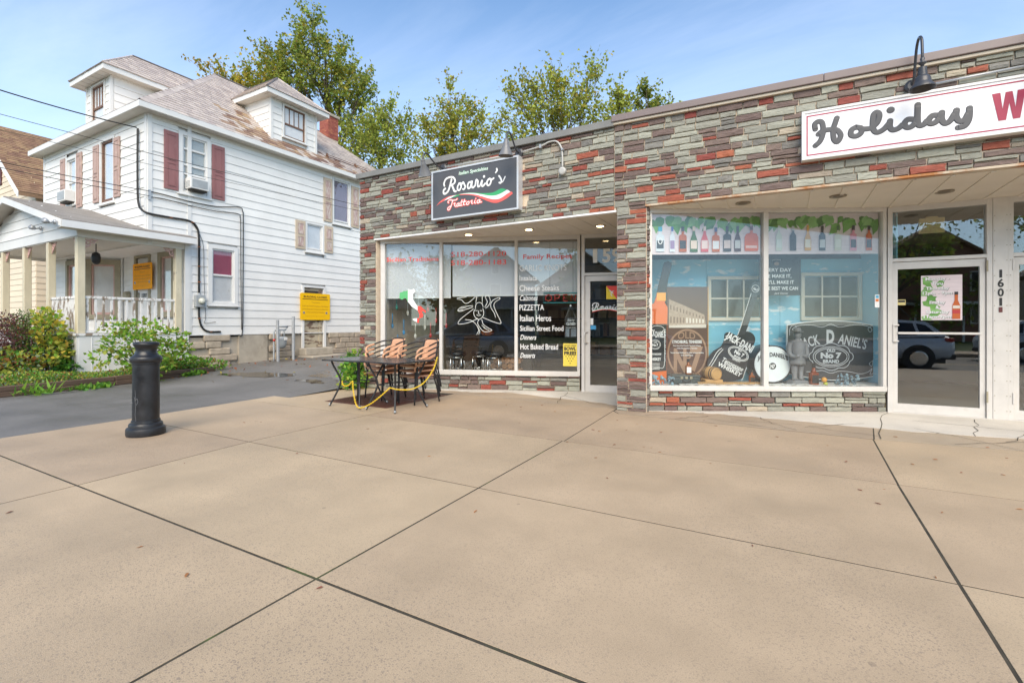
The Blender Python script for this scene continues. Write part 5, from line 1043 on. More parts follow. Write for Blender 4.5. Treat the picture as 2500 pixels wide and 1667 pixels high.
for z in (.43,.93,1.43,1.93):
    x = -1.4
    while x < 1.3: w = r.uniform(.1,.3); bx('carton', (M_WOODIN, M_TAN, M_GREYP, M_LOG)[r.randrange(4)], t, x, x+w, .05, .3, z+.001, z+r.uniform(.15,.38)); x += w+r.uniform(.03,.15)
# ================================================================ LIQUOR STORE DISPLAY
bd = thing('display_backdrop', 'sky blue backdrop wall with printed clouds behind the liquor store display', 'backdrop', GR)
def cloudsky():
    m = pm('printed_sky', (.27,.62,.78), .75, var=.05, scale=2); t = m.node_tree; A = t.nodes.new; L = t.links.new; b = t.nodes['Principled BSDF']; src = b.inputs['Base Color'].links[0].from_socket
    g = A('ShaderNodeTexCoord'); mp_ = A('ShaderNodeMapping'); mp_.inputs['Scale'].default_value = (1,1,2.3); L(g.outputs['Object'], mp_.inputs[0])
    n = A('ShaderNodeTexNoise'); n.inputs['Scale'].default_value = 4.2; n.inputs['Detail'].default_value = 4; L(mp_.outputs[0], n.inputs['Vector'])
    q = A('ShaderNodeMapRange'); q.inputs['From Min'].default_value = .585; q.inputs['From Max'].default_value = .66; L(n.outputs['Fac'], q.inputs['Value'])
    x = A('ShaderNodeMix'); x.data_type = 'RGBA'; x.inputs['B'].default_value = (.80,.88,.90,1); L(q.outputs[0], x.inputs['Factor']); L(src, x.inputs['A']); L(x.outputs['Result'], b.inputs['Base Color']); return m
M_SKYP = cloudsky()
for a, c in ((-.02,1.15),(1.155,2.32),(2.325,3.62)): bx('backdrop_panel', M_SKYP, bd, a, c, .75, .77, .36, 2.32)
bx('return_panel', M_SKYP, bd, 3.62, 3.64, .03, .77, .36, 2.93)
bx('display_shelf', M_WHITE, bd, .03, 3.6, .03, .75, .325, .362)
bx('blackout_panel', M_DARKIN, bd, -.1, 3.62, .78, .80, 2.2, 2.96)
M_CREAMF = pm('cream_frame', (.62,.57,.47), .6, var=.05)
def mockwin(s0, s1, z0, z1, label):
    t = thing('mock_window', label, 'window', GR); y = .735; w = .055
    b = MB(); b.box(s0,s0+w,y-.03,y+.012,z0,z1); b.box(s1-w,s1,y-.03,y+.012,z0,z1); b.box(s0+w,s1-w,y-.03,y+.012,z1-w,z1); b.box(s0+w,s1-w,y-.03,y+.012,z0,z0+w); b.build('frame', M_CREAMF, t, bevel=.004)
    a, c, p, q = s0+w, s1-w, z0+w, z1-w
    for i in (1, 2): bx('muntin', M_CREAMF, t, a+(c-a)*i/3-.012, a+(c-a)*i/3+.012, y-.015, y+.010, p, q)
    bx('muntin', M_CREAMF, t, a, c, y-.018, y-.0152, (p+q)/2-.012, (p+q)/2+.012)
    for i in range(3):
        for j in range(2): bx('pane', M_GLASSPANE, t, a+(c-a)*i/3+.013, a+(c-a)*(i+1)/3-.013, y-.004, y, p+(q-p)*j/2+.013, p+(q-p)*(j+1)/2-.013)
M_GLASSPANE = pm('mock_pane', (.05,.045,.04), .12, var=.3, scale=3)
mockwin(1.156, 2.05, 1.326, 2.045, 'cream six pane mock window on the left half of the blue backdrop'); mockwin(2.64, 3.60, 1.33, 2.10, 'cream six pane mock window on the right half of the blue backdrop')
# printed banner
bn = thing('bottle_banner', 'pale banner printed with bottles under green leaves along the top of the display', 'banner', GR)
M_BAN = pm('banner_pink', (.70,.60,.61), .7, var=.08, scale=3, stretch=(1,1,14)); 
LEAF = [pm('printed_leaf%d' % i, c, .7, var=.25, scale=7) for i, c in enumerate(((.10,.27,.05),(.16,.36,.08),(.06,.18,.04),(.22,.42,.14)))]
bx('sheet', M_BAN, bn, .075, 1.672, .05, .053, 2.302, 2.90); bx('sheet', M_BAN, bn, 1.755, 3.375, .05, .053, 2.302, 2.90)
b = MB(); r = random.Random(12)
for x0, x1 in ((.085,1.665),(1.76,3.37)):
    n = 30
    for i in range(n):
        cx_ = x0+(x1-x0)*(i+.5)/n+r.uniform(-.05,.05); cz_ = 2.83-abs(r.gauss(0,.055)); L_ = r.uniform(.10,.2); a = R(r.uniform(200,340)); y = .049-.0004*i
        P = [(cx_-L_*.3*math.cos(a), cz_-L_*.3*math.sin(a))]+[(cx_+L_*(t*math.cos(a)-k*math.sin(a)), cz_+L_*(t*math.sin(a)+k*math.cos(a))) for t, k in ((-.1,.30),(.2,.42),(.5,.22),(.95,0),(.5,-.22),(.2,-.42),(-.1,-.30))]
        P = [(min(max(p, x0), x1), min(q, 2.895)) for p, q in P]; b.add([(p,y,q) for p, q in P], [tuple(range(len(P)))], r.randrange(4))
b.build('printed_leaves', LEAF, bn, fix=False)
def bottle(x, z0, z1, w, neck, body, cap_, lab, kind='wine', y=.034):
    h = z1-z0; n = neck; prof = {'wine': [(w,0),(w,.55),(w*.95,.62),(n,.74),(n,1)], 'sq': [(w,0),(w,.60),(w*.9,.66),(n,.70),(n,1)], 'champ': [(w,0),(w,.38),(w*.85,.5),(n*1.1,.72),(n,1)], 'flask': [(w*.9,0),(w,.05),(w,.55),(w*.75,.68),(n,.72),(n,1)]}[kind]
    b = MB(); P = [(x+a, z0+q*h) for a, q in prof]+[(x-a, z0+q*h) for a, q in reversed(prof)]; b.add([(p,y,q) for p, q in P], [tuple(range(len(P)))], 0)
    b.box(x-n*1.15, x+n*1.15, y-.0015, y-.0005, z0+h*.82, z0+h*1.005, 1)
    if lab: b.box(x-w*.82, x+w*.82, y-.0015, y-.0005, z0+h*.12, z0+h*(.45 if kind != 'flask' else .22), 2)
    b.build('printed_bottle', [body, cap_, lab or body], bn, fix=False)
FC = {}
def fc(*c):
    if c not in FC: FC[c] = flat('print_%02d' % len(FC), c, .6)
    return FC[c]
WT, BK, RD, AM, GN = fc(.75,.75,.76), fc(.03,.03,.035), fc(.45,.04,.04), fc(.50,.11,.02), fc(.12,.22,.06)
for a in [(.205,2.345,2.71,.062,.026,fc(.62,.66,.70),fc(.05,.35,.5),BK,'sq'),(.383,2.34,2.71,.038,.014,fc(.66,.69,.74),fc(.06,.12,.35),fc(.3,.2,.35),'wine'),(.537,2.34,2.71,.056,.018,fc(.45,.10,.02),BK,BK,'sq'),(.698,2.338,2.715,.055,.017,fc(.05,.13,.03),fc(.7,.55,.45),fc(.75,.6,.5),'champ'),(.856,2.338,2.715,.055,.017,fc(.62,.10,.12),fc(.75,.6,.55),fc(.8,.62,.58),'champ'),(1.019,2.337,2.695,.056,.018,AM,fc(.06,.08,.2),WT,'sq'),(1.185,2.343,2.713,.058,.017,BK,BK,fc(.62,.5,.48),'sq'),(1.337,2.343,2.712,.048,.016,fc(.06,.015,.02),BK,fc(.5,.5,.5),'champ'),(1.537,2.347,2.72,.10,.020,fc(.62,.11,.03),fc(.10,.03,.02),fc(.75,.5,.45),'flask'),
          (1.937,2.35,2.718,.042,.015,fc(.55,.60,.52),fc(.6,.62,.6),fc(.6,.64,.6),'wine'),(2.14,2.35,2.71,.046,.016,BK,fc(.5,.5,.52),None,'wine'),(2.354,2.35,2.72,.048,.015,fc(.65,.33,.06),fc(.65,.33,.08),fc(.75,.68,.55),'champ'),(2.563,2.349,2.71,.046,.016,BK,BK,fc(.55,.57,.58),'wine'),(2.788,2.352,2.71,.050,.016,fc(.58,.58,.46),fc(.06,.15,.06),fc(.66,.66,.56),'wine'),(3.01,2.347,2.715,.046,.018,fc(.70,.28,.36),BK,BK,'sq'),(3.233,2.348,2.71,.044,.016,fc(.55,.12,.04),BK,BK,'wine')]:
    bottle(a[0], a[1], a[2], a[3], a[4], a[5], a[6], a[7], a[8])
b = MB(); ring(b, .205, 2.50, .034, .012, .030, rz=.048); b.build('printed_horseshoe', INKW, bn, fix=False)
# tall bottle cutout
tb = thing('bottle_cutout', 'tall whiskey bottle cutout with a bent black neck leaning in the display corner', 'cutout', GR); y = .30
b = MB(); b.prism([(.075,.36),(.375,.36),(.375,.54),(.385,1.28),(.392,1.47),(.39,1.53),(.35,1.60),(.36,1.70),(.37,1.755),(.23,1.755),(.22,1.70),(.19,1.60),(.10,1.54),(.075,1.50)], y, y+.02); b.build('body', flat('amber_print', (.66,.13,.015), .3), tb)
b = MB(); b.prism([(.228,1.757),(.368,1.757),(.40,1.95),(.455,2.17),(.452,2.215),(.40,2.235),(.345,2.225)], y, y+.02); b.build('neck', INK, tb)
b = MB(); b.prism([(.225,1.63),(.365,1.63),(.362,1.755),(.228,1.755)], y-.003, y-.001); b.build('collar', flat('amber_gold', (.75,.33,.03)), tb)
b = MB(); b.prism([(.08,.53),(.372,.56),(.380,1.275),(.08,1.275)], y-.004, y-.001); b.build('label_panel', INK, tb)
for s, x, z, h, w in (('ACK',.10,1.09,.105,.10),('DANIEL\'S',.205,1.07,.095,.15)): text(s, x, z, h, INKW, tb, w=w, y=y-.007, bold=.02)
text('Old', .20, .985, .02, INKW, tb, w=.05, y=y-.009, align='C', bold=.03); text('No.7', .20, .935, .04, INKW, tb, w=.09, y=y-.009, align='C', bold=.04); text('Tennessee', .10, .80, .045, INKW, tb, w=.19, y=y-.007, shear=.2, bold=.01); text('WHISKEY', .10, .715, .045, INKW, tb, w=.19, y=y-.007, bold=.03)
b = MB(); ring(b, .20, .96, .085, .006, y-.008, rz=.075); ring(b, .20, .96, .07, .004, y-.008, rz=.06)
for i in range(4): b.box(.10, .27, y-.008, y-.006, .665-i*.028, .672-i*.028)
b.build('label_ornament', INKW, tb, fix=False); strokes([[(.09,1.24),(.15,1.225),(.20,1.245),(.30,1.235),(.34,1.19),(.31,1.17)],[(.34,1.19),(.345,.9),(.34,.66),(.31,.60),(.25,.605),(.12,.58)]], .004, INKW, tb, y=y-.008, yf=.3, name='label_ornament', n=6)
text('no.1 fine old sour mash', .362, .70, .012, INKW, tb, w=.50, y=y-.008, rot=90)
# brown poster
bp = thing('brown_poster', 'tall brown poster with a sepia street picture and a big emblem', 'poster', GR); y = .50
M_BRP = pm('poster_brown', (.115,.058,.040), .45, var=.12, scale=3); LB = flat('poster_tan', (.36,.22,.14)); SEP = pm('sepia_print', (.38,.28,.21), .6, var=.2, scale=30); SEPD = flat('sepia_dark', (.17,.10,.07)); SEPL = flat('sepia_light', (.68,.62,.54))
bx('board', M_BRP, bp, .435, 1.075, y, y+.02, .36, 1.86); bx('edge', flat('poster_edge', (.55,.28,.06)), bp, 1.076, 1.088, y, y+.03, .36, 1.86)
b = MB(); yy = y-.002
b.add([(.47,yy,1.24),(1.04,yy,1.24),(1.04,yy,1.30),(1.02,yy,1.42),(.72,yy,1.56),(.48,yy,1.66),(.47,yy,1.66)], [tuple(range(7))], 0)
b.add([(.47,yy-.001,1.215),(1.05,yy-.001,1.215),(1.05,yy-.001,1.265),(.47,yy-.001,1.255)], [(0,1,2,3)], 2)
for i in range(11):
    x = .49+i*.05; top = 1.62-(x-.47)*.36
    b.box(x, x+.016, yy-.003, yy-.001, top-.11+i*.003, top-.04, 1); b.box(x, x+.022, yy-.003, yy-.001, 1.29, 1.29+.10-i*.004, 1 if i < 5 else 2)
b.build('street_picture', [SEP, SEPD, SEPL], bp, fix=False)
b = MB(); ring(b, .755, .815, .312, .028, yy, n=48, rz=.38); b.build('emblem_ring', LB, bp, fix=False)
text('OLD', .745, 1.03, .11, LB, bp, w=.27, y=yy, align='C', bold=.01, arc=.02); text('N', .545, .53, .36, LB, bp, w=.2, y=yy, bold=.05); text('7', .80, .56, .36, LB, bp, w=.2, y=yy, bold=.05); text('o', .725, .73, .12, LB, bp, w=.09, y=yy, bold=.03); text('BRAND', .76, .43, .08, LB, bp, w=.40, y=yy, align='C', bold=.02)
text('LYNCHBURG, TENNESSEE', .752, .975, .045, INKW, bp, w=.46, y=yy-.002, align='C', bold=.03)
for i, (s, w) in enumerate((("Every drop of Jack Daniel's Tennessee Whiskey",.43),('comes from Lynchburg, Tennessee',.32),("The Jack Daniel Distillery is the oldest registered distillery",.52),('in the United States',.19))): text(s, .752, (.925,.885,.815,.775)[i], .02, INKW, bp, w=w, y=yy-.002, align='C', bold=.02)
# guitar
gt = thing('guitar_cutout', 'large black guitar shaped whiskey sign with a long neck', 'guitar', GR); y = .40
M_GUI = flat('guitar_black', (.030,.030,.034), .3)
body = catmull([(p[0],0,p[1]) for p in ((1.296,1.03),(1.312,1.13),(1.386,1.142),(1.46,1.105),(1.53,1.10),(1.62,1.16),(1.72,1.13),(1.765,1.05),(1.745,.96),(1.69,.88),(1.668,.80),(1.64,.66),(1.60,.50),(1.54,.42),(1.30,.372),(1.12,.39),(1.045,.47),(1.03,.62),(1.06,.76),(1.14,.86),(1.25,.93),(1.296,1.03))], 4)
MB().prism([(p.x,p.z) for p in body[:-1]], y, y+.03).build('body', M_GUI, gt); MB().prism([(1.50,1.09),(1.60,1.11),(1.645,1.223),(1.80,1.728),(1.722,1.74),(1.565,1.253)], y-.006, y+.028).build('neck', flat('guitar_neck', (.06,.06,.065), .3), gt)
MB().prism([(1.675,1.70),(1.685,1.83),(1.745,1.93),(1.835,1.91),(1.85,1.80),(1.80,1.72)], y-.005, y+.028).build('headstock', M_GUI, gt)
b = MB(); ring(b, 1.765, 1.82, .058, .006, y-.008); b.build('emblem', INKW, gt, fix=False); text('No.7', 1.765, 1.795, .035, INKW, gt, w=.08, y=y-.008, align='C', bold=.04, rot=-20); strokes([[(1.49,1.095),(1.55,1.26),(1.70,1.745)]], .005, INKW, gt, y=y-.005, name='edge_line', yf=.3)
yy = y-.003
text("JACK DANI", 1.50, .945, .12, INKW, gt, w=.46, y=yy, align='C', bold=.03, rot=-30); text('Tennessee', 1.40, .62, .075, INKW, gt, w=.36, y=yy, align='C', bold=.015, rot=-27, shear=.15); text('WHISKEY', 1.36, .545, .065, INKW, gt, w=.40, y=yy, align='C', bold=.03, rot=-27); text('QUALITY', 1.47, .70, .022, INKW, gt, w=.13, y=yy, align='C', rot=-27, bold=.02); text('SOUR MASH', 1.40, .60, .025, INKW, gt, w=.26, y=yy, align='C', rot=-27, bold=.02)
text('OLD', 1.525, .855, .03, INKW, gt, w=.07, y=yy, align='C', bold=.04, rot=-27); text('No 7', 1.51, .795, .055, INKW, gt, w=.16, y=yy, align='C', bold=.05, rot=-27); text('BRAND', 1.485, .755, .028, INKW, gt, w=.11, y=yy, align='C', bold=.04, rot=-27)
ov = lambda cx_, cz_, a, c, rot: [(cx_+a*math.cos(t)*math.cos(R(rot))-c*math.sin(t)*math.sin(R(rot)), cz_+a*math.cos(t)*math.sin(R(rot))+c*math.sin(t)*math.cos(R(rot))) for t in [i*math.pi/12 for i in range(25)]]
strokes([ov(1.505,.815,.165,.095,-27), ov(1.505,.815,.145,.078,-27), [(1.31,1.08),(1.36,1.10),(1.40,1.05),(1.50,1.0),(1.60,.93),(1.66,.87)],[(1.25,.90),(1.18,.84),(1.10,.70),(1.05,.62)],[(1.27,.88),(1.20,.80),(1.13,.68),(1.06,.58)],[(1.63,.60),(1.60,.52),(1.58,.45),(1.55,.40)]], .0055, INKW, gt, y=yy, yf=.3, name='ornament', k=3, n=6)
# drum
dm = thing('bass_drum', 'white bass drum head with dark rim and whiskey emblem', 'drum', GR @ FR_(2.0, .36, .66)); Q = Matrix.Rotation(R(90),4,'X')
b = MB(); b.lathe([(.285,-.30),(.29,-.29),(.29,.0),(.285,.01)], 48, M=Q); b.build('shell', M_GUI, dm, auto=40); b = MB(); b.lathe([(.272,.008),(.272,.016)], 48, M=Q); b.build('drum_head', flat('drum_white', (.76,.80,.80), .35), dm); b = MB()
b.tube([(.283*math.cos(i*math.pi/24), -.012, .283*math.sin(i*math.pi/24)) for i in range(48)], .009, 6, closed=True); b.build('hoop', M_GUI, dm, smooth=True)
text("JACK DANIEL'S", .0, .055, .065, INK, dm, w=.46, y=-.020, align='C', bold=.03, arc=.06); b = MB(); disc(b, .0, -.03, .052, -.019); b.build('emblem', INK, dm, fix=False); text('N7', .0, -.058, .055, INKW, dm, w=.07, y=-.022, align='C', bold=.05)
b = MB(); b.tube([(.1,.1,-.27),(.2,.0,-.30)], .01, 6); b.tube([(-.1,.1,-.27),(-.2,.0,-.30)], .01, 6); b.build('spur', M_CHROME, dm)
# black slogan poster
bk = thing('slogan_poster', 'black poster with a white slogan hung beside the right mock window', 'poster', GR); y = .42
bx('sheet', INK, bk, 1.83, 2.47, y, y+.01, 1.715, 2.302)
for i, (s, w) in enumerate((('EVERY DAY',.44),('WE MAKE IT,',.44),("WE'LL MAKE IT",.48),('THE BEST WE CAN',.54))): text(s, 1.885, 2.085-i*.095, .055, INKW, bk, w=w, y=y-.003, bold=.02)
text('Jack Daniel', 2.06, 1.735, .03, INKW, bk, w=.20, y=y-.003, shear=.5); b = MB(); disc(b, 2.10, 2.205, .04, y-.003, rz=.028); b.build('portrait_mark', LB, bk, fix=False); text('JACK DANIEL', 2.10, 2.25, .018, INKW, bk, w=.14, y=y-.003, align='C', arc=.01)
# big shaped sign
js = thing('whiskey_sign', 'wide grey arched whiskey sign with ornate white border against the backdrop', 'sign', GR); y = .50
P = catmull([(2.30,0,1.262),(2.60,0,1.31),(2.968,0,1.33),(3.35,0,1.305),(3.70,0,1.245)], 6)[:]; P2 = catmull([(3.69,0,.47),(3.386,0,.42),(2.968,0,.395),(2.6,0,.44),(2.30,0,.50)], 6)
o_ = [(p.x,p.z) for p in P]+[(p.x,p.z) for p in P2]; MB().prism(o_, y, y+.03).build('edge', INKW, js)
cx_, cz_ = 2.99, .86; MB().prism([(cx_+(a-cx_)*.982, cz_+(c-cz_)*.975) for a, c in o_], y-.004, y-.0005).build('face', flat('sign_charcoal', (.075,.075,.078), .18), js); yy = y-.006
INKS = flat('silver_ink', (.55,.56,.57))
text("JACK", 2.665, .93, .155, INKS, js, w=.30, y=yy, align='C', bold=.02, rot=14); text("D", 2.905, .985, .20, INKS, js, w=.12, y=yy, bold=.05); text("ANIEL'S", 3.29, .93, .155, INKS, js, w=.44, y=yy, align='C', bold=.02, rot=-13)
text('OLD', 2.975, .84, .045, INKS, js, w=.13, y=yy, align='C', bold=.05); text('No 7', 2.975, .745, .085, INKS, js, w=.32, y=yy, align='C', bold=.06); text('BRAND', 2.975, .67, .05, INKS, js, w=.25, y=yy, align='C', bold=.05)
strokes([ov(2.976,.765,.275,.155,0), ov(2.976,.765,.245,.13,0), [(2.976+.325*math.cos(t)+.014*math.cos(9*t), .765+.20*math.sin(t)+.014*math.sin(9*t)) for t in [i*math.pi/36 for i in range(73)]]], .006, INKS, js, y=yy, yf=.3, name='ornament', k=2, n=6)
strokes([[(2.34,1.10),(2.34,1.19),(2.38,1.25),(2.44,1.24),(2.42,1.18),(2.38,1.19),(2.44,1.235),(2.55,1.26),(2.70,1.255),(2.84,1.225),(2.97,1.27),(3.10,1.225),(3.25,1.25),(3.40,1.265),(3.53,1.24),(3.60,1.19),(3.57,1.15),(3.54,1.20),(3.60,1.24),(3.66,1.19),(3.66,1.10)],[(3.62,1.05),(3.63,.95),(3.66,.88),(3.63,.86),(3.62,.92)],[(3.65,.82),(3.62,.72),(3.60,.62),(3.56,.66),(3.62,.70),(3.65,.60),(3.63,.52),(3.57,.49),(3.60,.58),(3.54,.53),(3.42,.50),(3.26,.53),(3.1,.54),(2.97,.51),(2.84,.55),(2.7,.53),(2.6,.53)]], .005, INKS, js, y=yy, yf=.3, name='ornament', n=6)
# grey statue
st = thing('statue', 'grey statue of a coated man with a wide hat in front of the whiskey sign', 'statue', GR @ FR_(2.33, .26, .362)); M_STAT = pm('grey_statue', (.20,.20,.205), .6, var=.1, scale=9, bump=.4, bscale=40)
b = MB(); b.prism([(-.15,0),(.17,0),(.10,.07),(-.09,.07)], -.10, .10); b.build('base', M_STAT, st, bevel=.015)
b = MB()
prof = [((-.045,.0),.07,.040),((-.045,.0),.20,.045),((-.04,.0),.32,.055)]
for sx in (-1,1): b.tube([(sx*.045,-.03,.07),(sx*.045,0,.10),(sx*.043,0,.22),(sx*.045,0,.33)], [.045,.036,.042,.055], 12)
b.lathe([(.105,.30),(.108,.34),(.10,.42),(.095,.50),(.108,.60),(.10,.64),(.055,.665),(.034,.68),(.034,.70),(.045,.715),(.052,.75),(.046,.79),(.03,.80)], 20)
for sx in (-1,1): b.tube(catmull([(sx*.10,0,.63),(sx*.125,.0,.55),(sx*.125,-.02,.46),(sx*.09,-.06,.42),(sx*.03,-.10,.44)],4), [.04,.04,.038,.038,.037,.036,.036,.035,.034,.033,.032,.031,.030,.029,.028,.026,.024], 10)
b.build('figure', M_STAT, st, smooth=True); b = MB(); b.lathe([(.085,.795),(.088,.80),(.05,.805),(.046,.85),(.02,.86)], 20); b.build('hat', M_STAT, st, smooth=True)
# barrel, case, tray, bottles, grapes, fruit, cloth
br = thing('small_barrel', 'small pale wooden barrel lying on a stand among the bottles', 'barrel', GR @ FR_(1.03, .22, .53)); M_OAK = pm('oak', (.50,.29,.11), .55, var=.15, scale=9)
Q = Matrix.Rotation(R(20),4,'Z') @ Matrix.Rotation(R(90),4,'X'); b = MB(); b.lathe([(.085,-.12),(.098,-.08),(.104,0),(.098,.08),(.088,.115),(.082,.118),(.08,.105)], 24, M=Q); b.build('staves', M_OAK, br, auto=50)
b = MB()
for z in (-.085,-.05,.05,.085): b.lathe([(.1005+(.004 if abs(z) < .06 else -.002),z-.008),(.1005+(.004 if abs(z) < .06 else -.002),z+.008)], 24, M=Q)
b.build('hoop', M_BARK, br); bx('stand', M_OAK, br, -.13, .13, -.10, .10, -.135, -.085, bevel=.01)
t = thing('wooden_tray', 'low slatted wooden tray along the front of the display', 'tray', GR)
for i in range(36): bx('slat', M_OAK, t, .79+i*.026, .805+i*.026, .10, .115, .366, .40)
bx('rim', M_OAK, t, .78, 1.73, .095, .12, .4005, .41); bx('floor', M_OAK, t, .79, 1.72, .12, .32, .364, .372)
t = thing('tool_case', 'dark green latched case at the left of the display', 'case', GR); bx('box', pm('case_green', (.035,.05,.05), .5), t, .42, .84, .16, .40, .363, .47, bevel=.012); bx('lid', pm('case_lid', (.045,.06,.06), .5), t, .415, .845, .155, .405, .472, .505, bevel=.012); b = MB()
for x in (.56, .63, .70): b.box(x-.018,x+.018,.148,.155,.45,.485)
b.build('latch', M_TAN, t); MB().tube(catmull([(.57,.15,.43),(.60,.13,.41),(.66,.13,.41),(.69,.15,.43)],4), .008, 6).build('handle', M_BLACK, t)
def sqbottle(M, s, label, labelm, liquid):
    t = thing('whiskey_bottle', label, 'bottle', M); b = MB(); b.box(-.05*s,.05*s,-.04*s,.04*s,0,.17*s); b.build('glass_body', liquid, t, bevel=.012*s)
    b = MB(); b.lathe([(.045*s,.165*s),(.02*s,.20*s),(.018*s,.25*s)], 12); b.build('neck', liquid, t, smooth=True); b = MB(); b.lathe([(.022*s,.235*s),(.022*s,.29*s),(.018*s,.295*s)], 12); b.build('cap', INK, t); bx('label', labelm, t, -.042*s, .042*s, -.0425*s, -.0405*s, .03*s, .14*s)
WH = flat('whiskey', (.30,.08,.015), .12)
sqbottle(GR @ FR_(.70,.28,.507), .80, 'small amber whiskey bottle with a white label standing on the case', INKW, WH); sqbottle(GR @ FR_(1.61,.18,.374), .75, 'dark whiskey bottle with black label left of the drum', INK, WH)
sqbottle(GR @ FR_(2.50,.14,.363), 1.12, 'square brown whiskey bottle with black label at the feet of the statue', INK, flat('whiskey_red', (.24,.05,.015), .12))
M_GRAPE = pm('pale_blue_leaf', (.22,.32,.38), .6, var=.25, scale=9)
for x0, x1, n, sd, lab in ((.10,.42,34,1,'bunch of pale blue artificial leaves at the left end of the display'),(2.80,3.15,36,2,'bunch of pale blue artificial leaves below the whiskey sign')):
    t = thing('artificial_sprig', lab, 'sprig', GR @ FR_((x0+x1)/2, .12, .365)); r = random.Random(sd); MB().tube(catmull([(-.16,0,.02),(-.05,0,.06),(.06,0,.10),(.14,0,.16)],4), .005, 5).build('stem', M_BARK, t)
    me = None
    for i in range(n):
        if me is None: q = MB(); q.ball((0,0,0), .026, 8, sy=.35); me = q.mesh('leaf', M_GRAPE, True)
        mk('leaf', me, t, WM[t.name] @ Matrix.Translation((r.uniform(-.16,.16), r.uniform(-.06,.06), r.uniform(.025,.17)*(1-.3*r.random()))) @ Matrix.Rotation(r.uniform(0,6),4,'Z') @ Matrix.Rotation(r.uniform(-.8,.8),4,'X'))
t = thing('fruit', 'orange and lime lying beside the square whiskey bottle', 'fruit', GR @ FR_(2.64,.12,.363)); b = MB(); b.ball((0,0,.085), .04, 12); b.build('orange', flat('fruit_orange', (.70,.33,.06)), t, smooth=True); b = MB(); b.ball((.02,0,.028), .03, 12); b.build('lime', flat('fruit_lime', (.42,.45,.05)), t, smooth=True)
t = thing('white_cloth', 'crumpled white cloth along the sill of the display', 'cloth', GR); b = MB(); r = random.Random(6); n = 60
for i in range(n+1):
    for j in range(4): b.v.append((.5+i*(2.7/n), .035+j*.05, .365+.012*abs(math.sin(i*.9+j))+r.uniform(0,.012)*(1 if 0 < j < 3 else .3)))
for i in range(n):
    for j in range(3): a = i*4+j; b.f.append((a,a+4,a+5,a+1)); b.m.append(0)
b.build('fabric', M_WHITE, t, smooth=True, fix=False)
t = thing('price_sticker', 'small payment sticker at the right edge of the display window', 'sticker', GR); bx('sheet', INKW, t, 3.29, 3.355, -.003, -.001, 1.515, 1.70); bx('mark', flat('sticker_sky', (.1,.4,.6)), t, 3.30, 3.345, -.005, -.0035, 1.65, 1.69); bx('mark', flat('sticker_orange', (.7,.2,.05)), t, 3.30, 3.345, -.005, -.0035, 1.60, 1.64)
# ---- store door posters
t = thing('opening_hours_poster', 'pink and green opening hours poster with a bottle on the glass door', 'poster', DR)
bx('sheet', M_BAN, t, .388, .832, -.004, -.001, 1.328, 1.955)
b = MB(); r = random.Random(3)
for i in range(14):
    cx_, cz_ = .41+abs(r.gauss(0,.08)), 1.36+i*.042; L_ = .10; a = R(r.uniform(-60,60)); P = [(min(max(cx_+L_*(u*math.cos(a)-k*math.sin(a)), .389), .83), min(max(cz_+L_*(u*math.sin(a)+k*math.cos(a)), 1.33), 1.953)) for u, k in ((-.4,0),(0,.4),(.5,.3),(1,0),(.5,-.3),(0,-.4))]; b.add([(p,-.005-.0002*i,q) for p, q in P], [tuple(range(6))], r.randrange(4))
b.build('printed_leaves', LEAF, t, fix=False)
for i, (s, w) in enumerate((('Monday -',.26),('Thru',.12),('Thursday',.25),('12pm - 9pm',.32),('',0),('Friday',.17),('&',.04),('Saturday',.25),('11am-9pm',.30))):
    if s: text(s, .568, 1.882-i*.066, .046, INK, t, w=w+.006, y=-.0095, align='C', bold=.03); text(s, .565, 1.885-i*.066, .045, INKW, t, w=w, y=-.0115, align='C', bold=.02)
b = MB(); b.add([(x,-.0095,z) for x, z in ((.725,1.345),(.81,1.345),(.81,1.53),(.785,1.60),(.785,1.70),(.75,1.70),(.75,1.60),(.725,1.53))], [tuple(range(8))], 0); b.box(.725,.81,-.0115,-.010,1.42,1.47,1); b.box(.748,.787,-.0115,-.010,1.68,1.72,2); b.box(.73,.805,-.0115,-.010,1.49,1.53,3); b.build('printed_bottle', [AM, RD, INK, SEPL], t, fix=False)
t = thing('transom_card', 'blank cream card hanging inside the transom above the store door', 'card', DR); bx('card', flat('cream_card', (.62,.50,.26)), t, .385, .675, .10, .104, 2.565, 2.78); bx('clip', flat('cream_clip', (.55,.42,.2)), t, .46, .60, .095, .108, 2.781, 2.80)
t = thing('alarm_sticker', 'tiny black and yellow alarm sticker at the left edge of the store door', 'sticker', DR); bx('sheet', flat('alarm_cream', (.6,.5,.2)), t, .123, .215, -.004, -.001, 1.545, 1.625); bx('strip', INK, t, .130, .208, -.006, -.0045, 1.585, 1.615)
# ================================================================ SIDEWALK FURNITURE
bo = thing('bollard', 'black cast iron style bollard standing alone on the sidewalk', 'bollard', FR_(-6.43, 2.76, 0) @ Matrix.Rotation(R(.6),4,'Y') @ Matrix.Diagonal((.82,.82,1,1)))
b = MB(); b.lathe([(.225,0),(.231,.02),(.231,.07),(.224,.088),(.205,.096),(.20,.10),(.199,.125),(.190,.14),(.172,.147),(.170,.155),(.168,.172),(.160,.178)], 48); b.build('base', M_BOLL, bo, auto=35)
b = MB(); b.lathe([(.158,.170),(.157,.60),(.156,.818)], 48); b.build('shaft', M_BOLL, bo, smooth=False, auto=35)
b = MB(); b.lathe([(.156,.815),(.166,.822),(.166,.838),(.180,.846),(.188,.862),(.188,.885),(.178,.902),(.160,.910),(.140,.925),(.126,.955),(.122,.985),(.132,1.015),(.148,1.028),(.154,1.04),(.153,1.056),(.142,1.066),(.10,1.072),(.03,1.075)], 48); b.build('cap', M_BOLL, bo, auto=50)
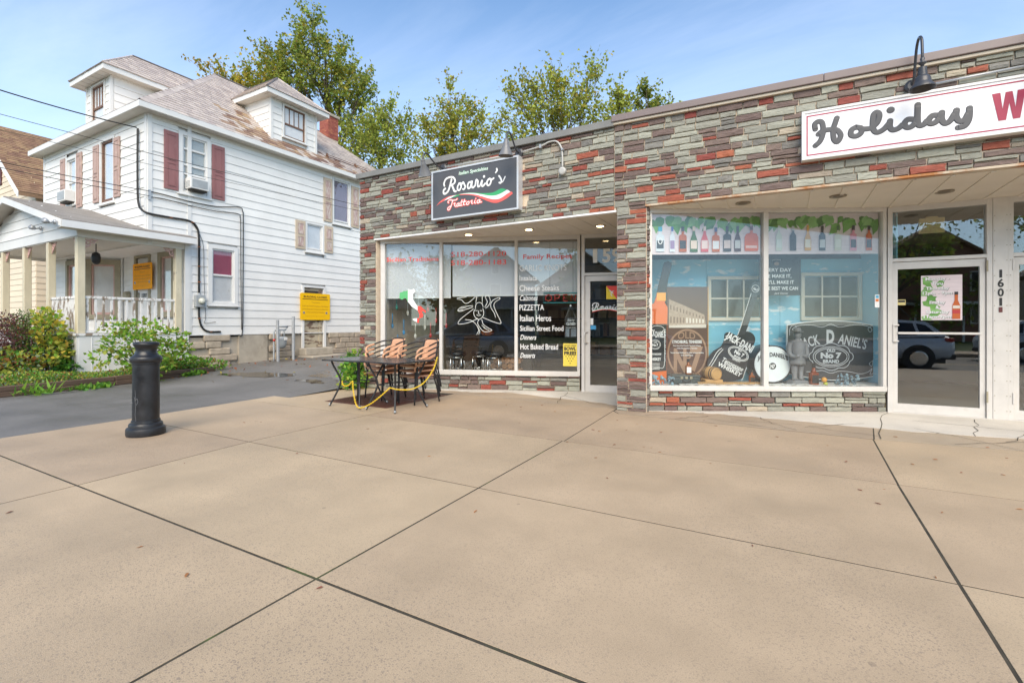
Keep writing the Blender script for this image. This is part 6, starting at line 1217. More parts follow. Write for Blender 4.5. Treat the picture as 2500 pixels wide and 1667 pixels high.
strokes([[(-.02,.45),(.0,.40),(.005,.30),(.0,.25),(.012,.18)],[(.0,.41),(.03,.43),(.045,.40),(.02,.36)],[(.005,.42),(.0,.50),(-.004,.53)],[(-.10,.37),(-.07,.385),(-.045,.38)]], .0018, flat('scratch', (.25,.26,.28)), bo, WM[bo.name] @ Matrix.Rotation(R(18),4,'Z'), y=-.1592, yf=.3, name='scratch', n=5)
gr = thing('cellar_hatch', 'rust brown ribbed steel hatch plate set into the sidewalk under the tables', 'hatch', FR_(-6.6, 5.4, 0))
bx('plate', M_RUSTPL, gr, 0, 1.35, 0, 1.53, -.03, .004); b = MB()
for i in range(44): b.box(.02+i*.03, .032+i*.03, .02, .74, .004, .008); b.box(.02+i*.03, .032+i*.03, .79, 1.51, .004, .008)
b.build('ribs', M_RUSTPL, gr)
M_TTOP = pm('table_top', (.028,.030,.034), .28, var=.3, scale=4, rvar=.12)
def table(M, w, d, label):
    t = thing('cafe_table', label, 'table', M, 'folded away cafe tables on the hatch'); h = .72
    bx('table_top', M_TTOP, t, -w/2, w/2, -d/2, d/2, h-.022, h, bevel=.004)
    for sx in (-1,1):
        for sy in (-1,1):
            x, y = sx*(w/2-.10), sy*(d/2-.10)
            MB().tube(catmull([(x,y,h-.02),(x-sx*.02,y-sy*.02,.62),(x-sx*.09,y-sy*.09,.42),(x-sx*.085,y-sy*.085,.30),(x-sx*.02,y-sy*.02,.10),(x+sx*.02,y+sy*.02,0)],5), .014, 8).build('leg', M_BLACK, t, smooth=True)
    b = MB(); q, k = w/2-.19, d/2-.19; b.tube([(-q,-k,.36),(q,-k,.36),(q,k,.36),(-q,k,.36)], .009, 6, closed=True); b.build('stretcher', M_BLACK, t)
    for sx in (-1,1):
        for sy in (-1,1): b = MB(); b.ball((sx*(w/2-.08), sy*(d/2-.08), .02), .018, 8); b.build('foot', M_GREYP, t, smooth=True)
table(FR_(-5.86,5.43,.008,3), .78, .76, 'left square black cafe table in front of the stacked chairs'); table(FR_(-5.09,5.47,.008,-3), .76, .82, 'right square black cafe table in front of the stacked chairs')
M_WICK = pm('tan_wicker', (.62,.34,.20), .6, var=.14, scale=60, bump=.6, bscale=180); 
def chair(M, label, group):
    t = thing('stacking_chair', label, 'chair', M, group)
    # faces -x ; seat z .44
    for s in (-1,1):
        MB().tube(catmull([(-.24,s*.25,0),(-.22,s*.235,.25),(-.205,s*.225,.43),(-.20,s*.225,.44)],4), .0125, 8).build('leg', M_BLACK, t, smooth=True)
        MB().tube(catmull([(.27,s*.21,0),(.22,s*.205,.25),(.17,s*.20,.42),(.20,s*.19,.60),(.235,s*.17,.74)],4), .0125, 8).build('leg', M_BLACK, t, smooth=True)
        MB().tube(catmull([(.235,s*.19,.73),(.12,s*.27,.72),(-.06,s*.30,.665),(-.19,s*.285,.63),(-.235,s*.265,.585),(-.215,s*.24,.50),(-.205,s*.23,.44)],5), .0125, 8).build('arm_tube', M_BLACK, t, smooth=True)
        MB().tube(catmull([(-.05,s*.30,.668),(-.18,s*.287,.635),(-.238,s*.265,.585),(-.222,s*.245,.52)],5), .018, 8).build('arm_pad', M_WICK, t, smooth=True)
    b = MB(); b.tube(catmull([(.235,-.17,.74),(.25,-.12,.765),(.255,0,.775),(.25,.12,.765),(.235,.17,.74)],4), .0125, 8); b.build('back_tube', M_BLACK, t, smooth=True)
    b = MB(); n = 8
    for i in range(n+1):
        a = -1+2*i/n; y = a*.185; dx = .02*(1-a*a)
        for j in range(6): zz_ = .42+j*.068; b.v.append((.175+dx+(.075*(j/5)), y, zz_+(.02*(1-a*a) if j == 5 else 0)))
    for i in range(n):
        for j in range(5): q = i*6+j; b.f.append((q,q+6,q+7,q+1)); b.m.append(0)
    o = b.build('backrest', M_WICK, t, smooth=True, fix=False); m = o.modifiers.new('thick','SOLIDIFY'); m.thickness = .016
    bx('seat', M_WICK, t, -.22, .19, -.205, .205, .425, .447, bevel=.01)
    b = MB(); b.tube([(-.222,-.21,.43),(-.222,.21,.43)], .019, 8); b.build('seat_roll', M_WICK, t, smooth=True)
    return t
kids_index()
pr = None
for si, (x, y, rz, nm_) in enumerate(((-5.98,6.14,78,'left'),(-5.2,6.08,75,'right'))):
    for k in range(4):
        lab = '%s %s of the %s stack of tan wicker chairs' % ('tan and black armchair', ('at the bottom','second from the bottom','third from the bottom','on top')[k], nm_)
        Mx = FR_(x+.012*k, y, .008+.082*k, rz+(k%2)*1.5)
        if pr is None: pr = chair(Mx, lab, 'stacked wicker chairs'); kids_index()
        else: copy_tree(pr, Mx, lab)
# yellow plastic chain
cn = thing('plastic_chain', 'yellow plastic chain looped through the table and chair legs', 'chain')
pts = [catmull(p, 10) for p in ([(-5.93,5.16,.40),(-5.85,5.12,.34),(-5.75,5.12,.345),(-5.66,5.13,.42)], [(-5.66,5.13,.42),(-5.62,5.10,.30),(-5.52,5.06,.10),(-5.40,5.03,.05),(-5.20,5.03,.12),(-5.02,5.05,.24),(-4.88,5.10,.37)], [(-4.88,5.10,.37),(-4.80,5.18,.34),(-4.66,5.30,.34),(-4.56,5.45,.42),(-4.52,5.62,.60),(-4.52,5.72,.78)])]
lk = []; b = MB(); n = 0
for P in pts:
    acc = 0; last = P[0]
    for a, c in zip(P[:-1], P[1:]):
        L_ = (c-a).length; d = (c-a).normalized(); q = 0
        while acc+L_-q >= .021:
            q += .021-acc; acc = 0; p = a+d*q; T = Matrix.Translation(p) @ d.to_track_quat('X','Z').to_matrix().to_4x4() @ Matrix.Rotation(R(90*(n%2)+30),4,'X'); n += 1
            b.tube([(.016*math.cos(t*math.pi/4), .009*math.sin(t*math.pi/4), 0) for t in range(8)], .0032, 5, M=T, closed=True)
        acc += L_-q
b.build('links', flat('chain_yellow', (.82,.56,.02), .4), cn, smooth=True, fix=False)
# dead leaves on the sidewalk
M_DEAD = pm('dead_leaf', (.30,.11,.045), .8, var=.3, scale=20, objr=.4); r = random.Random(20); dl = []
for k in range(5):
    q = MB(); L_ = 1; q.add([(-.5,0,.0),(-.2,.2,.12),(.2,.22,.16),(.5,0,.05),(.2,-.24,.10),(-.2,-.2,.14),(0,0,.0)], [(0,1,6),(1,2,6),(2,3,6),(3,4,6),(4,5,6),(5,0,6)]); q.v = [(x+r.uniform(-.06,.06), y*r.uniform(.5,1.1), z) for x, y, z in q.v]; dl.append(q.mesh('dead_leaf', M_DEAD))
for i in range(85):
    for _ in range(40):
        x, y = r.uniform(-7,3.2), r.uniform(.9,7.3)
        if i < 30: y = r.uniform(4.5,7.2); x = r.uniform(-4,3)
        break
    s = r.uniform(.022,.055); o = mk('dead_leaf', dl[r.randrange(5)], None, FR_(x, y, .003, r.uniform(0,360)) @ Matrix.Diagonal((s,s*r.uniform(.4,.9),s*.7,1)))
    tag(o, 'small dry brown leaf lying on the sidewalk', 'leaf', 'dry leaves scattered on the sidewalk')
# ================================================================ OVERHEAD WIRES
def wire(pts, r_, label, sag=0): 
    t = thing('overhead_cable', label, 'cable'); A_, B_ = Vector(pts[0]), Vector(pts[-1]); P = [A_.lerp(B_, i/24)-Vector((0,0,4*sag*(i/24)*(1-i/24))) for i in range(25)]
    MB().tube(P, r_, 6).build('strand', M_BLKW, t, smooth=True, fix=False); return t
def on(u, v, fw):
    r = (u-1250)/1174.6; a = R(29.5); return (fw*(-math.sin(a)+math.cos(a)*r), fw*(math.cos(a)+math.sin(a)*r), 1.28+fw*(790-v)/1174.6)
PX_, PY_, _ = on(-330, 790, 9.0)
up_ = thing('utility_pole', 'wooden utility pole left of the porch carrying the overhead cables', 'pole', FR_(PX_, PY_, -.1)); MB().tube([(0,0,0),(0,0,7.6)], [.15,.11], 12).build('shaft', M_BARK, up_, smooth=True); bx('crossarm', M_TIMBER, up_, -.06, .06, -.9, .9, 7.05, 7.17)
for y in (-.7,.7): b = MB(); b.lathe([(.03,7.17),(.05,7.2),(.04,7.27),(.02,7.3)], 10, c=(0,y)); b.build('insulator', M_GREYP, up_, smooth=True)
wire([on(-330,108,9.0), (-14.35,5.96,6.27)], .014, 'thick black service cable reaching the corner of the white house', .10)
wire([on(-330,190,9.0), (-7.5,11.5,3.82)], .007, 'thin cable crossing in front of the upper floor of the white house', .08)
wire([on(-330,240,9.0), (-7.5,11.5,3.76)], .005, 'lower thin cable crossing the white house towards the stone corner', .06)
wire([on(-330,320,9.0), (-13.94,6.06,4.62)], .009, 'upper of two cables meeting at the house corner bracket', .05)
wire([on(-330,336,9.0), (-13.94,6.06,4.50)], .008, 'lower of two cables meeting at the house corner bracket', .05)
# ================================================================ TREES
def leafmat(name, c, var=.25, isl=.35): return pm(name, c, .55, var=var, scale=.6, island=isl, trans=.45, spec=.3)
M_LG = leafmat('maple_green', (.30,.33,.055)); M_LY = leafmat('maple_ochre', (.48,.36,.05)); M_LD = leafmat('maple_deep', (.17,.24,.05)); M_LL = leafmat('lime_leaf', (.41,.43,.075))
M_LB = leafmat('bright_weed', (.22,.40,.045), .15, .25); M_LB2 = leafmat('mid_weed', (.10,.24,.035), .2, .3); M_LP = leafmat('purple_barberry', (.15,.062,.065), .25, .35); M_LJ = leafmat('juniper_green', (.045,.13,.025), .25, .35); M_LR = leafmat('ruddy_leaf', (.30,.13,.04), .3, .4); M_LW = leafmat('pale_weed', (.26,.33,.20), .2, .3)
def leaves(P, D, size, mats, probs, name, parent, seed, droop=0.0, asp=.72, M=None, flatn=0.0):
    """numpy leaf sheets: P points, D preferred directions"""
    g = np.random.default_rng(seed); n = len(P); s = size*g.uniform(.65,1.35,n)
    a = D+g.normal(0,.55,(n,3)); a[:,2] -= droop; a /= np.linalg.norm(a,axis=1)[:,None]+1e-9
    q = g.normal(0,1,(n,3)); 
    if flatn: q[:,2] *= (1-flatn)
    q -= a*np.sum(a*q,axis=1)[:,None]; q /= np.linalg.norm(q,axis=1)[:,None]+1e-9; nn = np.cross(a,q)
    w = (s*asp*.5)[:,None]; L_ = s[:,None]
    V = np.stack([P, P+a*L_*.35+q*w+nn*w*.3, P+a*L_, P+a*L_*.35-q*w+nn*w*.3], axis=1).reshape(-1,3)
    me = bpy.data.meshes.new(name); me.vertices.add(4*n); me.vertices.foreach_set('co', V.ravel())
    me.loops.add(4*n); me.loops.foreach_set('vertex_index', np.arange(4*n)); me.polygons.add(n); me.polygons.foreach_set('loop_start', np.arange(0,4*n,4))
    for m in mats: me.materials.append(m)
    if callable(probs): mi = probs(P, g)
    else: mi = g.choice(len(mats), n, p=probs)
    me.polygons.foreach_set('material_index', mi.astype(np.int32)); me.update(calc_edges=True); me.validate()
    return mk(name, me, parent, M)
RV = np.array([math.cos(R(29.5)), math.sin(R(29.5)), 0]); FV = np.array([-math.sin(R(29.5)), math.cos(R(29.5)), 0])
def tree(label, u, fw, lobes, seed, mats, probs, trunk=.22, lsize=.17, dens=1.0, shoot=1.1, lean=0, group='trees behind the buildings', per=13):
    bx_, by_, _ = on(u, 790, fw); root = thing('maple_tree', label, 'tree', FR_(bx_, by_, -.03), group); g = np.random.default_rng(seed); k = fw/1174.6
    top = max(1.28+(790-v)*k for _, v, _, _ in lobes); b = MB(); T = [(0,0,0),(.15*lean,0,top*.2),(.5*lean,.1,top*.45),(.8*lean,.1,top*.70),(lean,0,top*.9)]
    TP = catmull(T, 5); nT = len(TP); b.tube(TP, [trunk*(1-.85*i/(nT-1)) for i in range(nT)], 9); P, D = [], []
    for (lu, lv, ru, rv) in lobes:
        lv = lv+12; lu = lu+(28 if seed == 3 else 0); ru *= .88; rv *= .9; c = RV*((lu-u)*k)+FV*g.uniform(-.6,.6)*ru*k*.8; c[2] = 1.28+(790-lv)*k; R_ = np.array([ru*k, ru*k*.9, rv*k])
        zb = max(.25, min(.85, (c[2]-R_[2]*1.2)/top-.05)); i0 = int(zb*(nT-1)); base = np.array(TP[i0]); mid = (base+c)/2+np.array([0,0,-.3]); r0 = max(.03, trunk*(1-.85*zb)*.55)
        LP = catmull([tuple(base), tuple(mid), tuple(c)], 5); b.tube(LP, [r0*(1-.7*i/(len(LP)-1)) for i in range(len(LP))], 6)
        ns = max(5, int(dens*(ru*rv*k*k)*21))
        for s in range(ns):
            d = g.normal(0,1,3); d /= np.linalg.norm(d); rad = g.uniform(.12,1)**.45*g.uniform(.85,1.25); e = c+(RV*d[0]+FV*d[1])*R_[0]*rad; e[2] += d[2]*R_[2]*rad
            st_ = np.array(LP[int(g.uniform(.45,1)*(len(LP)-1))])
            if g.random() < .6: b.tube([tuple(st_), tuple((st_+e)/2+np.array([0,0,-.12])), tuple(e)], [.022,.015,.007], 4)
            out_ = (e-c)/(np.linalg.norm(e-c)+1e-6)
            for q in range(g.integers(3,6)):
                dd = out_*.55+np.array([0,0,.75])+g.normal(0,.42,3); dd /= np.linalg.norm(dd); L_ = shoot*g.uniform(.45,1.15)
                if g.random() < .3: b.tube([tuple(e), tuple(e+dd*L_)], [.008,.003], 3)
                t = g.uniform(.0,1.0,per); P.append(e+dd*(t*L_)[:,None]+g.normal(0,.05,(per,3))); D.append(np.repeat(dd[None],per,0)*.5+g.normal(0,.4,(per,3)))
    b.build('trunk', M_BARK, root, smooth=True, fix=False); leaves(np.concatenate(P), np.concatenate(D), lsize, mats, probs, 'crown', root, seed+1, droop=.25)
def pa(P, g):
    lx = P @ RV; x0 = lx.min(); f = (lx-x0)/(lx.max()-x0+1e-6); y = np.clip(1.0-f*2.0,.06,.85); rr = g.random(len(P)); return np.where(rr < y, 1, np.where(rr < y+.25*(1-y), 2, 0))
tree('tall maple with ochre left side rising behind the house roof', 812, 27, [(735,55,22,42),(725,115,45,40),(690,150,55,35),(640,165,50,28),(785,125,42,35),(822,185,50,42),(770,190,60,45),(705,205,60,35),(620,205,60,30),(560,215,60,28),(520,205,50,20),(590,225,70,30),(660,245,60,30),(850,235,45,45),(810,270,40,50),(870,290,40,40),(840,330,35,40)], 3, [M_LG,M_LY,M_LD], pa, trunk=.42, lsize=.165, lean=-.6, dens=1.25)
tree('round green maple beside the white house roof just left of the stone shop', 930, 24, [(905,290,40,35),(950,280,30,32),(985,300,22,35),(920,340,45,35),(975,345,35,35),(870,345,35,35),(900,385,45,35),(960,390,40,30),(860,380,30,25)], 13, [M_LG,M_LL,M_LD], [.5,.35,.15], trunk=.2, lsize=.145, dens=1.3)
tree('conical maple with golden tip behind the restaurant sign', 1105, 22, [(1095,215,12,28),(1098,265,28,35),(1085,310,42,35),(1130,300,45,30),(1170,270,25,28),(1180,310,35,30),(1060,350,50,35),(1120,350,55,40),(1180,350,40,30),(1050,385,45,30),(1100,400,50,25)], 23, [M_LG,M_LY,M_LL], [.5,.2,.3], trunk=.2, lsize=.13, shoot=1.0, dens=1.5)
tree('broad spiky topped maple behind the middle of the parapet', 1370, 20, [(1372,180,22,32),(1330,215,40,30),(1410,205,40,35),(1450,200,30,22),(1290,240,35,25),(1360,250,60,40),(1430,255,45,35),(1255,285,40,25),(1320,290,60,35),(1400,300,55,30),(1470,280,25,25),(1240,330,40,25),(1300,340,55,20),(1265,230,25,14)], 33, [M_LG,M_LL,M_LY], [.5,.4,.1], trunk=.22, lsize=.13, shoot=1.15, dens=1.4)
tree('thin sparse sapling behind the joint of the two copings', 1530, 19, [(1508,215,10,22),(1520,255,20,20),(1500,280,25,18),(1540,290,22,14)], 43, [M_LG,M_LL], [.6,.4], trunk=.08, lsize=.13, shoot=.7, dens=.9)
tree('small sparse tree top poking above the brown coping', 1590, 19, [(1580,215,14,16),(1568,240,18,14),(1620,250,22,14),(1590,265,18,12)], 53, [M_LG,M_LL,M_LD], [.4,.4,.2], trunk=.08, lsize=.13, shoot=.6, dens=.9)
# bare weeds between trees skipped by distance
# ================================================================ SHRUBS AND WEEDS
def shrub(name, label, M, blobs, n, size, mats, probs, seed, stems=10, h=1.0, droop=.2, group=None, asp=.75, cat='shrub', flatn=0, kind=None):
    root = thing(name, label, cat, M, group); g = np.random.default_rng(seed); P, D = [], []; b = MB(); tot = sum(q[3]*q[3]*q[4] for q in blobs)
    for (x, y, z, rx, rz) in blobs:
        m = max(6, int(n*rx*rx*rz/tot)); d = g.normal(0,1,(m,3)); d /= np.linalg.norm(d,axis=1)[:,None]; rad = g.uniform(.15,1,m)**.4; Q = d*rad[:,None]*np.array([rx,rx,rz])*(1+g.normal(0,.12,(m,1)))+np.array([x,y,z]); Q[:,2] = np.maximum(Q[:,2], .01); P.append(Q); D.append(d*.9+np.array([0,0,.2]))
        for s in range(max(1, int(stems*rx*rx*rz/tot+.5))): e = Q[g.integers(m)]; b.tube(catmull([(g.normal(0,.06),g.normal(0,.06),0), tuple(np.array(e)*np.array([.5,.5,.6])), tuple(e)],3), [.012,.011,.010,.009,.008,.007,.004], 4)
    b.build('stem', M_BARK, root, fix=False); leaves(np.concatenate(P), np.concatenate(D), size, mats, probs, 'foliage', root, seed+1, droop=droop, asp=asp, flatn=flatn)
Z0 = .13
shrub('weed_shrub', 'bright green leafy weed shrub growing in front of the porch rail', FR_(-12.45,5.25,Z0), [(0,0,1.05,.42,.22),(.15,.45,.85,.38,.2),(-.2,-.4,1.05,.30,.18),(.1,-.25,.7,.5,.25),(.2,.35,.55,.5,.25),(.35,.0,.3,.5,.25),(.0,-.6,.45,.35,.2),(.1,.75,.6,.3,.2)], 1500, .09, [M_LB,M_LB2,M_LL], [.62,.08,.3], 61, stems=26, flatn=.4)
shrub('barberry', 'purple barberry bush at the left picture edge', FR_(-14.9,3.75,Z0), [(-.1,0,.95,.55,.42),(.15,.1,.7,.5,.4),(-.5,0,.8,.5,.5),(.1,-.1,.4,.5,.3)], 6500, .05, [M_LP,M_LR], [.88,.12], 62, stems=20, droop=.35, asp=.5)
shrub('juniper', 'dark green juniper bush beside the purple barberry', FR_(-14.75,4.15,Z0), [(0,0,.9,.42,.45),(.2,.1,.6,.45,.5),(-.5,.1,1.15,.5,.3),(-.1,0,.35,.5,.3)], 6500, .06, [M_LJ,M_LD,M_LB2], [.6,.2,.2], 63, stems=14, asp=.3)
shrub('maple_sapling', 'yellow green maple sapling against the porch corner', FR_(-14.25,4.25,Z0), [(0,0,.95,.30,.45),(.05,.05,.5,.32,.4),(-.1,0,1.3,.2,.2)], 800, .095, [M_LL,M_LB,M_LY], [.5,.25,.25], 64, stems=10)
shrub('creeping_vine', 'yellowing vine tangle low in front of the barberry', FR_(-14.3,3.4,Z0), [(-.2,0,.35,.5,.3),(.2,.3,.3,.4,.25),(-.5,-.2,.45,.4,.3)], 1500, .09, [M_LL,M_LR,M_LW,M_LB2], [.3,.25,.2,.25], 65, stems=8)
shrub('ivy', 'green ivy climbing the white porch skirt', FR_(-14.6,4.58,Z0), [(0,0,.5,.15,.4),(.35,0,.45,.12,.35),(.5,-.05,.15,.25,.15)], 420, .09, [M_LB2,M_LJ], [.6,.4], 66, stems=6)
shrub('weed_clump', 'low green weeds at the foot of the porch beside the foundation', FR_(-13.2,6.55,Z0), [(0,0,.15,.5,.15),(.2,.5,.1,.4,.12),(.3,-.5,.15,.4,.14)], 900, .08, [M_LB,M_LB2,M_LR], [.5,.4,.1], 67, stems=6)
shrub('corner_weeds', 'leafy green weeds growing up the left corner of the stone shop', FR_(-7.95,8.2,gz(8.2)), [(0,0,.45,.35,.2),(-.5,.5,.45,.4,.2),(-.8,.9,.4,.4,.2),(.2,-.1,.7,.15,.3),(.25,.1,1.0,.10,.2),(-.2,.2,.25,.4,.2)], 1100, .10, [M_LB,M_LB2,M_LL], [.55,.3,.15], 68, stems=16)
shrub('corner_weeds', 'bushy green weeds sprawling onto the sidewalk behind the tables', FR_(-7.55,6.95,.0), [(0,0,.55,.26,.22),(.1,-.1,.25,.32,.2),(-.1,.1,.35,.34,.2),(.25,-.3,.12,.25,.12)], 1100, .075, [M_LB2,M_LB,M_LL], [.5,.35,.15], 69, stems=14)
g = np.random.default_rng(77)
for i, (x, y, s) in enumerate(((-11.6,2.25,.16),(-11.78,3.35,.26),(-11.9,4.05,.2),(-11.98,4.35,.18),(-12.15,5.3,.14),(-12.35,6.15,.16),(-12.42,6.45,.2))):
    root = thing('grass_tuft', ('small grass tuft at the left end of the timber edging','tall grass tuft halfway along the timber edging left of the bollard','spreading weed left of the bollard at the timber foot','leafy weed close to the bollard at the timber foot','small weed just right of the bollard at the timber foot','small weed near the far end of the timber edging','leafy weed at the far end of the timber edging')[i], 'weed', FR_(x, y, gz(y)))
    n = 60; P = np.stack([g.normal(0,s*.5,n), g.normal(0,s*.6,n), g.uniform(.0,.05,n)],1); D = np.stack([g.normal(0,.6,n), g.normal(0,.6,n), np.abs(g.normal(.7,.4,n))],1); leaves(P, D, s*(.9 if i in (1,) else .55), [M_LB2,M_LB], [.5,.5], 'blades', root, 80+i, asp=.16 if i in (0,1) else .6)
# ground cover on the bed
n = 16000; P = np.stack([g.uniform(-14.1,-12.2,n), g.uniform(1.2,6.9,n), np.full(n,Z0)],1); P[:,0] -= np.clip(P[:,1]-4.4,0,3)*.2; cl = np.sin(P[:,0]*4.1+1)*np.sin(P[:,1]*3.3)+g.normal(0,.5,n); P = P[cl > -.45]; P[:,2] += g.uniform(0,.09,len(P))*(1+.8*np.sin(P[:,1]*2.2))
D = g.normal(0,.6,(len(P),3)); D[:,2] = np.abs(D[:,2])+.3
gc = leaves(P, D, .048, [M_LB2,M_LL,M_LR,M_LW,M_LB], [.34,.26,.14,.10,.16], 'ground_cover', None, 90, asp=.7); tag(gc, 'low weedy ground cover and fallen leaves in the garden bed', 'ground cover', kind='stuff')
n = 420; P = np.stack([g.uniform(-13.9,-8.2,n), g.uniform(5.5,11,n), np.zeros(n)],1); P = P[(g.random(len(P)) < np.clip((-P[:,0]-10.0)/4,.12,1))]; P[:,2] = [gz(y)+.006 for y in P[:,1]]; D = g.normal(0,1,(len(P),3)); D[:,2] = .05
fl = leaves(P, D, .07, [M_LR,M_LY,M_DEAD], [.4,.2,.4], 'leaf_litter', None, 91, flatn=.8); tag(fl, 'fallen leaves scattered over the driveway', 'leaf litter', kind='stuff')
# ================================================================ ACROSS THE STREET (seen mirrored in the shop glass)
def suv(M, paint, label, k):
    t = thing('parked_car', label, 'car', M)        # length along x, rear at +x
    L_, W = 4.5, .9
    secs = [(-2.25,.45,.62,.78),(-2.15,.28,.80,.86),(-1.5,.24,.98,.9),(-.9,.24,1.02,.9),(.6,.24,1.05,.9),(1.6,.24,1.08,.9),(2.12,.28,1.08,.87),(2.25,.42,.95,.80)]
    b = MB(); n = 12
    for x, z0, z1, w in secs:
        for a in range(n): c, s = math.cos(2*math.pi*a/n), math.sin(2*math.pi*a/n); sg_ = lambda v: math.copysign(abs(v)**.45, v); b.v.append((x, w*sg_(c), (z0+z1)/2+(z1-z0)/2*sg_(s)))
    for i in range(len(secs)-1):
        for a in range(n): b.f.append((i*n+a, i*n+(a+1)%n, (i+1)*n+(a+1)%n, (i+1)*n+a)); b.m.append(0)
    b.f += [tuple(range(n)), tuple(range((len(secs)-1)*n, len(secs)*n))]; b.m += [0,0]; b.build('body', paint, t, smooth=True)
    for nm_, kx, mt, dz in (('cabin', 1.0, paint, 0),):
        b = MB(); P0 = [(-1.15,.98),(-.35,1.50),(.6,1.60),(1.55,1.52),(2.05,1.05)]
        vs = [(x, s*(.86-.22*(z-.98)/.6), z) for s in (-1,1) for x, z in P0]; b.add(vs, [(0,1,2,3,4),(9,8,7,6,5)]+[(i,i+1,i+6,i+5) for i in range(4)]); b.build('cabin', mt, t)
    cy = lambda z, e=.006: .86-.22*(z-.98)/.6+e
    for s in (-1,1):
        for P in (((-.95,1.06),(-.35,1.42),(.30,1.50),(.32,1.06)), ((.40,1.06),(.38,1.51),(1.22,1.47),(1.30,1.08)), ((1.38,1.10),(1.30,1.46),(1.55,1.40),(1.78,1.14))): MB().add([(x, s*cy(z), z) for x, z in P], [(0,1,2,3)]).build('side_window', M_CARGL, t)
    MB().add([(-1.10,-.76,1.03),(-1.10,.76,1.03),(-.42,.64,1.47),(-.42,-.64,1.47)], [(0,1,2,3)]).build('windscreen', M_CARGL, t, WM[t.name] @ Matrix.Translation((-.012,0,.008))); MB().add([(2.0,-.74,1.12),(2.0,.74,1.12),(1.62,.64,1.46),(1.62,-.64,1.46)], [(0,1,2,3)]).build('rear_window', M_CARGL, t, WM[t.name] @ Matrix.Translation((.012,0,.008)))
    for s in (-1,1):
        for x in (-1.42, 1.32): b = MB(); b.lathe([(.42,0),(.42,.012)], 26, M=Matrix.Translation((x, s*.893, .36)) @ Matrix.Rotation(R(-90*s),4,'X')); b.build('wheel_arch', M_BLACK, t)
    for x in (-1.42, 1.32):
        for s in (-1,1):
            wt_ = Matrix.Translation((x, s*.80, .34)) @ Matrix.Rotation(R(-90*s),4,'X'); b = MB(); b.lathe([(.22,.0),(.33,.0),(.35,.03),(.35,.13),(.33,.16),(.24,.16)], 26, M=Matrix.Translation((x, s*.76, .34)) @ Matrix.Rotation(R(-90*s),4,'X')); w_ = b.build('wheel', flat('tyre%d%d%d' % (k, int(x), s), (.02,.02,.02), .7), t, auto=40)
            b = MB(); T = Matrix.Translation((x, s*.925, .34)) @ Matrix.Rotation(R(-90*s),4,'X'); b.lathe([(.235,-.02),(.235,.0),(.21,.004)], 26, M=T)
            for a in range(5): b.box(.03,.22,-.022,.022,-.005,.012, M=T @ Matrix.Rotation(R(72*a),4,'Z'))
            b.build('rim', M_CHROME, w_)
    for s in (-1,1): bx('tail_light', flat('tail%d%d' % (k, s), (.45,.01,.01), .2), t, 2.0, 2.22, min(s*.62,s*.86), max(s*.62,s*.86), .88, 1.0, bevel=.02); bx('headlight', M_WHITE, t, -2.2, -2.05, min(s*.55,s*.8), max(s*.55,s*.8), .66, .76, bevel=.02)
    b = MB(); b.box(-2.0,2.0,-.86,.86,.2,.32); b.box(1.9,2.27,-.8,.8,.32,.48); b.build('sill', M_BLACK, t)
M_CARGL = flat('car_glass', (.02,.022,.025), .06)
suv(FR_(3.35,-2.8,-.17), pm('silver_paint', (.72,.74,.76), .25, var=.03, metal=.1), 'silver car mirrored in the liquor store door', 0); suv(FR_(-4.2,-3.0,-.17), pm('blue_grey_paint', (.38,.43,.50), .25, var=.03, metal=.1), 'blue grey car mirrored in the restaurant window', 1); suv(FR_(10.5,-7.6,-.17,180), pm('white_car', (.6,.6,.6), .3, var=.03), 'white car across the road mirrored in the store glass', 2)
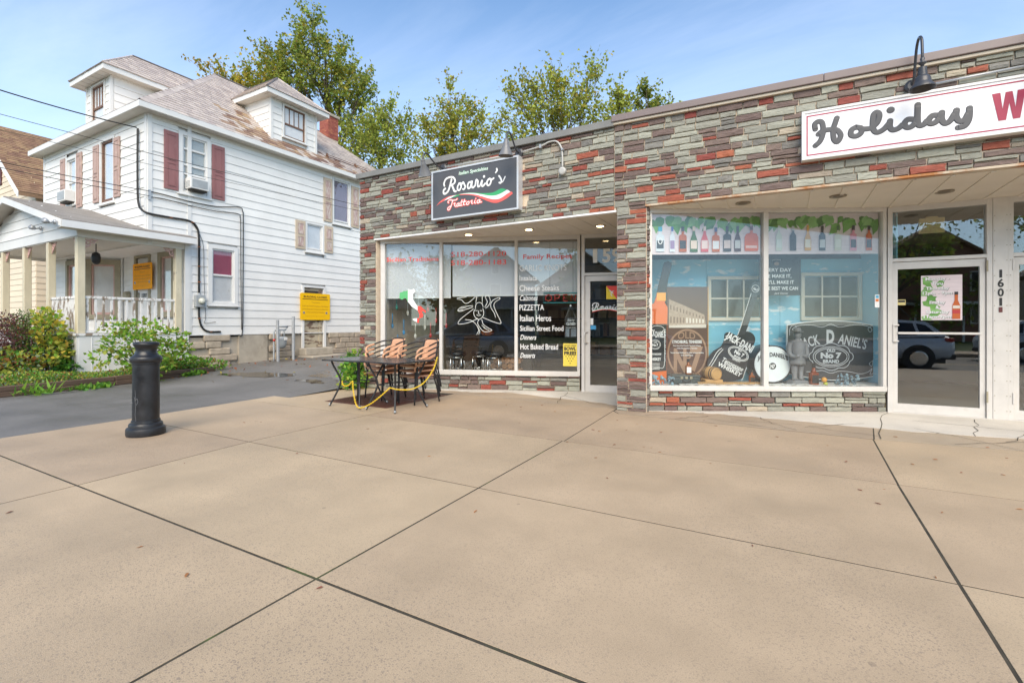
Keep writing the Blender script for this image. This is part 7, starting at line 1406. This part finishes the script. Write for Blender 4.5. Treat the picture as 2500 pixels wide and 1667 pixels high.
def far_house(x, w, d, wall, roof, label, hgt=5.6, rz=3.0):
    t = thing('opposite_house', label, 'house', FR_(x, -29, -.04, 180), 'houses across the street')
    b = MB(); b.box(-w/2,w/2,0,d,0,hgt); b.prism([(-w/2,hgt),(w/2,hgt),(0,hgt+rz-.1)], 0, d); b.build('wall', wall, t)
    for s in (-1,1): b = MB(); b.add([(0,-.4,hgt+rz),(s*(w/2+.4),-.4,hgt-.35),(s*(w/2+.4),d+.4,hgt-.35),(0,d+.4,hgt+rz)], [(0,1,2,3)]); o = b.build('roof', roof, t); o.modifiers.new('s','SOLIDIFY').thickness = .18
    for z in (1.3, 3.7):
        for i in range(3): wx = -w/2+w*(i+.5)/3; q = bx('window', M_WHITE, t, wx-.55, wx+.55, -.06, .02, z, z+1.5); bx('pane', M_CARGL, q, wx-.45, wx+.45, -.075, -.062, z+.1, z+1.4, WM[t.name])
    q = bx('window', M_WHITE, t, -.4, .4, -.06, .02, hgt+.5, hgt+1.5); bx('pane', M_CARGL, q, -.3, .3, -.075, -.062, hgt+.6, hgt+1.4, WM[t.name])
    bx('porch', M_WHITE, t, -w/2, w/2, -1.8, 0, 2.7, 2.9); b = MB()
    for i in range(4): bx('porch_post', M_WHITE, t, -w/2+.1+i*(w-.3)/3, -w/2+.22+i*(w-.3)/3, -1.75, -1.6, 0, 2.7)
far_house(-10, 8, 9, M_SIDE, M_PORCHROOF, 'white gabled house across the street mirrored in the restaurant glass'); far_house(2, 8, 9, pm('grey_house', (.35,.37,.40), .7), M_PORCHROOF, 'grey gabled house across the street mirrored in the display window'); far_house(13, 8.5, 9, pm('brick_house', (.28,.13,.09), .8), M_NROOF, 'brick gabled house across the street mirrored in the store doors'); far_house(26, 9, 9, pm('tan_house', (.45,.38,.28), .8), M_PORCHROOF, 'tan gabled house farther along the street opposite')
def far_tree(x, y, h, lab, seed):
    t = thing('street_tree', lab, 'tree', FR_(x, y, -.04), 'trees across the street'); g = np.random.default_rng(seed); b = MB(); b.tube([(0,0,0),(.1,0,h*.3),(0,.1,h*.7)], [.25,.18,.06], 8); P = []
    for i in range(14):
        d = g.normal(0,1,3)*np.array([.22,.22,.2])*h+np.array([0,0,h*.68]); b.tube([(0,0,h*.35), tuple(d)], [.07,.02], 5); P.append(d+g.normal(0,.07*h,(220,3)))
    b.build('trunk', M_BARK, t, fix=False); P = np.concatenate(P); leaves(P, g.normal(0,1,P.shape), .3, [M_LD,M_LG], [.6,.4], 'crown', t, seed)
far_tree(9.5,-25,9,'leafy tree across the street between the grey and brick houses',201); far_tree(-3.8,-25.5,8,'leafy tree across the street between the white and grey houses',202); far_tree(20.5,-26,12,'tall dark tree across the street beyond the brick house',203); far_tree(-18,-26,10,'tall tree across the street left of the white gabled house',204)
